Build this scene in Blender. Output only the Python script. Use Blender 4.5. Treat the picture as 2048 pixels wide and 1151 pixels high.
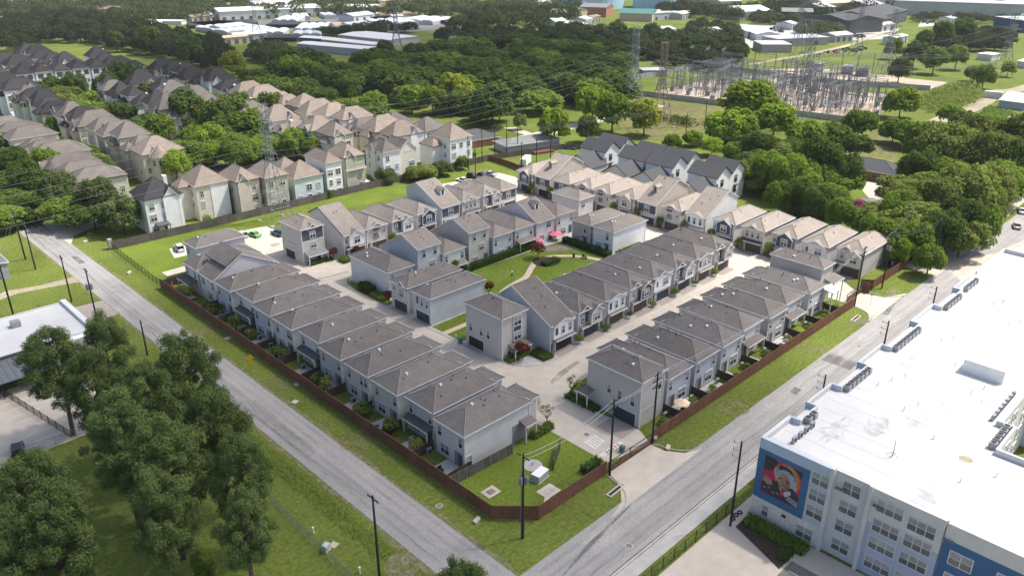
import bpy, math, random
from mathutils import Vector
R = math.radians
for o in list(bpy.data.objects): bpy.data.objects.remove(o, do_unlink=True)
sc = bpy.context.scene
COL = sc.collection

# ---------------------------------------------------------------- camera, sky, sun, exposure
CAMH = 75.0
cd = bpy.data.cameras.new('camera'); cam = bpy.data.objects.new('camera', cd); COL.objects.link(cam)
cam.location = (0, 0, CAMH)
cam.rotation_euler = (R(90 - 23.904), 0, R(45.597 - 90))
cd.sensor_width = 36; cd.lens = 36 * 1605.4 / 2048
cd.clip_start = 1; cd.clip_end = 12000
sc.camera = cam
SUN_EL, SUN_AZ = 58.0, 117.0          # azimuth clockwise from +Y
w = bpy.data.worlds.new('World'); sc.world = w; w.use_nodes = True
nt = w.node_tree; bg = nt.nodes['Background']
sky = nt.nodes.new('ShaderNodeTexSky'); sky.sky_type = 'NISHITA'; sky.sun_disc = False
sky.sun_elevation = R(SUN_EL); sky.sun_rotation = R(SUN_AZ); sky.air_density = 1.0; sky.dust_density = 3.5; sky.ozone_density = 1.0
nt.links.new(sky.outputs[0], bg.inputs[0]); bg.inputs[1].default_value = 0.145
ld = bpy.data.lights.new('sun', 'SUN'); ld.energy = 4.6; ld.angle = R(2.2); ld.color = (1.0, 0.955, 0.89)
sun = bpy.data.objects.new('sun', ld); COL.objects.link(sun)
sd = Vector((math.sin(R(SUN_AZ)) * math.cos(R(SUN_EL)), math.cos(R(SUN_AZ)) * math.cos(R(SUN_EL)), math.sin(R(SUN_EL))))
sun.rotation_euler = sd.to_track_quat('Z', 'Y').to_euler(); sun.location = (60, 60, 200)
vs = sc.view_settings; vs.view_transform = 'Standard'; vs.look = 'None'; vs.gamma = 1; vs.exposure = 0.5
sc.render.engine = 'CYCLES'

# ---------------------------------------------------------------- helpers
rng = random.Random(7)
def lin(r, g, b):
    f = lambda c: (c / 255 / 12.92) if c / 255 <= .04045 else ((c / 255 + .055) / 1.055) ** 2.4
    return (f(r), f(g), f(b))
MATS = {}
def mat(name, c, var=.12, scale=.8, rough=.85, spec=.3, rand=0., bump=0., bscale=None, metal=0., c2=None, big=0., bigscale=.03):
    m = bpy.data.materials.new(name); m.use_nodes = True; n = m.node_tree.nodes; l = m.node_tree.links
    b = n['Principled BSDF']; b.inputs['Roughness'].default_value = rough; b.inputs['Metallic'].default_value = metal
    b.inputs['Specular IOR Level'].default_value = spec
    c2 = c2 or tuple(min(1, v * (1 + var)) for v in c); c1 = tuple(v * (1 - var) for v in c)
    geo = n.new('ShaderNodeNewGeometry')
    nz = n.new('ShaderNodeTexNoise'); nz.inputs['Scale'].default_value = scale; nz.inputs['Detail'].default_value = 5; nz.inputs['Roughness'].default_value = .65
    l.new(geo.outputs['Position'], nz.inputs['Vector'])
    ramp = n.new('ShaderNodeMapRange'); ramp.inputs[1].default_value = .3; ramp.inputs[2].default_value = .7
    l.new(nz.outputs[0], ramp.inputs[0])
    mx = n.new('ShaderNodeMix'); mx.data_type = 'RGBA'
    mx.inputs[6].default_value = (*c1, 1); mx.inputs[7].default_value = (*c2, 1); l.new(ramp.outputs[0], mx.inputs[0])
    out = mx.outputs[2]
    if big:
        n2 = n.new('ShaderNodeTexNoise'); n2.inputs['Scale'].default_value = bigscale; n2.inputs['Detail'].default_value = 4
        l.new(geo.outputs['Position'], n2.inputs['Vector'])
        r2 = n.new('ShaderNodeMapRange'); r2.inputs[1].default_value = .3; r2.inputs[2].default_value = .7; r2.inputs[3].default_value = 1 - big; r2.inputs[4].default_value = 1 + big
        l.new(n2.outputs[0], r2.inputs[0])
        h = n.new('ShaderNodeVectorMath'); h.operation = 'SCALE'; l.new(out, h.inputs[0]); l.new(r2.outputs[0], h.inputs['Scale']); out = h.outputs[0]
    if rand:
        oi = n.new('ShaderNodeObjectInfo'); r3 = n.new('ShaderNodeMapRange'); r3.inputs[3].default_value = 1 - rand; r3.inputs[4].default_value = 1 + rand
        l.new(oi.outputs['Random'], r3.inputs[0])
        h = n.new('ShaderNodeVectorMath'); h.operation = 'SCALE'; l.new(out, h.inputs[0]); l.new(r3.outputs[0], h.inputs['Scale']); out = h.outputs[0]
    l.new(out, b.inputs['Base Color'])
    if bump:
        n4 = n.new('ShaderNodeTexNoise'); n4.inputs['Scale'].default_value = bscale or scale * 3; n4.inputs['Detail'].default_value = 3
        l.new(geo.outputs['Position'], n4.inputs['Vector'])
        bp = n.new('ShaderNodeBump'); bp.inputs['Strength'].default_value = bump; bp.inputs['Distance'].default_value = .2
        l.new(n4.outputs[0], bp.inputs['Height']); l.new(bp.outputs[0], b.inputs['Normal'])
    if name.startswith('wall_'):                    # lap siding: fine horizontal relief
        wv = n.new('ShaderNodeTexWave'); wv.bands_direction = 'Z'; wv.wave_profile = 'SAW'; wv.inputs['Scale'].default_value = 1.15; l.new(geo.outputs['Position'], wv.inputs['Vector'])
        bp = n.new('ShaderNodeBump'); bp.inputs['Strength'].default_value = .35; bp.inputs['Distance'].default_value = .05; l.new(wv.outputs['Fac'], bp.inputs['Height']); l.new(bp.outputs[0], b.inputs['Normal'])
    MATS[name] = m; return m
def leafmat(name, c, c2, rand=.22, trans=.42):
    m = bpy.data.materials.new(name); m.use_nodes = True; n = m.node_tree.nodes; l = m.node_tree.links
    n.remove(n['Principled BSDF']); o = n['Material Output']
    geo = n.new('ShaderNodeNewGeometry'); nz = n.new('ShaderNodeTexNoise'); nz.inputs['Scale'].default_value = .55; nz.inputs['Detail'].default_value = 6; nz.inputs['Roughness'].default_value = .75
    l.new(geo.outputs['Position'], nz.inputs['Vector'])
    mr = n.new('ShaderNodeMapRange'); mr.inputs[1].default_value = .3; mr.inputs[2].default_value = .7; l.new(nz.outputs[0], mr.inputs[0])
    mx = n.new('ShaderNodeMix'); mx.data_type = 'RGBA'; mx.inputs[6].default_value = (*c, 1); mx.inputs[7].default_value = (*c2, 1); l.new(mr.outputs[0], mx.inputs[0])
    oi = n.new('ShaderNodeObjectInfo'); r3 = n.new('ShaderNodeMapRange'); r3.inputs[3].default_value = 1 - rand; r3.inputs[4].default_value = 1 + rand
    l.new(oi.outputs['Random'], r3.inputs[0])
    h = n.new('ShaderNodeVectorMath'); h.operation = 'SCALE'; l.new(mx.outputs[2], h.inputs[0]); l.new(r3.outputs[0], h.inputs['Scale'])
    d = n.new('ShaderNodeBsdfDiffuse'); t = n.new('ShaderNodeBsdfTranslucent'); s = n.new('ShaderNodeMixShader'); s.inputs[0].default_value = trans
    l.new(h.outputs[0], d.inputs[0]); l.new(h.outputs[0], t.inputs[0]); l.new(d.outputs[0], s.inputs[1]); l.new(t.outputs[0], s.inputs[2]); l.new(s.outputs[0], o.inputs[0])
    MATS[name] = m; return m

def tag(o, label, cat, group=None, kind=None):
    if label: o['label'] = label
    if cat: o['category'] = cat
    if group: o['group'] = group
    if kind: o['kind'] = kind
    return o
def empty(name, loc=(0, 0, 0), rz=0., label=None, cat=None, group=None):
    o = bpy.data.objects.new(name, None); COL.objects.link(o); o.location = loc; o.rotation_euler.z = rz; o.empty_display_size = .5
    return tag(o, label, cat, group)
def link(name, me, parent=None, loc=(0, 0, 0), rz=0.):
    o = bpy.data.objects.new(name, me); COL.objects.link(o); o.parent = parent; o.location = loc; o.rotation_euler.z = rz
    return o
class MB:
    def __init__(s): s.v = []; s.f = []; s.m = []
    def add(s, vs_, fs, mi=0):
        k = len(s.v); s.v += [tuple(p) for p in vs_]; s.f += [tuple(i + k for i in f) for f in fs]; s.m += [mi] * len(fs); return s
    def box(s, x0, y0, z0, x1, y1, z1, mi=0):
        return s.add([(x0, y0, z0), (x1, y0, z0), (x1, y1, z0), (x0, y1, z0), (x0, y0, z1), (x1, y0, z1), (x1, y1, z1), (x0, y1, z1)],
                     [(3, 2, 1, 0), (4, 5, 6, 7), (0, 1, 5, 4), (1, 2, 6, 5), (2, 3, 7, 6), (3, 0, 4, 7)], mi)
    def prism(s, pts, z0, z1, mi=0):           # polygon extruded up
        n = len(pts)
        return s.add([(p[0], p[1], z0) for p in pts] + [(p[0], p[1], z1) for p in pts],
                     [tuple(range(n - 1, -1, -1)), tuple(range(n, 2 * n))] + [(i, (i + 1) % n, n + (i + 1) % n, n + i) for i in range(n)], mi)
    def xprism(s, pts, x0, x1, mi=0):          # (y,z) profile extruded along x
        n = len(pts)
        return s.add([(x0, p[0], p[1]) for p in pts] + [(x1, p[0], p[1]) for p in pts],
                     [tuple(range(n - 1, -1, -1)), tuple(range(n, 2 * n))] + [(i, (i + 1) % n, n + (i + 1) % n, n + i) for i in range(n)], mi)
    def cyl(s, x, y, z0, z1, r0, r1=None, n=8, mi=0):
        r1 = r0 if r1 is None else r1
        a = [(x + r0 * math.cos(2 * math.pi * i / n), y + r0 * math.sin(2 * math.pi * i / n), z0) for i in range(n)]
        b = [(x + r1 * math.cos(2 * math.pi * i / n), y + r1 * math.sin(2 * math.pi * i / n), z1) for i in range(n)]
        return s.add(a + b, [tuple(range(n - 1, -1, -1)), tuple(range(n, 2 * n))] + [(i, (i + 1) % n, n + (i + 1) % n, n + i) for i in range(n)], mi)
    def bar(s, a, b, r, r2=None, n=4, mi=0):
        a = Vector(a); b = Vector(b); d = (b - a)
        if d.length < 1e-6: return s
        d.normalize(); u = d.orthogonal().normalized(); v = d.cross(u); r2 = r if r2 is None else r2
        P = []
        for c, rr in ((a, r), (b, r2)):
            for i in range(n):
                t = 2 * math.pi * (i + .5) / n; P.append(c + u * (rr * math.cos(t)) + v * (rr * math.sin(t)))
        return s.add(P, [tuple(range(n - 1, -1, -1)), tuple(range(n, 2 * n))] + [(i, (i + 1) % n, n + (i + 1) % n, n + i) for i in range(n)], mi)
    def mesh(s, name, mats, smooth=False):
        me = bpy.data.meshes.new(name); me.from_pydata(s.v, [], s.f)
        for m in (mats if isinstance(mats, (list, tuple)) else [mats]): me.materials.append(MATS[m] if isinstance(m, str) else m)
        if any(s.m): me.polygons.foreach_set('material_index', s.m)
        if smooth: me.polygons.foreach_set('use_smooth', [True] * len(s.f))
        me.update(); return me
    def build(s, name, mats, parent=None, loc=(0, 0, 0), rz=0., smooth=False):
        return link(name, s.mesh(name, mats, smooth), parent, loc, rz)
def copy_tree(o, parent=None):
    c = o.copy(); COL.objects.link(c); c.parent = parent
    for ch in list(KIDS.get(o.name, [])): copy_kid(ch, c)
    return c
def copy_kid(o, parent):
    c = o.copy(); COL.objects.link(c); c.parent = parent
    for ch in list(KIDS.get(o.name, [])): copy_kid(ch, c)
KIDS = {}
def reg(o):                                     # remember children once a prototype is finished
    ks = list(o.children); KIDS[o.name] = ks
    for k in ks: reg(k)
    return o
def sheet(name, pts, z, m, kind='structure', th=0.):
    me = bpy.data.meshes.new(name); me.from_pydata([(p[0], p[1], z) for p in pts], [], [tuple(range(len(pts)))]); me.materials.append(MATS[m])
    if me.polygons[0].normal.z < 0: me.flip_normals()
    o = link(name, me); o['kind'] = kind; return o
def slab(name, pts, z0, z1, m, kind='structure'):
    a = sum(pts[i][0] * pts[(i + 1) % len(pts)][1] - pts[(i + 1) % len(pts)][0] * pts[i][1] for i in range(len(pts)))
    if a < 0: pts = pts[::-1]
    o = MB().prism(pts, z0, z1).build(name, m); o['kind'] = kind; return o

# ---------------------------------------------------------------- materials
mat('grass', (.1, .142, .022), var=.3, scale=1.6, rough=.95, spec=.1, c2=(.17, .205, .043), big=.2, bigscale=.06, bump=.7, bscale=5)
mat('lawn', (.105, .165, .018), var=.25, scale=1.8, rough=.95, spec=.1, c2=(.165, .21, .034), big=.2, bigscale=.09, bump=.5, bscale=6)
mat('dry_grass', (.13, .135, .045), var=.3, scale=.4, rough=.95, spec=.1, c2=(.2, .19, .075), big=.2, bigscale=.04, bump=.4, bscale=4)
mat('weeds', (.045, .085, .015), var=.5, scale=1.4, rough=.95, spec=.1, bump=1, bscale=3)
mat('asphalt', (.285, .274, .262), var=.14, scale=2.2, rough=.9, big=.12, bigscale=.16, bump=.2, bscale=8)
mat('asphalt_pale', (.32, .305, .288), var=.14, scale=1.8, rough=.9, big=.1, bigscale=.2)
mat('asphalt_dark', (.15, .145, .14), var=.2, scale=.7, rough=.9, big=.1)
mat('concrete', (.46, .41, .345), var=.1, scale=.5, rough=.85, big=.1, bigscale=.12)
mat('concrete_grey', (.4, .38, .36), var=.12, scale=.6, rough=.85, big=.1, bigscale=.15)
mat('paver', (.3, .26, .235), var=.18, scale=2.2, rough=.9)
mat('mulch', (.055, .038, .028), var=.4, scale=3, rough=1)
mat('dirt', (.31, .27, .19), var=.35, scale=1.6, rough=1, big=.2)
mat('verge_soil', (.19, .18, .09), var=.4, scale=1.8, rough=1, big=.25, bigscale=.3)
mat('gravel', (.4, .33, .262), var=.15, scale=.9, rough=1, big=.12, bigscale=.08)
mat('path', (.5, .41, .31), var=.1, scale=1.2, rough=.9)
mat('stain', (.2, .17, .14), var=.3, scale=.8, rough=.9)
mat('road_paint', (.62, .61, .58), var=.2, scale=2, rough=.8)
for nm, c in (('wall_blue', (.49, .525, .57)), ('wall_lav', (.57, .568, .572)), ('wall_greige', (.5, .475, .445)), ('wall_white', (.74, .74, .735)), ('wall_tan', (.52, .475, .41)),
              ('wall_pale', (.64, .638, .63)), ('wall_cream', (.62, .575, .49)), ('wall_sand', (.54, .485, .4)), ('wall_navy', (.045, .075, .12)), ('wall_slate', (.07, .08, .095)),
              ('wall_sage', (.43, .42, .34)), ('wall_mint', (.58, .64, .64)), ('apt_lightblue', (.45, .515, .595)), ('apt_grey', (.58, .575, .565)), ('apt_blue', (.05, .13, .265)),
              ('apt_periwinkle', (.4, .45, .56)), ('mural_blue', (.05, .145, .275)), ('stone_base', (.64, .6, .545)), ('brick_orange', (.36, .17, .1)), ('shed_grey', (.3, .31, .33))):
    mat(nm, c, var=.06 if nm not in ('stone_base', 'brick_orange') else .2, scale=.7 if nm != 'stone_base' else 2.5, rough=.75, rand=.05 if nm.startswith('wall') else 0, big=.05, bigscale=.3)
mat('ridge_shingle', (.22, .2, .185), var=.15, scale=2, rough=.95)
mat('trim', (.62, .62, .615), var=.05, rough=.6)
mat('trim_dark', (.025, .025, .028), var=.1, rough=.6)
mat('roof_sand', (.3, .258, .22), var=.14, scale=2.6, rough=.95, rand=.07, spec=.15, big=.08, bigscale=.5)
mat('roof_fawn', (.225, .198, .174), var=.15, scale=2.6, rough=.95, rand=.08, spec=.15, big=.1, bigscale=.5)
mat('roof_brown', (.165, .148, .136), var=.16, scale=2.6, rough=.95, rand=.1, spec=.15, big=.1, bigscale=.5)
mat('roof_tan', (.235, .195, .163), var=.14, scale=2.2, rough=.95, rand=.12, spec=.15, big=.1, bigscale=.5)
mat('roof_taupe', (.142, .126, .114), var=.15, scale=2.2, rough=.95, rand=.15, spec=.15, big=.1, bigscale=.4)
mat('roof_dark', (.04, .039, .041), var=.2, scale=2.2, rough=.95, rand=.2, spec=.15)
mat('roof_charcoal', (.085, .085, .09), var=.15, scale=2.2, rough=.95, rand=.06, spec=.15)
mat('roof_grey', (.2, .205, .205), var=.12, scale=1.5, rough=.9, spec=.15)
mat('roof_white', (.55, .547, .54), var=.05, scale=.35, rough=.7, big=.07, bigscale=.08)
mat('roof_seam', (.45, .447, .44), var=.06, rough=.7)
mat('roof_metal', (.2, .21, .22), var=.08, scale=1, rough=.45, metal=.5)
mat('roof_teal', (.06, .17, .15), var=.1, rough=.6)
mat('roof_red', (.3, .14, .1), var=.2, rough=.8)
mat('poly_white', (.5, .525, .56), var=.08, scale=.15, rough=.5)
mat('shade_black', (.035, .037, .042), var=.3, scale=.3, rough=.95)
mat('glass', (.03, .037, .042), var=.3, scale=.25, rough=.12, spec=.6, rand=.5)
mat('blind', (.3, .31, .31), var=.15, rough=.5, rand=.3)
mat('glass_pale', (.12, .125, .125), var=.25, scale=.3, rough=.15, spec=.6, rand=.3)  # paler even pane tone for the apartment windows
mat('glass_green', (.1, .14, .13), var=.3, scale=.5, rough=.15, spec=.6)
mat('garage_blue', (.035, .045, .07), var=.1, rough=.6, rand=.1)
mat('garage_brown', (.085, .065, .055), var=.1, rough=.6, rand=.1)
mat('garage_shade', (.03, .03, .032), var=.3, rough=.9)
mat('door', (.06, .07, .085), var=.1, rough=.5)
mat('recess_shade', (.25, .24, .25), var=.1, rough=.9)  # darker grey on flat panels, painted as the shade of patio recesses
mat('fence_wood', (.175, .08, .052), var=.22, scale=1.5, rough=.9, rand=.12)
mat('fence_grey', (.12, .105, .09), var=.25, scale=1.2, rough=.95, rand=.15)
mat('fence_yard', (.07, .055, .045), var=.2, rough=.95, rand=.1)
mat('fence_cap', (.3, .24, .19), var=.15, rough=.9)
mat('iron', (.012, .012, .013), var=.1, rough=.5)
mat('galv', (.21, .222, .235), var=.12, scale=1, rough=.6, metal=.2)
mat('steel_rust', (.26, .2, .16), var=.2, scale=1, rough=.7, metal=.2)
mat('steel_dark', (.2, .21, .22), var=.15, rough=.5, metal=.4)
mat('pole_wood', (.035, .027, .022), var=.3, scale=3, rough=.95)
mat('wire', (.16, .165, .17), var=.05, rough=.5)
mat('wire_pale', (.5, .5, .5), var=.05, rough=.5)
mat('ac_body', (.3, .31, .32), var=.1, rough=.5, metal=.2)
mat('ac_dark', (.02, .02, .022), var=.1, rough=.6)
mat('vent_pipe', (.05, .048, .046), var=.1, rough=.8)
mat('plastic_white', (.75, .75, .75), var=.03, rough=.5)
mat('hose_box', (.45, .5, .47), var=.1, rough=.6)
mat('sign_yellow', (.8, .45, .01), var=.05, rough=.5)
mat('sign_red', (.5, .02, .02), var=.05, rough=.5)
mat('sign_green', (.02, .2, .12), var=.05, rough=.5)
mat('bark', (.085, .062, .045), var=.35, scale=3, rough=1)
mat('bark_pine', (.12, .085, .065), var=.35, scale=2, rough=1)
mat('stonework', (.35, .31, .26), var=.25, scale=3, rough=.9)
mat('tank_blue', (.38, .56, .68), var=.04, scale=.1, rough=.6)
mat('tank_roof', (.48, .48, .46), var=.05, rough=.7)
mat('wh_white', (.6, .6, .59), var=.05, scale=.2, rough=.6)
mat('wh_grey', (.4, .41, .43), var=.08, scale=.2, rough=.7)
mat('wh_dark', (.1, .105, .115), var=.1, scale=.2, rough=.7)
mat('wh_blue', (.02, .06, .2), var=.1, rough=.6)
mat('wh_mauve', (.38, .33, .34), var=.08, rough=.7)
mat('wh_tan', (.46, .37, .28), var=.1, rough=.8)
mat('rubber', (.012, .012, .012), rough=.8)
mat('car_glass', (.015, .018, .022), rough=.08, spec=.7)
mat('chrome', (.6, .6, .6), rough=.2, metal=1)
mat('lamp_red', (.4, .01, .01), rough=.3)
for nm, c in (('white', (.78, .78, .78)), ('black', (.012, .012, .014)), ('navy', (.012, .02, .05)), ('blue', (.03, .085, .2)), ('green', (.14, .5, .12)), ('silver', (.42, .43, .46)), ('red', (.3, .02, .02)), ('grey', (.14, .145, .155))):
    mat('paint_' + nm, c, var=.02, rough=.25, spec=.6)
mat('pink', (.75, .16, .24), var=.1, rough=.8); mat('cream_cloth', (.7, .55, .38), var=.1, rough=.8)
leafmat('leaf_oak', (.06, .1, .022), (.135, .19, .045))
leafmat('leaf_mid', (.115, .19, .026), (.22, .3, .05))
leafmat('leaf_lime', (.17, .26, .024), (.31, .42, .05))
leafmat('leaf_olive', (.13, .17, .035), (.24, .28, .07))
leafmat('leaf_yellow', (.22, .27, .03), (.34, .37, .06))
leafmat('leaf_pine', (.068, .115, .034), (.195, .25, .082), rand=.15, trans=.25)
leafmat('leaf_hedge', (0.041, 0.079, 0.022), (0.110, 0.173, 0.041))
leafmat('leaf_red', (.1, .022, .015), (.19, .06, .03))
leafmat('leaf_pinkbloom', (.28, .09, .13), (.45, .2, .24))
leafmat('leaf_bloom', (.05, .1, .02), (.2, .23, .1))
leafmat('flower_white', (.55, .52, .4), (.65, .62, .5), trans=.1)

def wornmat(name, c, thr=.5, sc=.9, amax=.8):                # stain: patchy, thins out into the surface below
    m = bpy.data.materials.new(name); m.use_nodes = True; n = m.node_tree.nodes; l = m.node_tree.links; b = n['Principled BSDF']; b.inputs['Base Color'].default_value = (*c, 1); b.inputs['Roughness'].default_value = .9
    geo = n.new('ShaderNodeNewGeometry'); nz = n.new('ShaderNodeTexNoise'); nz.inputs['Scale'].default_value = sc; nz.inputs['Detail'].default_value = 6; nz.inputs['Roughness'].default_value = .7; l.new(geo.outputs['Position'], nz.inputs['Vector'])
    mr = n.new('ShaderNodeMapRange'); mr.inputs[1].default_value = thr - .1; mr.inputs[2].default_value = thr + .16; mr.inputs[4].default_value = amax; l.new(nz.outputs[0], mr.inputs[0]); l.new(mr.outputs[0], b.inputs['Alpha']); MATS[name] = m
wornmat('tyre_track', (.17, .165, .16), .42, .12, .12); wornmat('pond_stain', (.36, .35, .33), .5, .5, .35); wornmat('dry_patch', (.24, .21, .09), .52, .8)
wornmat('stain_patchy', (.24, .2, .165), .42, .35, .42); wornmat('soil_patchy', (.27, .24, .15), .47, 1.1); wornmat('tar_patchy', (.13, .125, .12), .42, .4, .6); wornmat('pale_patchy', (.36, .345, .325), .48, .5, .5)

leafmat('leaf_far', (.062, .085, .034), (.125, .15, .065)); leafmat('leaf_far_dark', (.038, .058, .024), (.08, .105, .045))
def arc(cx, cy, r, a0, a1, n=10): return [(cx + r * math.cos(R(a0 + (a1 - a0) * i / n)), cy + r * math.sin(R(a0 + (a1 - a0) * i / n))) for i in range(n + 1)]
# ---------------------------------------------------------------- ground, roads, paving
HU = 6000
sheet('ground', [(-HU, -HU), (HU, -HU), (HU, HU), (-HU, HU)], 0, 'grass')
sheet('road_side_street', [(48.5, -300), (55.5, -300), (55.5, 700), (48.5, 700)], .012, 'asphalt')
sheet('road_main', [(-300, 47.4), (-300, 54.9), (420, 56.2), (420, 48.6)], .018, 'asphalt')
sheet('asphalt_overlay', [(66, 50.9), (320, 51.6), (320, 55.9), (66, 54.5)], .024, 'asphalt_pale')
sheet('asphalt_overlay', [(63, 47.6), (180, 48.1), (180, 48.9), (63, 48.3)], .024, 'asphalt_pale')
sheet('asphalt_overlay', [(51.9, 66), (55.2, 66), (55.2, 180), (51.9, 180)], .02, 'asphalt_pale')
for a in ([(49.5, 96), (52, 97), (52.4, 118), (50, 119)], [(50.4, 181), (55, 181), (55, 187), (50.4, 186)], [(49, 222), (53, 221), (53.4, 240), (49.6, 242)]):
    sheet('asphalt_patch', a, .026, 'pale_patchy')
for a in ([(137, 49.5), (141, 49.6), (141, 55.2), (137, 55.1)], [(121.5, 52.2), (124, 52.4), (124.2, 53.8), (121.8, 53.6)], [(51.6, 148), (53, 148.4), (52.9, 153), (51.4, 152)], [(52.2, 206), (53.6, 206), (53.8, 212), (52.4, 213)], [(58.5, 51.5), (76, 54), (77.5, 54.4), (66, 53.3)], [(53, 243), (55.3, 243), (55.4, 256), (53.4, 254)], [(166, 54.2), (176, 56.2), (171, 55.9), (165.5, 55.4)]):
    sheet('asphalt_patch', a, .028, 'tar_patchy')
def streak(pts, w, m, z):                         # long thin irregular sheet along a polyline
    L = []; Rr = []
    for i, p in enumerate(pts):
        q = pts[min(i + 1, len(pts) - 1)]; o = pts[max(i - 1, 0)]; dx, dy = q[0] - o[0], q[1] - o[1]; d = math.hypot(dx, dy) or 1
        ww = w * (.6 + .8 * rng.random()); L.append((p[0] - dy / d * ww, p[1] + dx / d * ww)); Rr.append((p[0] + dy / d * ww, p[1] - dx / d * ww))
    return L + Rr[::-1]
for k in range(9):
    y0 = 62 + k * 21 + rng.random() * 8; x0 = 49.3 + rng.random() * 5
    sheet('asphalt_crack', streak([(x0 + .2 * math.sin(t * 2 + k), y0 + t * 1.6) for t in range(8)], .035, 0, 0), .03, 'tar_patchy')
    xx = 62 + k * 15 + rng.random() * 5; yy = 48.8 + rng.random() * 5
    sheet('asphalt_crack', streak([(xx + t * 1.5, yy + .15 * math.sin(t * 1.7 + k)) for t in range(8)], .035, 0, 0), .03, 'tar_patchy')
for x in (49.9, 51.4, 53.0, 54.6): sheet('tyre_track', [(x - .28, 58), (x + .28, 58), (x + .28, 420), (x - .28, 420)], .0275, 'tyre_track')
for y in (49.4, 50.9, 52.7, 54.2): sheet('tyre_track', [(58, y - .28), (300, y + .6), (300, y + 1.1), (58, y + .28)], .0272, 'tyre_track')
for cx_, cy_, r_ in ((110, 203, 5), (180, 199, 5), (58, 120, 3), (58, 95, 3), (110, 58, 3), (140, 58.5, 3), (58, 150, 3)): sheet('dry_patch', arc(cx_, cy_, r_, 0, 360, 14)[:-1], .1185 if (100 < cx_ < 130 and 108 < cy_ < 120) else .0225, 'dry_patch')
# gravelly verge between asphalt and grass
for s, xe in ((-1, 48.5), (1, 55.5)):
    pts = [(xe - s * .3, y) for y in range(52, 300, 3)]
    sheet('verge', [(xe - s * .2, 50)] + [(xe + s * (.3 + .7 * rng.random()), y) for y in range(57, 260, 2)] + [(xe - s * .2, 262)], .008, 'soil_patchy')
sheet('verge', [(66, 54.6)] + [(x, 55.2 + .9 * rng.random()) for x in range(96, 160, 2)] + [(170, 55.4)], .009, 'soil_patchy')
# sidewalk of the apartment block
slab('sidewalk', [(40, 44.9), (40, 46.9), (260, 47.9), (260, 45.6)], 0, .1, 'concrete_grey')
slab('kerb', [(56.5, 47.05), (56.5, 47.35), (260, 48.3), (260, 48.0)], 0, .13, 'concrete_grey')
sheet('plaza', [(60, 43.2), (87.3, 43.2), (190, 43.0), (190, 41.7), (87.3, 41.7), (87.3, -30), (60, -30)], .03, 'concrete')
# gate aprons, verge drives
sheet('driveway_apron', [(80.3, 61.2), (91.0, 61.2), (91.2, 58.6), (93, 56), (97, 54.8), (72.5, 54.4), (76.5, 55.6), (79.6, 58.2)], .034, 'concrete')
sheet('driveway_apron', [(165.2, 62.5), (173.4, 62.5), (174.5, 58.5), (180.5, 56.0), (160, 55.6), (164, 58)], .034, 'concrete')
def kerb(pts, w=.16, h=.13, m='concrete_grey'):
    b = MB()
    for a, c in zip(pts[:-1], pts[1:]):
        dx, dy = c[0] - a[0], c[1] - a[1]; d = math.hypot(dx, dy) or 1; nx, ny = -dy / d * w / 2, dx / d * w / 2
        P = [(a[0] - nx, a[1] - ny), (c[0] - nx, c[1] - ny), (c[0] + nx, c[1] + ny), (a[0] + nx, a[1] + ny)]
        b.prism(P, 0, h)
    o = b.build('kerb', m); o['kind'] = 'structure'; return o
kerb([(91.1, 61.0)] + arc(97.2, 60.2, 5.4, 180, 262, 10)); kerb([(79.8, 61.0)] + arc(74.2, 59.6, 5.3, 0, -80, 10))
kerb([(174.4, 62.4)] + arc(180.4, 61.6, 6, 180, 268, 10)); kerb([(165.1, 62)] + arc(159.6, 61.4, 5.4, 0, -86, 10))
# compound streets
sheet('compound_street', [(82.3, 63), (91.2, 61.3), (93.0, 65), (91.6, 80.2), (96, 82.2), (160, 82.2), (166, 79.8), (165.2, 62.4), (173.3, 62.4), (174.2, 66), (178.4, 71), (177.6, 100),
      (175.4, 128), (173.6, 153), (172.0, 176), (174, 182), (172, 190.5), (152, 191), (150.5, 183), (135, 181), (90.5, 181), (92, 192), (86, 198), (82.5, 198), (82.6, 186.5), (64.5, 186.6), (64.5, 183.2), (82.6, 182.6)], .032, 'concrete')
# courtyard block that sits inside the street loop
lawn = [(92.4, 97), (94.5, 92.6), (97.8, 90.8), (164, 90.8), (166.2, 93), (166.4, 152), (164.6, 153.2), (97, 153.2), (94, 151), (91.9, 147), (91.6, 134), (91.6, 116)]
slab('courtyard_block', lawn, 0, .1, 'concrete_grey')
sheet('park_lawn', [(97.5, 108.6), (149.3, 108.6), (149.3, 133.5), (110, 135.2), (108.6, 118.4), (92.5, 118.2), (92.5, 109.2), (96, 108.2)], .116, 'lawn')
sheet('grass_verge', [(92.0, 133.2), (94.2, 133.2), (94.3, 152), (92.6, 149.4), (91.8, 144)], .12, 'lawn')
sheet('garden_path', [(91.9, 113.4), (104, 113.4), (109.6, 113.6), (109.6, 114.9), (91.9, 114.8)], .124, 'path')
pa = [(106.8, 114.5), (110, 117.5), (115, 120.5), (120, 122), (125, 123), (130, 126), (134, 128), (138.5, 128), (142.5, 125), (145, 121), (146.5, 115), (147, 108.7)]
def ribbon(pts, w):
    L = []; Rr = []
    for i, p in enumerate(pts):
        q = pts[min(i + 1, len(pts) - 1)]; o = pts[max(i - 1, 0)]; dx, dy = q[0] - o[0], q[1] - o[1]; d = math.hypot(dx, dy) or 1
        L.append((p[0] - dy / d * w, p[1] + dx / d * w)); Rr.append((p[0] + dy / d * w, p[1] - dx / d * w))
    return L + Rr[::-1]
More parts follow.
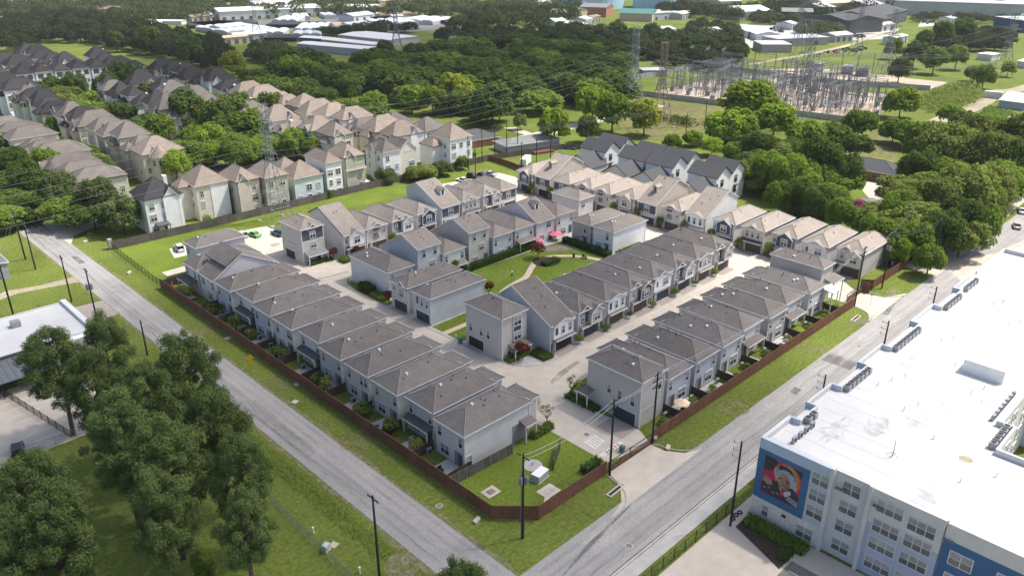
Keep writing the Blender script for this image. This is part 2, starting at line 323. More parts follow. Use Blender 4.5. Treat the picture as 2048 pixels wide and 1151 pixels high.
def smooth(pts, n=5):
    out = []
    for i in range(len(pts) - 1):
        p0, p1, p2, p3 = pts[max(i - 1, 0)], pts[i], pts[i + 1], pts[min(i + 2, len(pts) - 1)]
        for k in range(n):
            t = k / n; out.append(tuple(.5 * ((2 * p1[j]) + (-p0[j] + p2[j]) * t + (2 * p0[j] - 5 * p1[j] + 4 * p2[j] - p3[j]) * t * t + (-p0[j] + 3 * p1[j] - 3 * p2[j] + p3[j]) * t ** 3) for j in (0, 1)))
    return out + [pts[-1]]
sheet('park_path', ribbon(smooth(pa), .75), .13, 'path')
sheet('mulch_bed', arc(135.5, 126.3, 3.4, 0, 360, 20)[:-1], .134, 'mulch')
sheet('mulch_bed', [(140, 131.2), (148.6, 126), (149, 130.5), (142, 133.6)], .126, 'stain')
for p in ([(61, 62.1), (80, 61.6), (80, 79.8), (82.3, 79.8), (82.3, 64), (88.5, 63)],): pass
sheet('corner_lawn', [(61.0, 66.2), (65.4, 61.6), (80.0, 61.6), (82.0, 66), (82.3, 73.0), (83.6, 75.6), (61.0, 76.2)], .02, 'lawn')
sheet('detention_lawn', [(61.2, 178.5), (82.6, 178.5), (82.6, 198), (92, 200), (176, 192), (195, 195), (192, 206.3), (62, 209.6)], .015, 'lawn')
for nm, P in (('lawn_strip', [(56.4, 57.2), (59.6, 57.2), (59.6, 176), (56.4, 176)]),):
    sheet(nm, P, .006, 'grass')
sheet('parking_bay', [(151, 184), (151.5, 195.2), (160, 196.3), (183, 193.2), (183.2, 185), (178.4, 177.6), (171.5, 177.8)], .036, 'concrete'); sheet('parking_bay', [(85, 182), (87.5, 197.4), (92.5, 200.2), (99.2, 199.4), (99.4, 184), (92, 180)], .036, 'concrete'); sheet('parking_bay', [(70.6, 193.4), (75.6, 193), (76.2, 200.4), (72.4, 200.8)], .036, 'concrete')
sheet('bungalow_drive', [(246, 88), (253, 91), (263.4, 97), (262.6, 101), (251, 97.4), (244, 92)], .018, 'concrete'); sheet('bungalow_lawn', [(248, 86), (264, 92), (264, 108), (252, 108), (244, 96)], .011, 'lawn')
# paver drives in front of the garages
for x in (102.4, 110.7, 118.9, 127.2, 135.4, 143.6, 151.7, 159.9):
    sheet('paver_drive', [(x - .4, 90.95), (x + 4.9, 90.95), (x + 4.9, 92.9), (x - .4, 92.9)], .108, 'paver')
for y in (103.2, 119.2, 127.0): sheet('paver_drive', [(91.75, y - .5), (92.7, y - .5), (92.7, y + 5.0), (91.75, y + 5.0)], .108, 'paver')
sheet('paver_drive', [(88.8, 65.4), (93.0, 65.4), (93.0, 70.6), (88.8, 70.6)], .04, 'paver')
for i in range(14):
    y = 67.6 + i * 7.95; x = 180.6 - i * .42
    sheet('paver_drive', [(x - 3.6, y + .6), (x, y + .6), (x, y + 5.4), (x - 3.6, y + 5.4)], .042, 'paver')
for x in (101.6, 108.2, 118, 125, 133.3, 141, 149, 156): sheet('paver_drive', [(x, 160.2), (x + 5, 160.2), (x + 5, 162.6), (x, 162.6)], .042, 'paver')
# joints across the concrete street: real saw cuts
jb = MB()
for y in range(66, 176, 6): jb.box(83, y, .033, 91.2, y + .07, .0365)
for x in range(98, 164, 6): jb.box(x, 82.4, .033, x + .07, 90.6, .0365)
for y in range(72, 176, 6): jb.box(168, y, .033, 176.5, y + .07, .0365)
jb.box(87.0, 64, .0332, 87.07, 176, .0368); jb.box(93, 86.4, .0332, 165, 86.47, .0368)
o = jb.build('street_joint', 'concrete_grey'); o['kind'] = 'structure'
for P in ([(93, 84.6), (97, 85.6), (100, 86.3), (103.5, 86.9), (103, 87.6), (98, 87.2), (94, 86)], [(84.6, 77.5), (86, 80.5), (88.6, 83.4), (88.2, 83.8), (85.4, 81)], [(84, 157.2), (92, 155.8), (97, 155.2), (97, 155.8), (91, 156.5), (84, 158)],
          [(92, 183.4), (94.4, 183), (95, 185), (92.6, 185.6)], [(96, 176.6), (99, 176), (99.4, 179), (97.2, 180)], [(170, 84), (172.4, 84.4), (172, 85.2), (170, 84.9)], [(154, 57.6), (160, 55.6), (165, 56), (158, 58.6)]):
    sheet('street_stain', P, .046, 'stain_patchy')
# road numbers and red warning blocks painted at the near gate
for k in range(5): sheet('street_marking', [(83.6 + k * .62, 66.4 + .1 * k), (83.95 + k * .62, 66.5 + .1 * k), (84.3 + k * .62, 69.2 + .1 * k), (83.9 + k * .62, 69.3)], .05, 'road_paint')
sheet('street_marking', [(82.9, 64.4), (88.2, 64.4), (88.2, 65.2), (82.9, 65.2)], .05, 'road_paint')
for k in range(5): sheet('street_marking', [(84.2 + k * .7, 64.52), (84.55 + k * .7, 64.52), (84.55 + k * .7, 65.06), (84.2 + k * .7, 65.06)], .054, 'brick_orange')
# left of the side street
sheet('gravel_track', [(10, 192.5), (30, 195.6), (36, 197.2), (41, 196.2), (48.4, 194.4), (48.4, 198.6), (41, 198.6), (35, 200.5), (28, 198.6), (10, 196)], .012, 'dirt')
sheet('shop_forecourt', [(40, 180.6), (48.4, 179.8), (48.4, 170.2), (43.2, 169.6), (40, 169.9)], .012, 'paver')
sheet('side_street_entry', [(55.3, 246), (57.4, 243.6), (64.8, 242.6), (72, 242.8), (72, 232), (62, 230.8), (58.2, 228.6), (55.3, 222)], .02, 'concrete')
sheet('shop_parking', [(-20, 152), (34.8, 152), (34.8, 127.6), (15, 127.2), (-20, 129)], .016, 'concrete')
for k in range(8): sheet('parking_line', [(20.5 - k * .1, 131 + k * 2.6), (24.6, 131 + k * 2.6), (24.6, 131.14 + k * 2.6), (20.5, 131.14 + k * 2.6)], .02, 'road_paint')
sheet('dark_drive', [(86, 238), (82, 238), (83, 330), (87, 330)], .014, 'asphalt_dark')
sheet('boulevard', [(108, 240), (121, 240), (121, 470), (108, 470)], .01, 'asphalt_dark')
# roads further off
sheet('road_crosstown', [(212, 219), (318, 221), (318, 228), (212, 226)], .019, 'concrete')
sheet('road_crosstown', [(231.8, 242.0), (235.8, 238.1), (231.5, 218.7), (226.8, 215.9)], .022, 'concrete')
sheet('easement_track', ribbon(smooth([(460.0, 261.9), (516.1, 258.3), (584.0, 259.0), (637.3, 266.5), (700.4, 273.2)]), 2.4), .022, 'dirt')
sheet('nursery_road', ribbon(smooth([(330, 118), (362.8, 118.9), (423.9, 118.9), (470.8, 123.5), (491.2, 117.6), (620, 112)]), 4), .02, 'dirt')
sheet('nursery_road', [(383.3, 98.8), (383.6, 96.2), (416.0, 99.0), (413.8, 101.2)], .018, 'dirt')
sheet('road_main_far', [(196, 55), (330, 60), (330, 68), (196, 63)], .0305, 'concrete')
sheet('road_fork', [(196, 49), (215, 40), (330, 26), (330, 36), (222, 50), (205, 58)], .027, 'concrete')
sheet('meadow', [(276.8, 115.1), (289.4, 102.7), (320.1, 113.3), (336.1, 130.8), (316.9, 133.6)], .008, 'dry_grass')
sheet('easement_meadow', [(263.1, 204.7), (258.3, 179.2), (282.4, 178.0), (335.1, 197.5), (325.1, 239.5), (320.0, 250.1)], .007, 'dry_grass')
sheet('cottage_lawn', [(190.8, 214.1), (193.5, 206.9), (211.2, 207.0), (222.1, 235.5), (208.8, 233.6)], .009, 'lawn')
sheet('easement_lawn', [(442.4, 236.7), (470.7, 217.1), (483.7, 162.2), (524.3, 177.0), (521.9, 263.9), (491.0, 263.9)], .008, 'grass')
sheet('lot_lawn', [(294.2, 467.8), (308.0, 424.2), (322.3, 459.4), (305.9, 531.3), (291.7, 552.8), (251.0, 503.9)], .008, 'dry_grass')
# substation yards
sheet('substation_yard', [(332.3, 246.9), (339.7, 199.4), (342.9, 166.5), (345.6, 147.9), (365.2, 142.3), (409.1, 152.7), (425.8, 159.5), (413.1, 176.5), (429.9, 197.2), (428.0, 222.5), (413.6, 247.9), (380.8, 247.4)], .02, 'gravel')
sheet('substation_yard', [(444.7, 259.7), (442.4, 236.7), (438.4, 192.4), (453.4, 151.1), (481.8, 151.0), (479.7, 169.8), (482.0, 182.4), (477.3, 227.2), (443.0, 250.8)], .0265, 'gravel')
# service bays of the nursery
for P in ([(382.4, 109.2), (383.0, 99.0), (414.9, 100.1), (428.0, 114.9)], [(383.0, 96.7), (386.4, 88.8), (409.4, 95.1), (401.6, 97.7)]): sheet('plant_rows_ground', P, .016, 'weeds')
for P in ([(587.0, 315.8), (609.4, 293.9), (646.7, 297.2), (642.7, 329.7), (638.5, 364.1)], [(636.8, 313.9), (683.8, 275.0), (705.7, 275.4), (639.4, 290.7)], [(756.7, 272.3), (793.6, 261.2), (824.7, 275.2), (809.8, 289.8)]): sheet('parking_lot', P, .02, 'concrete_grey')
for P in ([(300.7, 694.9), (408.0, 559.5), (499.7, 683.5), (321.4, 741.0)], [(386.3, 543.1), (494.7, 548.2), (535.3, 607.0), (486.8, 682.0)]): sheet('nursery_ground', P, .012, 'asphalt_dark')
sheet('bare_lot', [(486.8, 682.0), (541.2, 642.9), (573.1, 696.5), (518.4, 725.8)], .014, 'dirt')
sheet('industrial_yard', [(577.7, 405.8), (669.6, 393.2), (730.6, 277.1), (651.9, 257.0), (598.9, 283.3), (531.4, 302.0), (540.3, 340.7)], .0065, 'concrete_grey')
# weeds of the verge by the pines: real leaf cards come with the shrubs
sheet('worn_patch', arc(46.2, 67.5, 2.4, 0, 360, 12)[:-1], .009, 'soil_patchy'); sheet('worn_patch', [(176, 57.6), (180, 57.2), (181.4, 58.8), (178, 60)], .0125, 'soil_patchy')
# ---------------------------------------------------------------- building parts
WC = {}
def window_meshes(w_, h_, nx, ny, frame='trim', blind=.5, pane='glass'):
    k = (w_, h_, nx, ny, frame, blind, pane)
    if k not in WC:
        b = MB(); t = .11; x0, x1 = -w_ / 2, w_ / 2; d0, d1 = -.09, .04
        b.box(x0 - t, d0, -t, x0, d1, h_ + t); b.box(x1, d0, -t, x1 + t, d1, h_ + t); b.box(x0, d0, -t, x1, d1, 0); b.box(x0, d0, h_, x1, d1, h_ + t)
        for i in range(1, nx): x = x0 + w_ * i / nx; b.box(x - .045, d0 + .01, 0, x + .045, d1, h_)
        for j in range(1, ny): z = h_ * j / ny; b.box(x0, d0 + .02, z - .035, x1, d1, z + .035)
        g = MB(); g.box(x0 - .01, -.03, -.01, x1 + .01, .03, h_ * (1 - blind) + .01); g.box(x0 - .01, -.03, h_ * (1 - blind) + .01, x1 + .01, .03, h_ + .01, 1)
        WC[k] = (b.mesh('window', frame), g.mesh('pane', [pane, 'blind']))
    return WC[k]
class H:                                            # a building: root empty at the footprint centre, local axes
    def __init__(s, name, label, cat, group, x0, x1, y0, y1, rot=0.):
        s.cx, s.cy = (x0 + x1) / 2, (y0 + y1) / 2; s.a, s.b = (x1 - x0) / 2, (y1 - y0) / 2
        s.root = empty(name, (s.cx, s.cy, 0), R(rot), label, cat, group)
        s.roof = None
    def L(s, x, y): return (x - s.cx, y - s.cy)
    def place(s, face, t, z, out=0.):
        if face == 'S': return ((-s.a + 2 * s.a * t, -s.b - out, z), 0.)
        if face == 'W': return ((-s.a - out, s.b - 2 * s.b * t, z), -math.pi / 2)
        if face == 'E': return ((s.a + out, -s.b + 2 * s.b * t, z), math.pi / 2)
        return ((s.a - 2 * s.a * t, s.b + out, z), math.pi)
    def win(s, face, t, z, w_=.9, h_=1.5, nx=1, ny=2, frame='trim', out=0., blind=.45, parent=None):
        a, g = window_meshes(w_, h_, nx, ny, frame, blind); loc, rz = s.place(face, t, z, out + .02)
        o = link('window', a, parent or s.root, loc, rz); link('pane', g, o); return o
    def panel(s, name, face, t, z, w_, h_, m, proud=.05, parent=None, out=0.):
        loc, rz = s.place(face, t, z, out); return MB().box(-w_ / 2, -proud, 0, w_ / 2, .05, h_).build(name, m, parent or s.root, loc, rz)
    def garage(s, face, t, w_=4.9, h_=2.2, m='garage_blue', frame='trim', out=0.):
        loc, rz = s.place(face, t, 0, out); b = MB()
        b.box(-w_ / 2 - .18, -.08, .02, -w_ / 2, .05, h_ + .18); b.box(w_ / 2, -.08, .02, w_ / 2 + .18, .05, h_ + .18); b.box(-w_ / 2, -.08, h_, w_ / 2, .05, h_ + .18)
        f = b.build('garage_frame', frame, s.root, loc, rz); d = MB()
        for k in range(4): d.box(-w_ / 2 + .01, -.035, .03 + k * h_ / 4, w_ / 2 - .01, .04, (k + 1) * h_ / 4 - .02)
        d.box(-w_ / 2, -.012, .03, w_ / 2, .03, h_); d.build('garage_door', m, f)
    def open_garage(s, face, t, w_=4.9, h_=2.2):
        loc, rz = s.place(face, t, 0); b = MB()
        b.box(-w_ / 2 - .18, -.08, .02, -w_ / 2, .05, h_ + .18); b.box(w_ / 2, -.08, .02, w_ / 2 + .18, .05, h_ + .18); b.box(-w_ / 2, -.08, h_, w_ / 2, .05, h_ + .18)
        f = b.build('garage_frame', 'trim', s.root, loc, rz)
        MB().box(-w_ / 2, -.02, .03, w_ / 2, .03, h_).build('garage_shade_panel', 'garage_shade', f)  # flat near-black panel in the doorway, painted as the shade inside the garage
    def walls(s, ze, m, z0=0.):
        s.ze = ze; return MB().box(-s.a, -s.b, z0, s.a, s.b, ze).build('wall', m, s.root)
    def corners(s, ze, m='trim', which=((-1, -1), (-1, 1), (1, -1))):
        for i, j in which:
            x, y = i * s.a, j * s.b
            MB().box(x - .09, y - .09, .02, x + .09, y + .09, ze - .02).build('corner_board', m, s.root)
    def hip(s, ze, m, pitch=.5, oh=.38, gut='trim', axis=None, parent=None, box=None):
        x0, x1, y0, y1 = box or (-s.a, s.a, -s.b, s.b); x0 -= oh; x1 += oh; y0 -= oh; y1 += oh
        lx, ly = x1 - x0, y1 - y0; h = pitch * min(lx, ly) / 2; e = min(lx, ly) / 2
        if lx >= ly: r0, r1 = (x0 + e, (y0 + y1) / 2), (x1 - e, (y0 + y1) / 2)
        else: r0, r1 = ((x0 + x1) / 2, y0 + e), ((x0 + x1) / 2, y1 - e)
        t = .16; V = [(x0, y0, ze), (x1, y0, ze), (x1, y1, ze), (x0, y1, ze), (x0, y0, ze + t), (x1, y0, ze + t), (x1, y1, ze + t), (x0, y1, ze + t), (*r0, ze + t + h), (*r1, ze + t + h)]
        F = [(3, 2, 1, 0), (0, 1, 5, 4), (1, 2, 6, 5), (2, 3, 7, 6), (3, 0, 4, 7)]
        F += [(4, 5, 9, 8), (6, 7, 8, 9), (7, 4, 8), (5, 6, 9)] if lx >= ly else [(7, 4, 8, 9), (5, 6, 9, 8), (4, 5, 8), (6, 7, 9)]
        b = MB(); b.add(V, F); r = b.build('roof', m, parent or s.root); s.roof = s.roof or r
        c_ = MB(); E = [(4, 8), (7, 8), (5, 9), (6, 9), (8, 9)] if lx >= ly else [(4, 8), (5, 8), (6, 9), (7, 9), (8, 9)]
        for i, j in E: c_.bar(V[i], V[j], .1)
        c_.build('ridge_cap', 'ridge_shingle' if m == 'roof_brown' else m, r)
        g = MB(); t2 = .08
        g.box(x0 - t2, y0 - t2, ze - .04, x1 + t2, y0 + .01, ze + t - .01); g.box(x0 - t2, y1 - .01, ze - .04, x1 + t2, y1 + t2, ze + t - .01)
        g.box(x0 - t2, y0 + .01, ze - .04, x0 + .01, y1 - .01, ze + t - .01); g.box(x1 - .01, y0 + .01, ze - .04, x1 + t2, y1 - .01, ze + t - .01)
        g.build('gutter', gut, r)
        s.hz = lambda x, y: ze + t + pitch * min(x - x0, x1 - x, y - y0, y1 - y)
        return r
    def ridge_cap(s): pass
    def salt(s, axis, e0, e1, rp, zr, wm, rm, oh=.35, gut='trim', rake='trim'):
        # gable roof across `axis` ('y': profile runs along y and the ridge along x); e0/e1 eave heights, rp ridge place 0..1
        if axis == 'y': n, c = s.b, s.a
        else: n, c = s.a, s.b
        pr = -n + 2 * n * rp; prof = [(-n, 0), (n, 0), (n, e1), (pr, zr), (-n, e0)]
        s0 = (zr - e0) / (pr + n); s1 = (zr - e1) / (n - pr); t = .2
        top = [(-n - oh, e0 - s0 * oh), (pr, zr), (n + oh, e1 - s1 * oh)]
        def ext(pts, lo, hi):
            b = MB()
            if axis == 'y': b.xprism(pts, lo, hi)
            else:
                k = len(pts); b.add([(p[0], lo, p[1]) for p in pts] + [(p[0], hi, p[1]) for p in pts], [tuple(range(k)), tuple(range(2 * k - 1, k - 1, -1))] + [((i + 1) % k, i, k + i, k + (i + 1) % k) for i in range(k)])
            return b
        ext(prof, -c, c).build('wall', wm, s.root)
        pts = [(p[0], p[1] + .02) for p in top] + [(p[0], p[1] + t) for p in top[::-1]]
        r = ext(pts, -c - oh * .6, c + oh * .6).build('roof', rm, s.root); s.roof = r
        rk = [(p[0], p[1] - .06) for p in top] + [(p[0], p[1] + t + .015) for p in top[::-1]]
        for lo in (-c - oh * .6 - .07, c + oh * .6 + .002): ext(rk, lo, lo + .068).build('rake_board', rake, r)
        g = MB()
        for q, zz in ((top[0][0] - .11, top[0][1]), (top[2][0] + .01, top[2][1])):
            if axis == 'y': g.box(-c - oh * .6, q, zz - .02, c + oh * .6, q + .1, zz + t - .03)
            else: g.box(q, -c - oh * .6, zz - .02, q + .1, c + oh * .6, zz + t - .03)
        g.build('gutter', gut, r)
        c_ = MB(); c_.bar((-c - oh * .6, pr, zr + t), (c + oh * .6, pr, zr + t), .1) if axis == 'y' else c_.bar((pr, -c - oh * .6, zr + t), (pr, c + oh * .6, zr + t), .1); c_.build('ridge_cap', 'ridge_shingle' if rm == 'roof_brown' else rm, r)
        def hz(x, y):
            q = y if axis == 'y' else x
            return (e0 + s0 * (q + n) if q < pr else e1 + s1 * (n - q)) + t
        s.hz = hz
    def vents(s, n=4, white=1, spread=.5, seed=0, xr=None, yr=None):
        r = random.Random(seed)
        for k in range(n):
            x = r.uniform(*(xr or (-s.a * spread, s.a * spread))); y = r.uniform(*(yr or (-s.b * .6, s.b * .6))); z = s.hz(x, y)
            MB().cyl(0, 0, -.15, .3, .085, n=6).build('vent_pipe', 'vent_pipe', s.roof, (x, y, z))
        for k in range(white):
            x = r.uniform(*(xr or (-s.a * .7, -s.a * .3))); y = r.uniform(*(yr or (-s.b * .5, s.b * .5))); z = s.hz(x, y)
            MB().box(-.2, -.2, -.1, .2, .2, .25).build('roof_vent', 'plastic_white', s.roof, (x, y, z))
    def bay(s, face, t, z0, z1, w_, d, peak, wm, rm, back=2.2, name='bay', rake='trim'):
        loc, rz = s.place(face, t, z0); h = z1 - z0
        b = MB(); n = w_ / 2
        b.add([(-n, -d, 0), (n, -d, 0), (n, .1, 0), (-n, .1, 0), (-n, -d, h), (n, -d, h), (n, .1, h), (-n, .1, h), (0, -d, h + peak), (0, .1, h + peak)],
              [(3, 2, 1, 0), (0, 1, 5, 8, 4), (1, 2, 6, 5), (3, 0, 4, 7), (4, 8, 9, 7), (8, 5, 6, 9), (2, 3, 7, 9, 6)])
        o = b.build(name, wm, s.root, loc, rz)
        r = MB(); s0 = peak / n; ov = .25; t2 = .14
        for q in (-1, 1):
            P = [(q * (n + ov), -d - ov, h - s0 * ov + .03), (0, -d - ov, h + peak + .03), (0, back, h + peak + .03), (q * (n + ov), back, h - s0 * ov + .03)]
            if q < 0: P = P[::-1]
            P2 = [(x, y, z + t2) for x, y, z in P]
            r.add(P + P2, [(3, 2, 1, 0), (4, 5, 6, 7), (0, 1, 5, 4), (1, 2, 6, 5), (2, 3, 7, 6), (3, 0, 4, 7)])
        r.build(name + '_roof', rm, o)
        k = MB()
        for q in (-1, 1):
            P = [(q * (n + ov), h - s0 * ov - .1), (0, h + peak - .1), (0, h + peak + t2 + .05), (q * (n + ov), h - s0 * ov + t2 + .05)]
            if q < 0: P = P[::-1]
            k.add([(x, -d - ov - .06, z) for x, z in P] + [(x, -d - ov - .002, z) for x, z in P], [(0, 1, 2, 3), (7, 6, 5, 4), (0, 4, 5, 1), (1, 5, 6, 2), (2, 6, 7, 3), (3, 7, 4, 0)])
        k.build('rake_board', rake, o)
        c = MB(); c.box(-n - .05, -d - .05, 0, -n + .1, -d + .1, h); c.box(n - .1, -d - .05, 0, n + .05, -d + .1, h); c.box(-n, -d - .06, -.05, n, -d + .02, .12); c.build('bay_trim', rake, o)
        return o
    def canopy(s, face, t, z, w_, d, drop=.5, m='roof_charcoal', posts=True, edge='trim'):
        loc, rz = s.place(face, t, z)
        o = MB().add([(-w_ / 2, -d, -drop), (w_ / 2, -d, -drop), (w_ / 2, .05, 0), (-w_ / 2, .05, 0), (-w_ / 2, -d, -drop + .14), (w_ / 2, -d, -drop + .14), (w_ / 2, .05, .14), (-w_ / 2, .05, .14)],
                     [(3, 2, 1, 0), (4, 5, 6, 7), (0, 1, 5, 4), (1, 2, 6, 5), (2, 3, 7, 6), (3, 0, 4, 7)]).build('canopy', m, s.root, loc, rz)
        MB().box(-w_ / 2 - .02, -d - .09, -drop - .1, w_ / 2 + .02, -d - .004, -drop + .12).build('canopy_edge', edge, o)
        if posts:
            for q in (-1, 1): MB().box(q * (w_ / 2 - .15) - .09, -d + .08, -z, q * (w_ / 2 - .15) + .09, -d + .26, -drop - .02).build('post', edge, o)
        return o
    def dormer(s, x, y, w_, h_, face, wm, rm, back=2.4):
        z = s.hz(x, y) - s.cy * 0; rz = 0 if face == 'S' else -math.pi / 2
        b = MB(); n = w_ / 2; pk = n * .8
        b.add([(-n, 0, -.8), (n, 0, -.8), (n, back, -.8), (-n, back, -.8), (-n, 0, h_), (n, 0, h_), (n, back, h_), (-n, back, h_), (0, 0, h_ + pk), (0, back, h_ + pk)],
              [(3, 2, 1, 0), (0, 1, 5, 8, 4), (1, 2, 6, 5), (3, 0, 4, 7), (4, 8, 9, 7), (8, 5, 6, 9), (2, 3, 7, 9, 6)])
        o = b.build('dormer', wm, s.roof, (x, y, z), rz); r = MB()
        for q in (-1, 1):
            P = [(q * (n + .15), -.2, h_ - .1), (0, -.2, h_ + pk + .03), (0, back, h_ + pk + .03), (q * (n + .15), back, h_ - .1)]
            if q < 0: P = P[::-1]
            r.add(P + [(a, c, d + .1) for a, c, d in P], [(3, 2, 1, 0), (4, 5, 6, 7), (0, 1, 5, 4), (1, 2, 6, 5), (2, 3, 7, 6), (3, 0, 4, 7)])
        r.build('dormer_roof', rm, o)
        MB().box(-n * .5, -.03, .1, n * .5, .02, h_).build('dormer_window', 'glass', o)
ORD = ['first', 'second', 'third', 'fourth', 'fifth', 'sixth', 'seventh', 'eighth', 'ninth', 'tenth', 'eleventh', 'twelfth', 'thirteenth', 'fourteenth', 'fifteenth', 'sixteenth']
CN = {'wall_blue': 'pale blue', 'wall_lav': 'lavender grey', 'wall_greige': 'greige', 'wall_white': 'white', 'wall_tan': 'tan', 'wall_pale': 'pale grey', 'wall_navy': 'navy', 'wall_slate': 'slate', 'wall_cream': 'cream', 'wall_sand': 'sand', 'wall_sage': 'sage', 'wall_mint': 'mint white'}

# ---------------------------------------------------------------- the compound's townhouses
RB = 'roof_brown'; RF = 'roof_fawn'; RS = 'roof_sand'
# row backing onto the side-street fence, gable ends along x
cols = ['wall_pale', 'wall_blue', 'wall_lav', 'wall_lav', 'wall_blue', 'wall_pale', 'wall_pale', 'wall_blue', 'wall_pale', 'wall_blue']
for i in range(10):
    y0 = 77.0 + 8.23 * i; por = i in (1, 5, 8); x0 = 66.2 if por else 65.4
    h = H('townhouse', '%s townhouse, %s from the corner lawn along the side street fence%s' % (CN[cols[i]], ORD[i], ', with porch' if por else ''), 'townhouse', 'townhouses along the side street fence', x0, 79.2, y0, y0 + 6.6)
    ze = 6.1
    h.walls(ze, cols[i]); h.corners(ze)
    h.hip(ze, RB, .52)
    MB().box(-h.a + .3, -h.b + .9, 0, h.a + 2.7, h.b - .9, ze - .5).build('front_wing', cols[i], h.root)
    h.hip(ze - .5, RB, .6, box=(h.a - 4.5, h.a + 2.7, -h.b + .9, h.b - .9))
    hz = h.hz; s_ = .52; x_0, x_1, y_0, y_1 = -h.a - .38, h.a + .38, -h.b - .38, h.b + .38
    h.hz = lambda x, y: ze + .16 + .52 * min(x - x_0, x_1 - x, y - y_0, y_1 - y)
    h.vents(5, 1, .7, seed=i)
    h.win('W', .13, 3.6, .8, 1.6); h.win('W', .87, 3.6, .8, 1.6)
    if i == 3: h.win('W', .68, 3.6, .8, 1.6)
    if i == 6: h.win('W', .74, 3.6, .8, 1.6)
    h.win('W', .3, .7, 1.9, 1.7, 2, 2)
    h.panel('patio_shade_panel', 'W', .78, .02, 1.9, 2.5, 'recess_shade', .02); h.panel('patio_door', 'W', .84, .04, .9, 2.1, 'door', .05)
    if por: h.canopy('W', .5, 3.35, 6.3, 1.5, .55)
    if i == 0:
        h.win('S', .06, .3, 1.0, 1.9); h.panel('side_panel', 'S', .86, .05, 3.6, 3.0, 'recess_shade', .03)
        h.canopy('S', .93, 3.5, 2.6, 1.7, .5, m=RB)
# big gabled house and its neighbours at the end of that row
h = H('townhouse', 'townhouse with tall lavender gable wall and stepped brown roof near the detention lawn', 'townhouse', None, 65.4, 80.5, 158.9, 165.9)
h.salt('x', 6.1, 6.1, .45, 10.4, 'wall_lav', RB)
MB().add([(-h.a + 3.2, -h.b + .05, 6.4), (-h.a + 3.2, h.b + 2, 6.4), (-h.a + 3.2, h.b + 2, 8.8), (-h.a + 3.2, -h.b + .05, 8.8), (-.2, -h.b + .05, 6.4), (-.2, h.b + 2, 6.4), (-.2, h.b + 2, 10.2), (-.2, -h.b + .05, 10.2)],
         [(0, 1, 2, 3)[::-1], (4, 5, 6, 7), (0, 4, 7, 3), (1, 2, 6, 5), (3, 7, 6, 2), (0, 1, 5, 4)]).build('roof_loft', 'wall_lav', h.root)
MB().add([(-h.a + 2.8, -h.b - .3, 8.6), (-h.a + 2.8, h.b + 2.2, 8.6), (-.6, h.b + 2.2, 10.75), (-.6, -h.b - .3, 10.75), (-h.a + 2.8, -h.b - .3, 8.85), (-h.a + 2.8, h.b + 2.2, 8.85), (-.6, h.b + 2.2, 11.0), (-.6, -h.b - .3, 11.0)],
         [(0, 1, 2, 3), (7, 6, 5, 4), (0, 4, 5, 1), (1, 5, 6, 2), (2, 6, 7, 3), (3, 7, 4, 0)]).build('loft_roof', RB, h.root)
h.win('W', .2, 3.6, .8, 1.6); h.win('W', .85, 3.6, .8, 1.6); h.win('W', .6, .7, 1.9, 1.7, 2, 2); h.corners(6.1)
h = H('townhouse', 'pale townhouse with dark porch roof between the gabled house and the tall end house', 'townhouse', None, 65.4, 80.5, 167.0, 173.4)
h.walls(6.1, 'wall_pale'); h.corners(6.1); h.hip(6.1, RB, .55); h.vents(4, 1, seed=31); h.win('W', .15, 3.6, .8, 1.6); h.win('W', .75, 3.6, .8, 1.6); h.canopy('W', .4, 3.35, 6.2, 2.2, .6); h.win('W', .3, .7, 1.4, 1.7, 2, 2)
h = H('townhouse', 'tall grey end townhouse with hipped roof overlooking the detention lawn', 'townhouse', None, 69.0, 80.8, 174.6, 180.4)
h.walls(8.3, 'wall_lav'); h.corners(8.3); h.hip(8.3, RB, .5); h.vents(3, 1, seed=32); h.win('W', .2, 5.6, .9, 1.6); h.win('W', .2, 2.6, .9, 1.6)
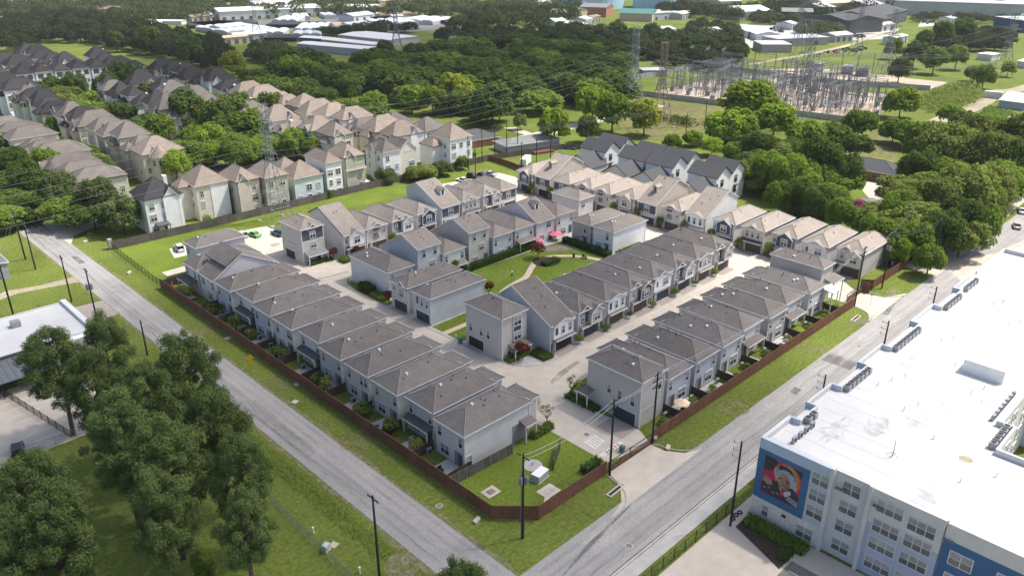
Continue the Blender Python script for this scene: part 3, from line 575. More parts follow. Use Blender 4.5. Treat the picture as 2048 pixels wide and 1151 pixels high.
# row backing onto the main-street fence
xs = [101.0, 109.3, 117.7, 126.0, 134.4, 142.5, 150.9]
cols = ['wall_blue', 'wall_blue', 'wall_pale', 'wall_pale', 'wall_greige', 'wall_blue', 'wall_pale']
h = H('townhouse', 'greige three-storey corner townhouse with dark garage beside the near gate', 'townhouse', None, 93.4, 99.6, 65.4, 76.6)
h.walls(8.7, 'wall_greige'); h.corners(8.7); h.hip(8.7, RB, .5); h.vents(4, 1, .6, seed=50)
for t in (.42, .62, .86): h.win('W', t, 3.6 if t > .5 else 4.0, .8, 1.7)
h.garage('W', .72, 4.6, 2.2); h.win('S', .8, 5.4, .9, 1.6); h.canopy('W', .02, 3.2, 2.6, 1.9, .5, m=RB)
h.panel('belt_board', 'S', .5, 3.0, 6.1, .14, 'trim', .03)
for i, x in enumerate(xs):
    por = i in (3, 5); y0 = 66.3 if por else 65.5
    h = H('townhouse', '%s townhouse, %s after the corner house along the main street fence' % (CN[cols[i]], ORD[i]), 'townhouse', 'townhouses along the main street fence', x, x + 6.6, y0, 78.8)
    ze = 6.1; h.walls(ze, cols[i]); h.corners(ze); h.hip(ze, RB, .52)
    MB().box(-h.a + .9, h.b - .1, 0, h.a - .9, h.b + 2.4, ze - .5).build('front_wing', cols[i], h.root); b_ = h.b
    h.hip(ze - .5, RB, .6, box=(-h.a + .9, h.a - .9, h.b - 4.5, h.b + 2.4))
    x_0, x_1, y_0, y_1 = -h.a - .38, h.a + .38, -h.b - .38, h.b + .38
    h.hz = lambda x, y: ze + .16 + .52 * min(x - x_0, x_1 - x, y - y_0, y_1 - y)
    h.vents(5, 1 if i % 2 else 2, .5, seed=60 + i, yr=(-h.b * .5, h.b * .9))
    h.win('S', .13, 3.6, .8, 1.6); h.win('S', .87, 3.6, .8, 1.6); h.win('S', .68, .7, 2.1, 1.9, 2, 2)
    h.panel('patio_shade_panel', 'S', .22, .02, 1.9, 2.5, 'recess_shade', .02); h.panel('patio_door', 'S', .28, .04, .9, 2.1, 'door', .05)
    if por: h.canopy('S', .5, 3.4, 6.3, 1.6, .5, m=RB)
    if i == 6: h.canopy('S', 1.15, 5.4, 3.2, 2.4, .4, m='trim')
h = H('townhouse', 'tall greige end townhouse with hipped roof beside the far gate', 'townhouse', None, 159.4, 164.4, 67.2, 79.2)
h.walls(8.7, 'wall_greige'); h.corners(8.7); h.hip(8.7, RB, .5); h.vents(5, 1, .5, seed=71); h.canopy('S', .8, 5.9, 5, 2.4, .5, m=RB)
# park block: corner house, then garages facing the cross street
h = H('townhouse', 'greige three-storey townhouse with open garage and blue window bay at the street corner', 'townhouse', None, 92.9, 99.2, 97.5, 107.6)
h.walls(8.9, 'wall_greige'); h.corners(8.9); h.hip(8.9, RB, .5); h.vents(3, 0, .5, seed=80)
for t in (.12, .42, .62): h.win('W', t, 3.4, .8, 1.7)
h.open_garage('W', .27, 4.3, 2.2)
h.panel('window_bay', 'S', .62, 3.2, 2.3, 5.5, 'trim', .14); h.win('S', .62, 6.5, 1.8, 1.7, 2, 2, out=.14); h.panel('bay_panel', 'S', .62, 5.25, 1.9, .95, 'wall_navy', .17); h.win('S', .62, 3.4, 1.8, 1.7, 2, 2, out=.14)
h.canopy('S', .6, 2.95, 4.6, 2.1, .6, m=RB); h.win('S', .28, .8, .8, 1.5); h.panel('front_door', 'S', .8, .05, 1, 2.1, 'door', .06)
spec = [  # wall, bay wall, bay kind, garage
    ('wall_blue', 'wall_white', 'tri', None), ('wall_navy', 'wall_tan', 'side', 'garage_blue'), ('wall_lav', 'wall_white', 'tri', 'garage_brown'), ('wall_lav', 'wall_slate', 'side', 'garage_brown'),
    ('wall_lav', 'wall_white', 'gable', 'garage_blue'), ('wall_navy', 'wall_white', 'side', 'garage_blue'), ('wall_lav', 'wall_greige', 'tri', 'garage_brown'), ('wall_navy', 'wall_tan', 'side', 'garage_brown')]
def front(h, face, wm, bm, kind, gm, ze, W_, i, rm=RB):
    if gm: h.garage(face, .6, 4.6, 2.15, gm)
    else:
        h.open_garage(face, .6, 4.6, 2.15)
    h.panel('stone_pier', face, .14, .02, .5, 2.5, 'stonework', .12); h.panel('stone_pier', face, .97, .02, .4, 2.5, 'stonework', .12)
    h.panel('front_door', face, .06, .05, .8, 2.1, 'door', .04)
    if kind == 'tri':
        h.canopy(face, .55, 3.15, W_ * .88, 1.0, .35, m=rm, posts=False)
        bw = h.bay(face, .5, 3.2, 5.9, W_ * .86, .5, .9, bm, rm)
        h.panel('window_panel', face, .2, 3.9, .75, 1.5, 'wall_navy', .04, out=.5)
        h.win(face, .48, 3.8, .75, 1.6, out=.5); h.win(face, .78, 3.8, .75, 1.6, out=.5)
    elif kind == 'side':
        h.bay(face, .32, 3.3, 5.9, W_ * .5, .05, 1.2, wm, rm)
        h.bay(face, .7, 2.9, 5.5, W_ * .52, 1.0, 1.1, bm, rm)
        h.win(face, .7, 3.6, 1.7, 1.6, 2, 2, out=1.0); h.win(face, .2, 3.9, .7, 1.4, out=.05)
        h.canopy(face, .25, 3.1, W_ * .45, .9, .35, m=rm, posts=False)
    elif kind == 'gable':
        h.bay(face, .5, 2.8, 5.6, W_ * .96, .3, 1.4, bm, rm); h.win(face, .66, 3.7, 1.7, 1.6, 2, 2, out=.3); h.panel('shutter', face, .2, 3.9, .5, 1.2, 'wall_slate', .04, out=.3)
    elif kind == 'panel':
        h.panel('dark_panel', face, .5, 3.3, W_ * .96, 2.2, 'wall_slate', .06); h.win(face, .5, 3.6, 1.6, 1.7, 2, 2, out=.06)
    elif kind == 'juliet':
        h.panel('awning', face, .45, 5.5, 1.9, .14, 'trim_dark', .6); h.win(face, .45, 3.2, 1.4, 2.1, 2, 3)
        h.panel('balcony_rail', face, .45, 3.1, 1.6, .9, 'steel_dark', .22); h.win(face, .85, 4.0, .5, 1.1, 1, 1)
        h.bay(face, .5, 5.5, 5.75, W_ * .9, .08, 1.3, wm, rm)
    elif kind == 'darkgable':
        h.bay(face, .55, 3.0, 5.6, W_ * .7, .7, 1.4, bm, rm); h.win(face, .55, 3.7, 1.6, 1.7, 2, 2, out=.7); h.win(face, .1, 4, .6, 1.2)
        h.canopy(face, .5, 2.9, W_ * .92, .8, .3, m='roof_charcoal', posts=False)
    elif kind == 'three':
        h.canopy(face, .5, 3.1, W_ * .92, 1.1, .4, m='roof_charcoal', posts=False)
        for t in (.25, .5, .75): h.win(face, t, 3.8, .75, 1.6)
        h.bay(face, .45, 5.5, 5.8, W_ * .7, .15, 1.2, wm, rm)
for i, (wm, bm, kd, gm) in enumerate(spec):
    x0 = 101.4 + 8.17 * i
    h = H('townhouse', '%s townhouse with %s bay, %s after the corner house on the park block' % (CN[wm], CN[bm], ORD[i]), 'townhouse', 'townhouses between the cross street and the park', x0, x0 + 6.5, 93.0, 107.6)
    ze = 6.1
    side = {'wall_navy': 'wall_lav'}.get(wm, wm)
    if i == 0: h.salt('y', 6.1, 8.0, .72, 11.2, side, RB); h.vents(3, 0, seed=90)
    else: h.walls(ze, side); h.hip(ze, RB, .56); h.vents(5, 1, .6, seed=90 + i, yr=(-h.b * .4, h.b * .8))
    h.corners(ze)
    front(h, 'S', wm, bm, kd, gm, ze, 6.5, i)
# two houses with garages on the long street, then the block left of the park
for nm, y0, y1, wm, k in (('blue', 118.7, 124.4, 'wall_blue', 0), ('greige', 126.3, 132.0, 'wall_greige', 1)):
    h = H('townhouse', '%s townhouse with dark garage facing the long street%s' % (nm, ', gable over paired window' if k else ', three narrow windows above garage'), 'townhouse', None, 92.8, 107.6, y0, y1)
    h.walls(6.1, wm); h.corners(6.1); h.hip(6.1, RB, .5, oh=.35); h.vents(5, 1, .8, seed=110 + k); h.garage('W', .52, 4.4, 2.2)
    if k: h.bay('W', .62, 3.0, 5.6, 3.6, .1, 1.3, wm, RB); h.win('W', .62, 3.5, 1.3, 1.7, 2, 2, out=.1); h.win('W', .16, 4.4, .7, .9, 1, 1)
    else:
        h.panel('window_panel', 'W', .22, 3.7, .6, 1.6, 'wall_slate', .04)
        for t in (.5, .78): h.win('W', t, 3.6, .7, 1.6)
h = H('townhouse', 'lavender grey townhouse with blank long wall above the clipped hedge', 'townhouse', None, 94.9, 101.6, 136.0, 150.6)
h.walls(6.1, 'wall_lav'); h.corners(6.1); h.hip(6.1, RB, .5); h.vents(2, 2, seed=120); h.win('S', .15, 3.7, .8, 1.6); h.win('S', .85, 3.7, .8, 1.6)
PL = [('b', 104.0, 'wall_blue', 1), ('c', 111.0, 'wall_pale', 0), ('d', 119.6, 'wall_greige', 1), ('e', 127.0, 'wall_blue', 0), ('f', 134.6, 'wall_lav', 0), ('g', 142.4, 'wall_lav', 2), ('h', 150.2, 'wall_pale', 0)]
for i, (k, x0, wm, st) in enumerate(PL):
    h = H('townhouse', '%s townhouse%s, %s along the hedge above the park lawn' % (CN[wm], (' of two storeys', ' with tall three-storey gabled front', ' with dormer and steep gable')[st], ORD[i]), 'townhouse', 'townhouses behind the park hedge', x0, x0 + 6.5, 136.3 if st != 1 else 137.0, 151.5)
    if st == 1: h.salt('y', 8.9, 5.8, .38, 11.0, wm, RF); h.vents(3, 0, seed=130 + i, yr=(-h.b * .7, -h.b * .3)); h.win('S', .28, 6.5, .9, 1.8); h.win('S', .78, 6.5, .9, 1.8); h.win('S', .62, 3.6, 1.5, 1.6, 2, 2); h.win('S', .3, .6, 1.4, 1.6, 2, 2)
    elif st == 2: h.salt('y', 6.1, 6.2, .46, 10.0, wm, RF); h.dormer(.4, -h.b * .55, 1.5, 1.5, 'S', 'wall_white', RF); h.vents(4, 0, seed=130 + i, yr=(-h.b * .8, -h.b * .3)); h.win('S', .7, 3.9, 1.6, 1.5, 2, 2); h.win('S', .3, .6, 1.6, 1.6, 2, 2)
    else: h.walls(6.1, wm); h.hip(6.1, RF, .55); h.vents(3, 0, .5, seed=130 + i); h.win('S', .12, 3.6, .8, 1.6); h.win('S', .88, 3.6, .8, 1.6); h.win('S', .4, .6, 1.6, 1.6, 2, 2)
    if k in 'cf': h.canopy('S', .5, 3.2, 6.2, 1.7, .55, m=RF)
    h.panel('patio_shade_panel', 'S', .82, .02, 1.5, 2.4, 'recess_shade', .02); h.panel('patio_door', 'S', .84, .04, .9, 2.1, 'door', .05); h.corners(6.0)
for nm, y0, y1, wm in (('greige', 125.2, 131.2, 'wall_greige'), ('white', 117.7, 124.1, 'wall_white')):
    h = H('townhouse', '%s townhouse with side wall in sun at the head of the park' % nm, 'townhouse', None, 150.8, 164.3, y0, y1)
    h.walls(6.1, wm); h.corners(6.1); h.hip(6.1, RF, .5); h.vents(1, 2, .5, seed=150); h.win('W', .72, 3.7, .8, 1.6); h.win('W', .3, .6, 1.5, 1.7, 2, 2); h.panel('front_door', 'W', .72, .05, .9, 2.1, 'door', .05); h.panel('awning', 'W', .72, 2.5, 1.5, .1, 'trim_dark', .5)
h = H('townhouse', 'greige townhouse with hipped roof beside the cross lane behind the park', 'townhouse', None, 164.8, 170.8, 141.3, 151.5)
h.walls(6.1, 'wall_greige'); h.corners(6.1); h.hip(6.1, RF, .5); h.win('S', .3, 3.6, 1.3, 1.6, 2, 2); h.vents(1, 0, seed=151)
# row facing the lane behind the park
h = H('townhouse', 'three-storey greige townhouse with slate gable panel and metal porch roof at the lane corner', 'townhouse', None, 91.8, 97.8, 166.9, 176.5)
h.walls(8.9, 'wall_greige'); h.corners(8.9); h.hip(8.9, RF, .5); h.vents(5, 0, .8, seed=160)
for t in (.3, .48, .64): h.win('W', t, 4.0, .4, 1.0, 1, 1)
h.garage('W', .35, 4.4, 2.2); h.panel('slate_panel', 'S', .5, 5.9, 5.9, 2.8, 'wall_slate', .05); h.win('S', .5, 6.3, 1.5, 1.7, 2, 2, out=.05); h.bay('S', .5, 8.6, 8.8, 2.6, .1, 1.0, 'wall_slate', RF); h.win('S', .5, 3.7, 1.5, 1.5, 2, 2)
h.canopy('S', .5, 3.1, 5.6, 2.2, .7, m='roof_metal'); h.panel('belt_board', 'S', .5, 5.6, 6, .2, 'trim', .07); h.panel('front_door', 'S', .7, .05, 1, 2.1, 'door', .05)
T = [(101.1, 'wall_lav', 'wall_white', 'darkgable', 'salt'), (107.9, 'wall_greige', 'wall_greige', 'juliet', 'hip'), (116.0, 'wall_navy', 'wall_white', 'side', 'hip'), (124.2, 'wall_pale', 'wall_navy', 'darkgable', 'hip'), (132.7, 'wall_blue', 'wall_slate', 'panel', 'salt'),
     (140.2, 'wall_greige', 'wall_white', 'three', 'hip'), (148.2, 'wall_navy', 'wall_tan', 'side', 'hip'), (154.9, 'wall_greige', 'wall_slate', 'panel', 'hip')]
for i, (x0, wm, bm, kd, rt) in enumerate(T):
    h = H('townhouse', '%s townhouse with %s front, %s along the lane from the slate-gabled house' % (CN[wm], CN[bm], ORD[i]), 'townhouse', 'townhouses along the back lane', x0, x0 + 6.3, 163.0, 178.5 if rt == 'salt' else 176)
    side = {'wall_navy': 'wall_lav'}.get(wm, wm)
    if rt == 'salt':
        h.salt('y', 6.1, 8.6, .68, 11.0, side, RF, rake='trim_dark' if i == 0 else 'trim')
        if i == 4: h.dormer(.6, -h.b * .5, 1.5, 1.5, 'S', 'wall_white', RF)
    else: h.walls(6.1, side); h.hip(6.1, RF, .58)
    h.vents(3, 0, .5, seed=170 + i, yr=(-h.b * .3, h.b * .6)); h.corners(6.0); front(h, 'S', wm, bm, kd, 'garage_brown', 6.1, 6.3, i, RF)
# far row facing the second street
F = [(174.2, 168.9, 'wall_greige', 'wall_slate', 'darkgable', 'hip'), (174.3, 161.4, 'wall_tan', 'wall_slate', 'panel', 'salt'), (174.6, 153.8, 'wall_tan', 'wall_slate', 'panel', 'hip'), (175.4, 145.9, 'wall_tan', 'wall_tan', 'juliet', 'hip'), (175.2, 138.6, 'wall_greige', 'wall_greige', 'juliet', 'hip'),
     (176.4, 130.9, 'wall_tan', 'wall_tan', 'darkgable', 'hip'), (176.6, 123.4, 'wall_tan', 'wall_slate', 'panel', 'salt'), (177.0, 115.7, 'wall_tan', 'wall_tan', 'juliet', 'hip'), (177.2, 107.7, 'wall_pale', 'wall_white', 'tri', 'salt'), (177.8, 99.5, 'wall_pale', 'wall_navy', 'darkgable', 'hip'),
     (178.5, 91.5, 'wall_tan', 'wall_tan', 'three', 'hip'), (179.6, 83.4, 'wall_greige', 'wall_slate', 'darkgable', 'hip'), (179.3, 75.2, 'wall_lav', 'wall_lav', 'gable', 'hip'), (180.9, 67.2, 'wall_greige', 'wall_tan', 'side', 'hip')]
for i, (x0, y0, wm, bm, kd, rt) in enumerate(F):
    n = len(F) - 1 - i
    h = H('townhouse', '%s townhouse with %s front on the second street, %s from the far gate' % (CN[wm], CN[bm] if bm != wm else 'matching', ORD[n]), 'townhouse', 'townhouses along the second street', x0, x0 + 15, y0, y0 + 6.2)
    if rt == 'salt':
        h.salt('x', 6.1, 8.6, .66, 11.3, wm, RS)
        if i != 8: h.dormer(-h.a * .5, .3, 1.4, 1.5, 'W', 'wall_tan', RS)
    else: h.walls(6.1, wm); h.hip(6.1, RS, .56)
    h.vents(4, 0, .6, seed=190 + i); h.corners(6.0); front(h, 'W', wm, bm, kd, (None if i == 1 else ('garage_brown' if i % 3 else 'garage_blue')), 6.1, 6.2, i, RS)
# white houses with charcoal roofs beyond
for i, (yS, yN) in enumerate(((164.2, 174.6), (148.4, 158.4), (137.4, 147.4), (121.6, 131.6))):
    h = H('town_home', 'white gabled house with charcoal roof behind the tan row, %s from the trailer lot' % ORD[i], 'house', 'white houses with charcoal roofs', 203.5, 219.5, yS, yN)
    RC = 'roof_charcoal'
    h.walls(8.6, 'wall_white')
    for k, xx in enumerate((-4.0, 4.0)):
        b = MB(); n = 4.0; o2 = .35; sl = .72
        b.add([(xx - n, -h.b, 8.6), (xx + n, -h.b, 8.6), (xx, -h.b, 8.6 + n * sl), (xx - n, h.b, 8.6), (xx + n, h.b, 8.6), (xx, h.b, 8.6 + n * sl)], [(0, 1, 2), (5, 4, 3), (0, 2, 5, 3), (1, 4, 5, 2), (0, 3, 4, 1)])
        g = b.build('gable', 'wall_white', h.root); r = MB()
        for q in (-1, 1):
            P = [(xx + q * (n + .25), -h.b - o2, 8.6 - .18), (xx, -h.b - o2, 8.6 + n * sl + .02), (xx, h.b + o2, 8.6 + n * sl + .02), (xx + q * (n + .25), h.b + o2, 8.6 - .18)]
            if q < 0: P = P[::-1]
            r.add(P + [(a, c, d + .2) for a, c, d in P], [(3, 2, 1, 0), (4, 5, 6, 7), (0, 1, 5, 4), (1, 2, 6, 5), (2, 3, 7, 6), (3, 0, 4, 7)])
        rr = r.build('roof', RC, g); kk = MB()
        for q in (-1, 1): kk.bar((xx + q * (n + .25), -h.b - o2 - .05, 8.5), (xx, -h.b - o2 - .05, 8.6 + n * sl + .12), .13)
        kk.build('rake_board', 'trim_dark', rr)
    for t in (.2, .68): h.win('S', t, 5.6, 1.3, 1.9, 2, 2, frame='trim_dark'); h.win('S', t, 2.2, 1.3, 1.9, 2, 2, frame='trim_dark'); h.panel('awning', 'S', t, 4.5, 2, .12, 'trim_dark', .7)
    h.win('S', .04, 5.0, .7, 1.6, frame='trim_dark')
    # low wing with its gable to the west
    w0, w1 = yS - 1.2, yN - .4; wy = (w0 + w1) / 2 - h.cy; n = (w1 - w0) / 2; xw, xe = -h.a - 8.4, -h.a + .3
    MB().add([(xw, wy - n, 0), (xw, wy + n, 0), (xw, wy + n, 5), (xw, wy, 5 + n * .62), (xw, wy - n, 5), (xe, wy - n, 0), (xe, wy + n, 0), (xe, wy + n, 5), (xe, wy, 5 + n * .62), (xe, wy - n, 5)],
             [(0, 1, 2, 3, 4)[::-1], (5, 6, 7, 8, 9), (0, 5, 9, 4), (1, 2, 7, 6), (2, 3, 8, 7), (3, 4, 9, 8), (0, 1, 6, 5)]).build('wing', 'wall_pale', h.root)
    r = MB()
    for q in (-1, 1):
        P = [(xw - .4, wy + q * (n + .3), 5 - .16), (xe, wy + q * (n + .3), 5 - .16), (xe, wy, 5.03 + n * .62), (xw - .4, wy, 5.03 + n * .62)]
        if q > 0: P = P[::-1]
        r.add(P + [(a, c, d + .2) for a, c, d in P], [(3, 2, 1, 0), (4, 5, 6, 7), (0, 1, 5, 4), (1, 2, 6, 5), (2, 3, 7, 6), (3, 0, 4, 7)])
    rr = r.build('wing_roof', RC, h.root); kk = MB()
    for q in (-1, 1): kk.bar((xw - .46, wy + q * (n + .3), 4.95), (xw - .46, wy, 5.15 + n * .62), .13)
    kk.build('rake_board', 'trim_dark', rr)
    a_, g_ = window_meshes(2.6, 1.6, 3, 1, 'trim_dark', .1)
    for q, ww in ((.4, 0), (-.45, 1)):
        o = link('window', a_, h.root, (xw - .03, wy + q * n, 2.4), -math.pi / 2); link('pane', g_, o)
# ---------------------------------------------------------------- older subdivision behind the far fence
def sub_house(label, x0, x1, y0, y1, ze, wm, rm, rot=-2., pitch=.85, group=None, wing=None, chim=None, seed=0, wins=True, name='house', turret=None):
    h = H(name, label, 'house', group, x0, x1, y0, y1, rot); r = random.Random(seed)
    h.walls(ze, wm); h.hip(ze, rm, pitch, oh=.35, gut='trim_dark' if seed % 2 else 'wall_sand')
    if wins:
        nS = max(2, int((x1 - x0) / 3)); nW = max(1, int((y1 - y0) / 5))
        for lv in range(2 if ze < 9 else 3):
            z = .6 + lv * 3.1
            for k in range(nS):
                if r.random() < .85: h.win('S', (k + .5) / nS, z, r.choice((1.2, 1.6, .9)), 1.7, 2, 2, frame='wall_cream' if seed % 2 else 'trim', blind=r.choice((0.01, .5, .99)))
            if lv:
                for k in range(nW): h.win('W', (k + .5) / nW, z, .9, 1.6, 1, 2, frame='wall_cream')
    if wins and r.random() < .45: h.bay('S', r.choice((.3, .7)), .1, ze - .3, r.uniform(3, 4.4), .35, r.uniform(2.0, 3.0), wm, rm, 3.5, 'cross_gable', 'trim')
    if wins and r.random() < .4: h.bay('W', r.uniform(.3, .7), .1, ze - .3, r.uniform(3, 4.2), .35, r.uniform(2.0, 3.0), wm, rm, 3.5, 'cross_gable', 'trim')
    if wing:
        wx0, wx1, wy0, wy1, wz = wing
        MB().box(wx0, wy0, 0, wx1, wy1, wz).build('wing', wm, h.root); q = H.hip(h, wz, rm, pitch, .35, 'trim_dark', box=(wx0, wx1, wy0, wy1))
    if chim: MB().box(chim[0], chim[1], 0 if chim[2] else ze, chim[0] + 1.0, chim[1] + 1.3, ze + 3.6).build('chimney', 'wall_white', h.root)
    if turret:
        tx, ty, tr, tz = turret; MB().cyl(tx, ty, 0, tz, tr, n=16).build('turret', wm, h.root); t = MB().cyl(tx, ty, tz, tz + tr * 1.25, tr + .4, .03, n=16).build('turret_roof', rm, h.root)
        for a in (-150, -110, -70): 
            o = MB().box(-.4, -.12, tz - 2.6, .4, .1, tz - .9).build('turret_window', 'glass', h.root, (tx + tr * math.cos(R(a)), ty + tr * math.sin(R(a)), 0), R(a + 90))
    return h
GS = 'three-storey houses along the compound fence'
h = sub_house('white stucco house with near-black roof and white chimney at the end of the fence', 73.3, 83.0, 214.2, 224, 9.8, 'wall_white', 'roof_dark', group=GS, chim=(3.4, 2.2, 0), seed=1)
h.canopy('S', .35, 3.0, 3.4, 2.0, .5, m='roof_charcoal', edge='trim_dark')
h = sub_house('house with cream side, white front and brown peaked roofs next to the dark-roofed house', 88.2, 97.6, 216, 227, 10, 'wall_cream', 'roof_tan', group=GS, seed=2, wing=(-8, -4.2, -2, 3, 9.4)); h.panel('white_front', 'S', .72, .1, 5.2, 9.7, 'wall_white', .12)
sub_house('sand stucco house with peaked brown roof and small awning along the fence', 98.6, 105.6, 212.6, 224, 9.8, 'wall_sand', 'roof_tan', group=GS, seed=3)
sub_house('sage and sand house with brown roof right behind the lattice tower', 106.7, 113.8, 211, 222, 9.8, 'wall_sage', 'roof_tan', group=GS, seed=4)
sub_house('low mint white house with broad brown hipped roof behind the fence', 115.5, 125.0, 210.2, 219, 7.8, 'wall_mint', 'roof_tan', group=GS, seed=6, wing=(-5.2, 2, 3, 10, 8.6))
sub_house('slim white four-level house with brown peaked roof', 126.2, 131.6, 209.4, 222, 10.8, 'wall_white', 'roof_tan', group=GS, seed=8)
h = sub_house('olive house with belt roof under its top floor along the fence', 133.4, 140.8, 210.4, 221, 10.8, 'wall_sage', 'roof_tan', group=GS, seed=9); h.canopy('S', .5, 7.4, 7.6, .9, .5, m='roof_tan', posts=False)
sub_house('white corner house with broad dark brown roof by the flowering shrubs', 148.2, 155.1, 210.6, 221, 9.8, 'wall_white', 'roof_taupe', group=GS, seed=10)
h = H('house', 'cream house with pointed parapet gable and three small square openings', 'house', GS, 156.4, 163.4, 213, 222, -2); h.salt('x', 8.6, 8.6, .5, 11.6, 'wall_cream', 'roof_taupe', rake='trim')
for t in (.35, .5, .65): h.panel('square_vent', 'S', t, 7.6, .35, .35, 'wall_slate', .03)
h.win('S', .7, 3, 2, 1.6, 3, 2)
h = sub_house('white end house with tall brown roof beside the cottage lawn', 174.4, 184.2, 208.0, 219, 10, 'wall_white', 'roof_tan', group=GS, seed=12, wing=(-9, -4.5, -1, 6, 7.6))
GA = 'brown roofed houses beside the tree-lined entry'; GB = 'houses along the second column of the subdivision'; GC = 'houses inside the subdivision'; GD = 'houses along the far column of the subdivision'
rr = random.Random(5)
def column(xs, yA, yB, step, walls, roofs, grp, fmt, pitch=.8, ze=10, var=1.2, wing=True):
    y = yA; i = 0
    while y < yB:
        x0 = xs[0] + rr.uniform(-var, var) * 1.7; x1 = xs[1] + rr.uniform(-var, var) * 1.5; d = step * rr.uniform(.74, .95)
        wm = rr.choice(walls); rm = roofs(y) if callable(roofs) else rr.choice(roofs)
        tu = (-(x1 - x0) / 2 + 1.5, -d / 2 + .6, 2.0, ze - .6) if rr.random() < .22 else None
        sub_house(fmt % (CN[wm], ORD[i] if i < 16 else 'farthest'), x0, x1, y, y + d, ze + rr.uniform(-1.9, 1.1), wm, rm, rr.uniform(-6, 3), pitch * rr.uniform(.85, 1.3), grp, seed=rr.randint(1, 999), chim=((rr.uniform(-4, 3), rr.uniform(-2, 2), 0) if rr.random() < .3 else None), turret=tu,
                  wing=((-(x1 - x0) / 2 - 1.8, -(x1 - x0) / 2 + 3, -d * .3, d * .3, ze - 1.6) if wing and rr.random() < .5 else None))
        y += step; i += 1
column((66.5, 81), 248.4, 352, 10.4, ['wall_cream', 'wall_sand'], ['roof_taupe'], GA, '%s house under broad taupe roof, %s in from the entry drive', .62, 9.6, .8, False)
sub_house('sand house with round turret under a cone roof facing the boulevard', 91.6, 105, 261.5, 273, 9.8, 'wall_sand', 'roof_tan', -2, .7, GB, seed=21, turret=(-1.5, -6.0, 2.9, 8.9))
column((92, 104.5), 275, 455, 10.6, ['wall_white', 'wall_cream', 'wall_sand'], lambda y: 'roof_taupe' if y < 325 else ('roof_dark' if rr.random() < .75 else 'roof_taupe'), GB, '%s house, %s after the turreted house', .85)
column((123.5, 134), 316, 400, 10.8, ['wall_white', 'wall_cream', 'wall_sand'], ['roof_dark', 'roof_taupe', 'roof_dark'], GC, '%s house, %s along the inner side of the boulevard', .9)
column((138, 150), 318, 400, 12, ['wall_white', 'wall_cream', 'wall_sand'], ['roof_taupe', 'roof_dark', 'roof_taupe'], GC, '%s house, %s behind the boulevard trees', .85)
column((144.5, 156), 237, 300, 12, ['wall_cream', 'wall_white'], ['roof_tan', 'roof_taupe'], GC, '%s house, %s behind the shaded garden trees', .8)
column((164, 177), 224, 345, 11.2, ['wall_white', 'wall_cream', 'wall_sand'], ['roof_tan', 'roof_tan', 'roof_taupe'], GD, '%s house, %s behind the white end house', .85)
column((165, 178), 348, 432, 11.5, ['wall_white', 'wall_cream'], ['roof_dark'], GD, '%s dark-roofed house, %s along the park trees', .8)
sub_house('low grey-roofed house under the live oaks', 186, 198, 238, 248, 6, 'wall_white', 'roof_taupe', 8, .75, None, seed=41, name='house')
sub_house('grey-roofed house with white chimney behind the brown roofs', 181, 193, 252, 262, 6.5, 'wall_white', 'roof_taupe', 8, .75, None, seed=42, chim=(-2, 1, 0))
for i in range(6):
    x0 = 99 + i * 8.6
    h = sub_house('white rowhouse with balconies, %s along the arcaded terrace' % ORD[i], x0, x0 + 8.2, 458 - i * .6, 470, 11.0, 'wall_white', 'roof_dark', -2, .75, 'white arcaded terrace', seed=60 + i, wins=False, name='rowhouse')
    h.panel('balcony_recess', 'S', .28, 7.9, 2.6, 2.3, 'wall_slate', .05); h.panel('balcony_recess', 'S', .75, 7.9, 2.2, 2.3, 'wall_slate', .05)
    for t in (.2, .5, .8): h.win('S', t, 4.4, 1, 1.7, 1, 2)
    h.panel('arch', 'S', .5, .1, 3.0, 2.6, 'wall_slate', .05)
column((96, 108), 482, 545, 12, ['wall_white', 'wall_cream'], ['roof_dark'], GC, '%s dark-roofed house, %s behind the white terrace', .8)
column((114, 126), 480, 560, 12, ['wall_white'], ['roof_dark'], GC, '%s dark-roofed house, %s in the lane behind the terrace', .8)
column((134, 147), 480, 560, 13, ['wall_white', 'wall_cream'], ['roof_dark'], GC, '%s dark-roofed house, %s towards the street trees', .8)
column((154, 168), 442, 500, 13, ['wall_white', 'wall_cream'], ['roof_dark'], GD, '%s dark-roofed house, %s beyond the terrace', .8)

# ---------------------------------------------------------------- apartment block
root = empty('apartment_block', (87.6, 41.4, 0), 0, 'four-storey apartment block with white flat roof and painted portrait on its end wall', 'building')
def AB(name, m, *boxes, parent=root):
    b = MB()
    for q in boxes: b.box(*q)
    return b.build(name, m, parent)
X = 101.5; ZR = 11.9; ZP = 12.75
def lb(x0, y0, z0, x1, y1, z1): return (x0 - 87.6, y0 - 41.4, z0, x1 - 87.6, y1 - 41.4, z1)
AB('wall', 'apt_grey', lb(88.0, 19.8, 0, 189, 41.0, ZR - .06)); AB('wall', 'apt_grey', lb(88.0, -45, 0, 107.5, 19.8, ZR - .06))
AB('roof_membrane', 'roof_white', lb(88, 19.8, ZR - .06, 189, 41, ZR)); AB('roof_membrane', 'roof_white', lb(88, -45, ZR - .06, 107.5, 19.8, ZR))
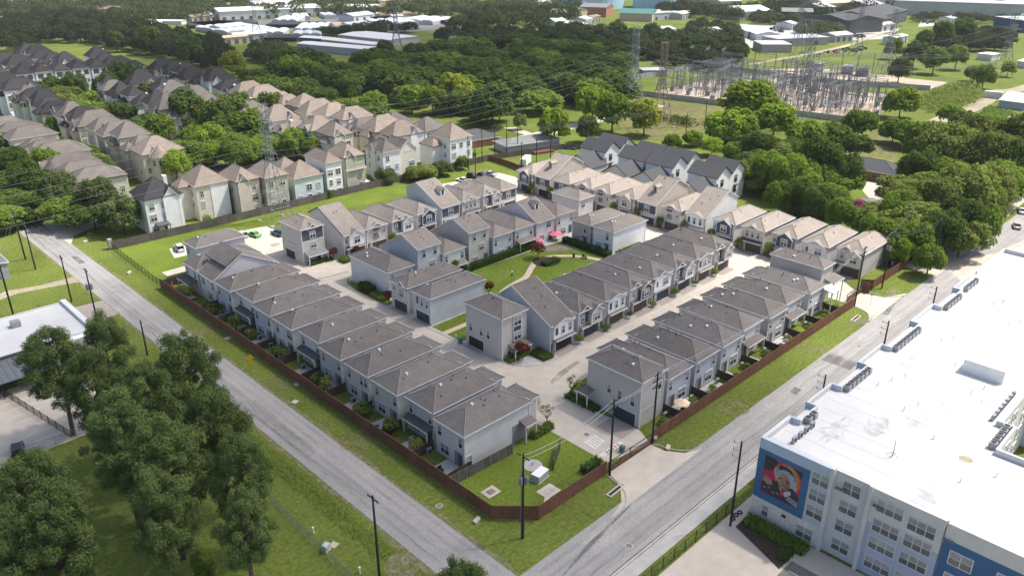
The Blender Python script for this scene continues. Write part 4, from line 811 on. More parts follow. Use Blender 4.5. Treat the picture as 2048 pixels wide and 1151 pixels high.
# end wall bays, facing the side street
AB('facade_bay', 'apt_lightblue', lb(87.6, 31.2, 3.3, 88.2, 41.4, ZP)); AB('facade_bay', 'apt_grey', lb(87.95, 26.4, 0, 88.3, 31.0, ZP))
AB('facade_bay', 'apt_grey', lb(87.7, 17.6, 7.9, 88.3, 26.2, ZP)); AB('facade_bay', 'apt_periwinkle', lb(87.7, 17.6, 0, 88.3, 26.2, 7.9)); AB('facade_bay', 'apt_blue', lb(87.5, 3, 0, 88.3, 17.4, 10.6)); AB('facade_bay', 'apt_grey', lb(87.5, 3, 10.6, 88.3, 17.4, ZP))
AB('facade_bay', 'apt_grey', lb(87.7, -45, 0, 88.3, 2.9, ZP)); AB('stone_base', 'stone_base', lb(87.5, 31.3, 0, 88.2, 41.45, 3.3))
for y in (31.2, 26.3): AB('pilaster', 'apt_grey', lb(87.3, y - .25, 0, 87.98, y + .25, ZP + .3))
for y in (30.6, 25.8, 17.5): AB('balcony_slab', 'steel_dark', lb(87.2, y - 1.2, 10.5, 87.7, y, 10.62))
# parapet along the main street with set-backs
P = AB('parapet', 'roof_white', lb(88.2, 40.95, ZR, 95.2, 41.45, ZP)); segs = [(88.2, 95.2, 41.4), (95.2, 100.4, 39.9), (100.4, 108, 41.4), (108, 117.4, 39.9), (117.4, 126, 41.4), (126, 138.4, 39.9), (138.4, 148.3, 41.4), (148.3, 159, 39.9), (159, 171, 41.4), (171, 189, 41.2)]
for i, (a, b, y) in enumerate(segs):
    if i: AB('parapet', 'roof_white', lb(a, y - .3, ZR - (3 if y < 41 else 0), b, y + .02, ZP))
    if i: 
        y2 = segs[i - 1][2]; AB('parapet_return', 'apt_lightblue', lb(a - .16, min(y, y2), 9.0, a + .16, max(y, y2) + .04, ZP + .04))
AB('street_facade', 'apt_lightblue', lb(88.2, 41.0, 0, 95, 41.42, ZR)); AB('street_facade', 'apt_lightblue', lb(100.6, 41.0, 0, 107.8, 41.42, ZR)); AB('street_facade', 'apt_grey', lb(117.6, 41.0, 0, 125.8, 41.42, ZR)); AB('street_facade', 'apt_lightblue', lb(138.6, 41.0, 0, 148.1, 41.42, ZR)); AB('street_facade', 'apt_grey', lb(159.2, 41.0, 0, 170.8, 41.42, ZR))
AB('parapet', 'roof_white', lb(88.3, -45, ZR, 88.6, 40.9, ZP - .25)); AB('parapet', 'roof_white', lb(188.6, 19.8, ZR, 189, 41.1, ZP)); AB('parapet', 'roof_white', lb(107.2, -45, ZR, 107.6, 18.0, ZP)); AB('parapet', 'roof_white', lb(107.2, 18.0, ZR, 115, 18.35, ZP))
AB('courtyard_bay', 'apt_grey', lb(107.5, 18.1, 0, 115, 19.8, ZR)); AB('parapet', 'roof_white', lb(114.7, 18.4, ZR, 115, 20.5, ZP)); AB('parapet', 'roof_white', lb(115, 19.7, ZR, 133, 20.0, ZP)); AB('courtyard_bay', 'apt_lightblue', lb(133, 17.6, 0, 150, 19.9, ZR))
for k in range(33):
    x = 89.6 + k * 3.05
    AB('membrane_seam', 'roof_seam', lb(x, 20.2 if x > 108 else -40, ZR, x + .1, 40.7 if (x < 95 or x > 160) else 39.5, ZR + .012))
for k in range(16):
    cx_, cy_ = 91 + (k * 17.3) % 92, 21.5 + (k * 7.1) % 16; sheet('ponding_stain', [(cx_ + 3.4 * q[0] * (1 + .5 * math.sin(k + 9 * q[1])), cy_ + 1.4 * q[1] * (1 + .4 * math.sin(2 * k + 7 * q[0]))) for q in arc(0, 0, 1, 0, 360, 18)[:-1]], ZR + .016, 'pond_stain')
AB('stair_penthouse', 'wall_white', lb(127.5, 23.4, ZR, 132.6, 29.2, ZR + 2.2))
def awin(y, z, nx=2, w_=2.3, h_=1.75):
    a, g = window_meshes(w_, h_, nx, 2, 'trim', .5, 'glass_pale'); o = link('window', a, root, (87.6 - 87.6 - OUT, y - 41.4, z), -math.pi / 2); link('pane', g, o)
for (y, OUT, lv, nx, ww) in ((32.6, .03, (4.4, 7.0, 9.6), 2, 2.2), (28.7, -.33, (1.0, 4.1, 7.1, 10), 2, 2.2), (23.8, .0 - .08, (1.2, 4.2, 6.9, 9.9), 3, 3.1), (20.0, -.08, (1.2, 4.2, 6.9, 9.4), 3, 3.1), (15.2, .12, (1.2, 4.4, 7.6), 2, 2.4), (10.2, .12, (1.2, 4.4, 7.6), 2, 2.4), (5.6, .12, (1.2, 4.4, 7.6), 2, 2.4)):
    for z in lv: awin(y, z, nx, ww)
OUT = .13; awin(39.2, .9, 1, .9, 1.7); awin(33.4, .6, 2, 2.2, 1.8); AB('vent_louvre', 'ac_dark', lb(87.44, 36.2, 2.2, 87.5, 36.8, 2.6))
for z in (1.2, 4.2, 7.0, 9.6):
    for x in (108.8, 112.5, 118, 122, 128):
        a, g = window_meshes(1.8, 1.6, 2, 2, 'trim', .5); yy = 18.1 if x < 115 else 19.8; o = link('window', a, root, (x - 87.6, yy - 41.4 - .03, z), 0); link('pane', g, o)
# the painted end-wall panel: a generic portrait in the same colours
mural = AB('mural', 'mural_blue', lb(87.52, 34.05, 3.35, 87.6, 41.38, 11.1))
for nm, c in (('m_orange', (.62, .12, .02)), ('m_magenta', (.4, .03, .12)), ('m_char', (.05, .047, .047)), ('m_grey', (.21, .22, .23)), ('m_pale', (.5, .52, .55)), ('m_skin', (.36, .22, .16)), ('m_skin2', (.22, .12, .085)), ('m_red', (.4, .035, .04)), ('m_plum', (.12, .03, .07)), ('m_hair', (.34, .35, .37))): mat(nm, c, var=.25, scale=2.5, rough=.8)
LY = [0]
def mp(pts, m, name='painted_shape'):              # (u to the right 0..1, v up 0..1) on the picture field
    LY[0] += 1; x = -.084 - LY[0] * .0025; u0, v0, uw, vh = 40.35, 4.6, -5.4, 5.9
    me = bpy.data.meshes.new(name); me.from_pydata([(x, u0 + uw * u - 41.4, v0 + vh * v) for u, v in pts], [], [tuple(range(len(pts)))]); me.materials.append(MATS[m]); link(name, me, mural)
def el(cu, cv, ru, rv, a0=0, a1=360, n=24, rot=0):
    return [(cu + ru * math.cos(R(a0 + (a1 - a0) * i / n)) * math.cos(R(rot)) - rv * math.sin(R(a0 + (a1 - a0) * i / n)) * math.sin(R(rot)), cv + ru * math.cos(R(a0 + (a1 - a0) * i / n)) * math.sin(R(rot)) + rv * math.sin(R(a0 + (a1 - a0) * i / n)) * math.cos(R(rot))) for i in range(n if a1 - a0 == 360 else n + 1)]
mp([(0, 0), (1, 0), (1, .98), (0, 1)], 'm_magenta'); mp([(0, .62), (.42, .7), (.3, 1), (0, 1)], 'm_char'); mp([(.62, .98), (1, .98), (1, .8)], 'm_char')
mp(el(.62, .6, .38, .4), 'm_orange'); mp([(.05, .42), (.32, .44), (.3, .66), (.05, .6)], 'm_magenta'); mp(el(.6, .68, .31, .27, rot=-8), 'm_hair'); mp(el(.61, .74, .28, .19, rot=-8), 'm_grey'); mp(el(.58, .83, .2, .1, rot=-10), 'm_char')
mp(el(.6, .63, .24, .2, rot=-8), 'm_hair'); mp(el(.82, .5, .1, .14), 'm_hair')
mp([(0, .26), (.18, .42), (.42, .46), (.62, .34), (.8, .46), (1, .3), (1, .1), (.7, 0), (.25, .04), (0, .12)], 'm_char'); mp([(.45, .35), (.52, .26), (.66, .14), (.8, .27), (.77, .36), (.6, .27)], 'm_pale')
mp([(.5, .44), (.68, .42), (.68, .28), (.52, .28)], 'm_skin2'); mp(el(.57, .53, .165, .2, rot=-6), 'm_skin'); mp(el(.67, .48, .065, .13), 'm_skin2'); mp([(.44, .56), (.54, .58), (.54, .6), (.44, .59)], 'm_char'); mp([(.6, .57), (.71, .54), (.71, .56), (.6, .595)], 'm_char'); mp([(.55, .56), (.6, .48), (.53, .47)], 'm_skin2'); mp(el(.57, .42, .055, .014, rot=-8), 'm_char')
mp([(.56, .31), (.62, .31), (.61, .14), (.54, .1), (.5, .18)], 'm_red'); mp([(.02, .34), (.1, .44), (.26, .4), (.3, .3), (.16, .26)], 'm_skin')
for k in range(4): mp([(.03 + k * .055, .38 - k * .005), (.07 + k * .055, .5 - k * .02), (.1 + k * .055, .49 - k * .02), (.08 + k * .055, .36)], 'm_skin')
mp([(0, 0), (1, 0), (1, .1), (.6, .05), (0, .14)], 'm_plum')
for k in range(5): mp(el(.1 + k * .12, .15 + .05 * math.sin(k * 2), .045, .02), 'm_grey')
for k in range(3): mp([(.7, .2 - k * .05), (1, .12 - k * .05), (1, .145 - k * .05), (.7, .222 - k * .05)], 'm_pale')
# rooftop condensers, vent stacks
def condenser(kind):
    r = empty('condenser_unit', (0, 0, 0))
    if kind:
        MB().box(-.45, -.45, .06, .45, .45, .95).build('cabinet', 'ac_body', r); MB().cyl(0, 0, .95, .99, .36, n=12).build('fan_guard', 'ac_dark', r)
    else:
        MB().box(-.45, -.19, .06, .45, .19, .95).build('cabinet', 'ac_body', r); MB().cyl(0, 0, 0, .02, .3, n=12).build('fan_guard', 'ac_dark', r, (0, -.21, .5)).rotation_euler = (R(90), 0, 0)
        MB().box(-.5, -.25, 0, -.4, .25, .06).box(.4, -.25, 0, .5, .25, .06).build('bracket', 'galv', r)
    return reg(r)
c0, c1 = condenser(1), condenser(0); used = set()
def put_ac(proto, x, y, z, rz, label, group):
    o = proto if proto.name not in used else copy_tree(proto); used.add(proto.name)
    o.location = (x, y, z); o.rotation_euler.z = rz; tag(o, label, 'air conditioner', group); return o
for k in range(4): put_ac(c1, 90.8 + k * 1.7, 38.2, ZR, 0, 'square condenser on the white roof behind the portrait wall', 'condensers behind the portrait wall')
for (x0, n, yy, dx) in ((96.6, 2, 39.2, 1.7), (109, 6, 39.2, 1.45), (127, 7, 39.2, 1.55), (149.6, 5, 39.2, 1.6), (161, 4, 39.6, 1.8)):
    for k in range(n): put_ac(c0, x0 + k * dx, yy, ZR + .02, math.pi / 2 * 0, 'slim condenser lined along the street parapet of the white roof', 'condensers along the street parapet')
for k in range(5): put_ac(c0, 108.6 + k * 1.4, 19.0, ZR + .02, math.pi, 'slim condenser against the courtyard parapet of the white roof', 'condensers along the courtyard parapet')
for k in range(7): put_ac(c1, 116 + k * 1.5, 21.2, ZR, 0, 'square condenser in the courtyard corner of the white roof', 'condensers at the courtyard corner')
for k in range(5): put_ac(c0, 106.4, 6 + k * 1.6, ZR + .02, math.pi / 2, 'slim condenser beside the courtyard edge near the rust stain', 'condensers beside the rust stain')
for k in range(6): put_ac(c1, 183.6, 24 + k * 1.7, ZR, 0, 'square condenser at the far end of the white roof', 'condensers at the far roof end')
vp = MB().cyl(0, 0, 0, .7, .09, n=8).cyl(0, 0, .7, .75, .13, n=8).mesh('vent_stack', 'plastic_white')
for k in range(30):
    x = 92 + (k * 7.3) % 92; y = 22.5 + (k * 4.7) % 15.5 if x > 108 else 2 + (k * 5.9) % 34
    tag(link('vent_stack', vp, None, (x, y, ZR)), 'small white vent stack standing on the white apartment roof', 'vent', 'vent stacks on the white roof')
an = empty('roof_antenna', (97.2, 27.6, ZR), 0, 'thin tripod antenna mast on the white apartment roof', 'antenna'); MB().cyl(0, 0, 0, 2.4, .04, n=6).build('mast', 'galv', an)
lg = MB()
for a in (0, 90, 180, 270): lg.bar((.8 * math.cos(R(a)), .8 * math.sin(R(a)), .03), (0, 0, .7), .03)
lg.build('base_frame', 'galv', an)
o = sheet('rust_stain', arc(103.4, 20.6, .9, 0, 360, 9)[:-1], ZR + .005, 'dirt')
# ---------------------------------------------------------------- white-roofed shop on the left
h = H('shop_building', 'low white-roofed shop building with dark roof unit and metal lean-to', 'building', None, 2, 39.4, 155.6, 172.4)
h.walls(4.9, 'wall_pale'); MB().box(-h.a - .1, -h.b - .1, 4.9, h.a + .1, h.b + .1, 5.05).build('flat_roof', 'roof_white', h.root); MB().box(h.a - .9, -h.b, 5.05, h.a + .1, h.b + .1, 5.7).build('street_parapet', 'wall_pale', h.root)
MB().box(-h.a, h.b - .1, 5.05, h.a - 1, h.b + .12, 5.3).build('parapet', 'wall_pale', h.root); MB().box(-h.a + 26, -.8 + 3, 5.05, -h.a + 27.6, .8 + 3, 6.2).build('roof_unit', 'ac_body', h.root); MB().box(h.a - 6, -h.b - 1.6, 0, h.a + .1, -h.b, 4.7).build('side_bay', 'wall_white', h.root)
h.panel('metal_fascia', 'S', .4, 3.6, 29, 1.2, 'wall_slate', .12)
b = MB(); b.add([(-h.a, -h.b - 7, 3.0), (h.a - 8.5, -h.b - 7, 3.0), (h.a - 8.5, -h.b, 4.2), (-h.a, -h.b, 4.2), (-h.a, -h.b - 7, 3.14), (h.a - 8.5, -h.b - 7, 3.14), (h.a - 8.5, -h.b, 4.34), (-h.a, -h.b, 4.34)], [(3, 2, 1, 0), (4, 5, 6, 7), (0, 1, 5, 4), (1, 2, 6, 5), (2, 3, 7, 6), (3, 0, 4, 7)])
lr = b.build('lean_to_roof', 'roof_metal', h.root)
for k in range(18): x = -h.a + 8 + k * 1.15; MB().add([(x, -h.b - 7, 3.14), (x + .07, -h.b - 7, 3.14), (x + .07, -h.b, 4.34), (x, -h.b, 4.34), (x, -h.b - 7, 3.22), (x + .07, -h.b - 7, 3.22), (x + .07, -h.b, 4.42), (x, -h.b, 4.42)], [(3, 2, 1, 0), (4, 5, 6, 7), (0, 1, 5, 4), (1, 2, 6, 5), (2, 3, 7, 6), (3, 0, 4, 7)]).build('roof_seam', 'roof_metal', lr)
for k in range(5): MB().box(-h.a + 10 + k * 4.5, -h.b - 6.8, 0, -h.a + 10.2 + k * 4.5, -h.b - 6.6, 3).build('post', 'trim_dark', h.root)
h = H('metal_shed', 'low grey metal shed with rusty roof beside the double poles', 'building', None, 18, 37.5, 208, 250); h.salt('x', 4, 4, .5, 5.6, 'shed_grey', 'roof_metal')

# ---------------------------------------------------------------- fences
def board_fence(name, label, pts, ht, m, panel=2.44, post='fence_wood', cap=True, cat='fence', group=None, boards=12, slat=True):
    root = empty(name, (pts[0][0], pts[0][1], 0), 0, label, cat, group)
    cache = {}
    pm = MB().box(-.06, -.06, 0, .06, .06, ht + .08).mesh('post', post)
    for a, c in zip(pts[:-1], pts[1:]):
        L = math.hypot(c[0] - a[0], c[1] - a[1]); n = max(1, round(L / panel)); w_ = L / n; rz = math.atan2(c[1] - a[1], c[0] - a[0]); k = round(w_, 2)
        if k not in cache:
            b = MB()
            for i in range(boards): b.box(.06 + (w_ - .12) * i / boards, -.012 - .018 * (i % 2), .05, .06 + (w_ - .12) * (i + 1) / boards, .012, ht)
            b.box(.06, -.04, ht, w_ - .06, .04, ht + .05)
            cache[k] = b.mesh('panel', m)
        for i in range(n + 1):
            x, y = a[0] + math.cos(rz) * w_ * i - pts[0][0], a[1] + math.sin(rz) * w_ * i - pts[0][1]
            link('post', pm, root, (x, y, 0), rz)
            if i < n: link('panel', cache[k], root, (x, y, 0), rz)
    return root
FA = 60.6; FB = 61.3
board_fence('wooden_fence', 'long red-brown board fence running beside the side street', [(FA, 177.4), (FA, 65.9), (65.2, FB), (79.9, FB)], 2.35, 'fence_wood')
board_fence('wooden_fence', 'red-brown board fence along the main street grass verge between the two gates', [(91.5, FB), (165.0, FB)], 2.35, 'fence_wood')
board_fence('wooden_fence', 'short red-brown fence enclosing the far corner yard past the second gate', [(174.0, 62.0), (175.5, 64.6), (177, 62.5), (196.5, 62.5), (197, 68)], 2.3, 'fence_wood')
board_fence('wooden_fence', 'weathered grey fence between the lawn and the older subdivision', [(61.8, 210.4), (90, 208.9), (140, 208.3), (191.5, 207.2)], 2.2, 'fence_grey', post='fence_grey')
board_fence('wooden_fence', 'dark brown fence beside the trailer lot', [(191.5, 207), (190.5, 195), (189.5, 190)], 2.0, 'fence_wood')
board_fence('wooden_fence', 'grey board fence behind the low blue-grey cottage', [(191.8, 207.4), (222, 200), (246, 176)], 1.9, 'fence_grey', post='fence_grey')
for i in range(11):
    y = 76.0 + 8.23 * i + .3
    board_fence('yard_fence', 'short dark yard divider between back patios beside the side street fence', [(60.8, y), (65.3, y)], 1.7, 'fence_yard', 2.2, 'fence_yard', group='yard dividers by the side street', boards=8)
for i, x in enumerate([100.2] + [v - .8 for v in xs[1:]] + [158.4]):
    board_fence('yard_fence', 'short dark yard divider between back patios beside the main street fence', [(x, 61.5), (x, 65.4)], 1.7, 'fence_yard', 2.0, 'fence_yard', group='yard dividers by the main street', boards=8)
board_fence('yard_fence', 'dark fence closing the end patio beside the detention lawn', [(60.8, 177.2), (65.4, 177.0)], 1.9, 'fence_yard', 2.3, 'fence_yard', boards=8)
for i, (a, c) in enumerate((((61.2, 75.4), (73.5, 74.9)), ((74.9, 67.5), (79.8, 70.6)))):
    board_fence('screen_fence', ['grey pipe screen beside the blank house wall on the corner lawn', 'short dark screen behind the pump box on the corner lawn'][i], [a, c], 1.9, 'fence_grey', 1.5, 'galv' if i == 0 else 'trim_dark', boards=6)
# iron railing by the detention lawn, apartment railing, gates
def railing(name, label, pts, ht, m, cat='fence', gap=.3):
    root = empty(name, (pts[0][0], pts[0][1], 0), 0, label, cat)
    for a, c in zip(pts[:-1], pts[1:]):
        L = math.hypot(c[0] - a[0], c[1] - a[1]); n = max(1, round(L / 2.4)); ux, uy = (c[0] - a[0]) / L, (c[1] - a[1]) / L; w_ = L / n
        for i in range(n):
            b = MB(); x, y = a[0] + ux * w_ * i - pts[0][0], a[1] + uy * w_ * i - pts[0][1]
            b.bar((x, y, .2), (x + ux * w_, y + uy * w_, .2), .03); b.bar((x, y, ht - .1), (x + ux * w_, y + uy * w_, ht - .1), .03)
            for k in range(1, int(w_ / gap)): b.bar((x + ux * k * gap, y + uy * k * gap, .08), (x + ux * k * gap, y + uy * k * gap, ht), .016)
            b.build('rail_panel', m, root); MB().box(x - .05, y - .05, 0, x + .05, y + .05, ht + .1).build('post', m, root)
    return root
railing('iron_fence', 'black iron railing between the side street and the detention lawn', [(60.7, 177.8), (61.6, 210.2)], 1.9, 'iron')
railing('iron_fence', 'black iron railing along the sidewalk in front of the portrait wall', [(60, 43.6), (87.0, 43.4)], 1.8, 'iron')
railing('iron_fence', 'dark railing panel at the edge of the shop car park', [(21, 152), (25.4, 127.4)], 1.6, 'iron', gap=.15)
MB().box(-.5, -.5, 0, .5, .5, 2.7).build('stone_pier', 'stonework', None, (61.7, 211.4, 0)); tag(bpy.data.objects['stone_pier'] if 'stone_pier' in bpy.data.objects else None, None, None) if False else None
tag([o for o in COL.objects if o.name.startswith('stone_pier') and o.parent is None][0], 'square stone pier where the iron railing meets the grey fence', 'pier')
def gate(label, a, c, m):
    root = empty('sliding_gate', (a[0], a[1], 0), math.atan2(c[1] - a[1], c[0] - a[0]), label, 'gate'); L = math.hypot(c[0] - a[0], c[1] - a[1])
    b = MB(); b.box(0, -.04, .1, L, .04, .22); b.box(0, -.04, 1.95, L, .04, 2.05); b.box(0, -.04, .22, .1, .04, 1.95); b.box(L - .1, -.04, .22, L, .04, 1.95); b.box(L / 2 - .05, -.04, .22, L / 2 + .05, .04, 1.95); b.build('frame', 'iron', root)
    k = MB()
    for i in range(1, int(L / .22)): k.box(i * .22 - .05, -.02, .22, i * .22 + .05, .02, 1.35)
    k.build('infill_boards', m, root); MB().bar((.1, -.05, .3), (L / 2 - .1, -.05, 1.9), .03).bar((L - .1, -.05, .3), (L / 2 + .1, -.05, 1.9), .03).build('brace', 'iron', root)
gate('sliding gate with slanted brace closing the near driveway', (80.2, 61.2), (91.2, 61.2), 'fence_wood'); gate('brown sliding gate closing the far driveway', (165.6, 63.4), (173.6, 63.4), 'fence_wood')
def chain_link(label, pts, ht=1.6):
    root = empty('chain_link_fence', (pts[0][0], pts[0][1], 0), 0, label, 'fence')
    for a, c in zip(pts[:-1], pts[1:]):
        L = math.hypot(c[0] - a[0], c[1] - a[1]); n = max(1, round(L / 3)); 
        for i in range(n):
            p = [(a[0] + (c[0] - a[0]) * t - pts[0][0], a[1] + (c[1] - a[1]) * t - pts[0][1]) for t in (i / n, (i + 1) / n)]
            MB().cyl(*p[0], 0, ht + .1, .04, n=6).build('post', 'galv', root); b = MB(); b.bar((*p[0], ht), (*p[1], ht), .03); b.bar((*p[0], .1), (*p[1], .1), .015)
            for k in range(14):
                t0, t1 = k / 14, (k + 2) / 14
                for z0, z1 in ((.1, ht), (ht, .1)):
                    if t1 <= 1: b.bar((p[0][0] + (p[1][0] - p[0][0]) * t0, p[0][1] + (p[1][1] - p[0][1]) * t0, z0), (p[0][0] + (p[1][0] - p[0][0]) * t1, p[0][1] + (p[1][1] - p[0][1]) * t1, z1), .009)
            b.build('mesh_panel', 'galv', root)
chain_link('galvanised chain link fence between the pines and the weedy verge', [(40.5, 91.3), (40.1, 80.0), (39.9, 70.0), (39.1, 59.6)])
chain_link('chain link fence edging the shop car park beside the pines', [(15.1, 128.2), (18.6, 128.1), (22.9, 127.5), (29.2, 128.1)])
# ---------------------------------------------------------------- utility poles, wires, lattice towers
def pole(label, xy, ht, arms=0, rz=0., cans=0, riser=False, group=None, street=False):
    r = empty('utility_pole', (xy[0], xy[1], 0), rz, label, 'pole', group)
    MB().cyl(0, 0, -.3, ht, .19, .12, n=8).build('shaft', 'pole_wood', r)
    for k in range(arms):
        z = ht - .5 - k * 1.1
        if street:
            MB().bar((0, 0, z), (-.3, .9, z + .12), .035).build('bracket', 'steel_dark', r)
            MB().cyl(-.3, .9, z + .05, z + .4, .06, n=6).build('insulator', 'galv', r)
        else:
            MB().box(-1.1, -.06, z, 1.1, .06, z + .12).build('crossarm', 'pole_wood', r)
            for x in (-1.0, -.35, .35, 1.0): MB().cyl(x, 0, z + .12, z + .36, .06, n=6).build('insulator', 'galv', r)
    for k in range(cans):
        a = R(90 + 120 * k); c = MB().cyl(.45 * math.cos(a), .45 * math.sin(a), ht - 4.6, ht - 3.5, .27, n=10).cyl(.45 * math.cos(a), .45 * math.sin(a), ht - 3.5, ht - 3.3, .1, n=6).build('transformer_can', 'galv', r)
    if riser: MB().cyl(.2, .14, 0, ht - 2.5, .055, n=6).build('riser_conduit', 'galv', r)
    return r
PP = {}
for k, xy, ht, arms, cans, ris, st, lab in (
    ('P1', (61.0, 60.2), 13.7, 1, 3, 1, 0, 'dark wooden pole with three transformer cans at the street corner'), ('P2', (80.1, 60.7), 13.4, 2, 0, 0, 0, 'dark wooden pole beside the near sliding gate'), ('P3', (91.4, 61.2), 13.2, 3, 0, 1, 0, 'wooden pole with meter box at the corner house beside the near gate'),
    ('P4', (83.3, 41.9), 13.9, 3, 0, 0, 1, 'black street pole by the portrait wall'), ('P8', (165.1, 61.3), 14, 2, 0, 0, 0, 'tall wooden pole at the end of the main street fence'), ('P9', (178.9, 61.1), 14, 3, 2, 1, 0, 'tall wooden pole beside the far gate yard'),
    ('L2', (32.1, 185.6), 13, 2, 1, 1, 0, 'wooden pole behind the white-roofed shop'), ('L3', (43.3, 183.9), 11, 1, 0, 0, 0, 'slim wooden pole beside the gravel track'), ('L4', (43.5, 168.4), 12.5, 1, 2, 0, 0, 'wooden pole with two transformer cans by the shop forecourt'),
    ('L5', (43.6, 218.6), 13, 2, 0, 1, 0, 'wooden pole with pale riser beside the metal shed'), ('L6', (43.4, 209.9), 12.5, 1, 0, 0, 0, 'leaning dark pole beside the pole with pale riser'), ('L7', (45.4, 147.4), 7.5, 0, 0, 0, 0, 'short dark stub pole above the pine tops'),
    ('L1', (42.2, 66.8), 13.8, 1, 0, 0, 0, 'dark wooden pole on the verge across from the corner fence'), ('L8', (44.2, 131.0), 11, 1, 0, 0, 0, 'wooden pole half hidden by pine tops beside the side street')):
    PP[k] = (xy, ht); pole(lab, xy, ht, arms, 0 if k[0] == 'P' and k not in ('P2', 'P1') else R(90) if k != 'P2' else 0, cans, ris, street=bool(st))
for k, (px_, lab) in {'P5': ((108.4, 42.5), 'second'), 'P6': ((133.8, 43.4), 'third'), 'P7': ((155.1, 43.1), 'fourth')}.items():
    PP[k] = (px_, 13.5); pole('black street pole along the apartment sidewalk, %s from the portrait wall' % lab, px_, 13.5, 3, 0, street=True, group='street poles along the apartment sidewalk')
for i, (xy, ht) in enumerate((((177.3, 202.4), 12), ((194.1, 207.0), 12.5), ((199.1, 206.0), 12.5), ((206.7, 208.1), 13), ((207.3, 191.9), 13), ((201.3, 193.2), 9), ((193.2, 192.5), 9), ((164.5, 184.5), 13), ((187.6, 206.7), 12), ((208.1, 159.3), 13), ((219.2, 151.9), 11), ((289.3, 181.1), 12), ((270.8, 177.8), 10), ((233.0, 72.3), 12), ((198.5, 57.5), 13), ((207, 57.8), 13))):
    PP['F%d' % i] = (xy, ht); pole('dark utility pole standing in the lots behind the compound', xy, ht, 1, R(30), 0, 0, group='utility poles behind the compound')
def wire(a, b, sag=1.2, r=.03, m='wire', name='power_line', label=None, group=None, n=14):
    P = [Vector(a).lerp(Vector(b), t / n) - Vector((0, 0, sag * 4 * (t / n) * (1 - t / n))) for t in range(n + 1)]
    w_ = MB()
    for p, q in zip(P[:-1], P[1:]): w_.bar(p, q, r, n=3)
    o = w_.build(name, m); tag(o, label or 'sagging power line strung between utility poles', 'wire', group or 'power lines between the poles'); return o
def span(a, b, offs=((0, 0, 0),), dz=(.3, 0, -1.2), r=.035, m='wire_pale', sag=1.0, lab=None):
    (p, h1), (q, h2) = PP[a], PP[b]
    for i, z in enumerate(dz): wire((p[0] + (i - 1) * .5, p[1] + .2 * i, h1 + z - .1), (q[0] + (i - 1) * .5, q[1] + .2 * i, h2 + z - .1), sag, r, m, label=lab)
span('P1', 'P2', dz=(0, -1.0), r=.04, lab='pale power line between the street corner pole and the gate pole'); span('P2', 'P3', dz=(0, -.6), r=.045, lab='pale power line between the gate pole and the meter box pole'); span('P3', 'P8', dz=(0, -.7), r=.04, sag=2.2, lab='pale power line above the main street roofs'); span('P8', 'P9', dz=(0, -.8), r=.03, lab='power line between the two tall poles at the far gate'); span('P9', 'F13', dz=(0, -.7, -1.4), m='wire', r=.03, lab='power line from the far gate into the trees'); span('P9', 'F14', dz=(0, -.9), m='wire', r=.03, lab='power line over the oak canopy beside the street')
span('L1', 'L8', dz=(0, -1), sag=1.5, m='wire', r=.02, lab='dark power line over the pine grove'); span('L8', 'L4', dz=(0, -1), m='wire', r=.02, lab='dark power line from the pine tops to the forecourt pole'); span('L4', 'L3', dz=(0,), m='wire', r=.02, lab='thin line between the forecourt pole and the slim pole'); span('L3', 'L6', dz=(0, -.8), m='wire', r=.02, lab='thin line towards the leaning pole'); span('L5', 'L2', dz=(0, -.8), m='wire', r=.02, lab='thin line behind the white-roofed shop')
span('P4', 'P5', dz=(0, -1, -2), m='wire', r=.02, lab='street line between black poles'); span('P5', 'P6', dz=(0, -1, -2), m='wire', r=.02, lab='street line between black poles'); span('P6', 'P7', dz=(0, -1, -2), m='wire', r=.02, lab='street line between black poles')
for a, b in (('F0', 'F2'), ('F2', 'F3'), ('F3', 'F4'), ('F7', 'F4'), ('F1', 'F8'), ('F4', 'F11')): span(a, b, dz=(0, -.6, -1.2), m='wire', r=.03, lab='power line crossing the lots behind the compound')

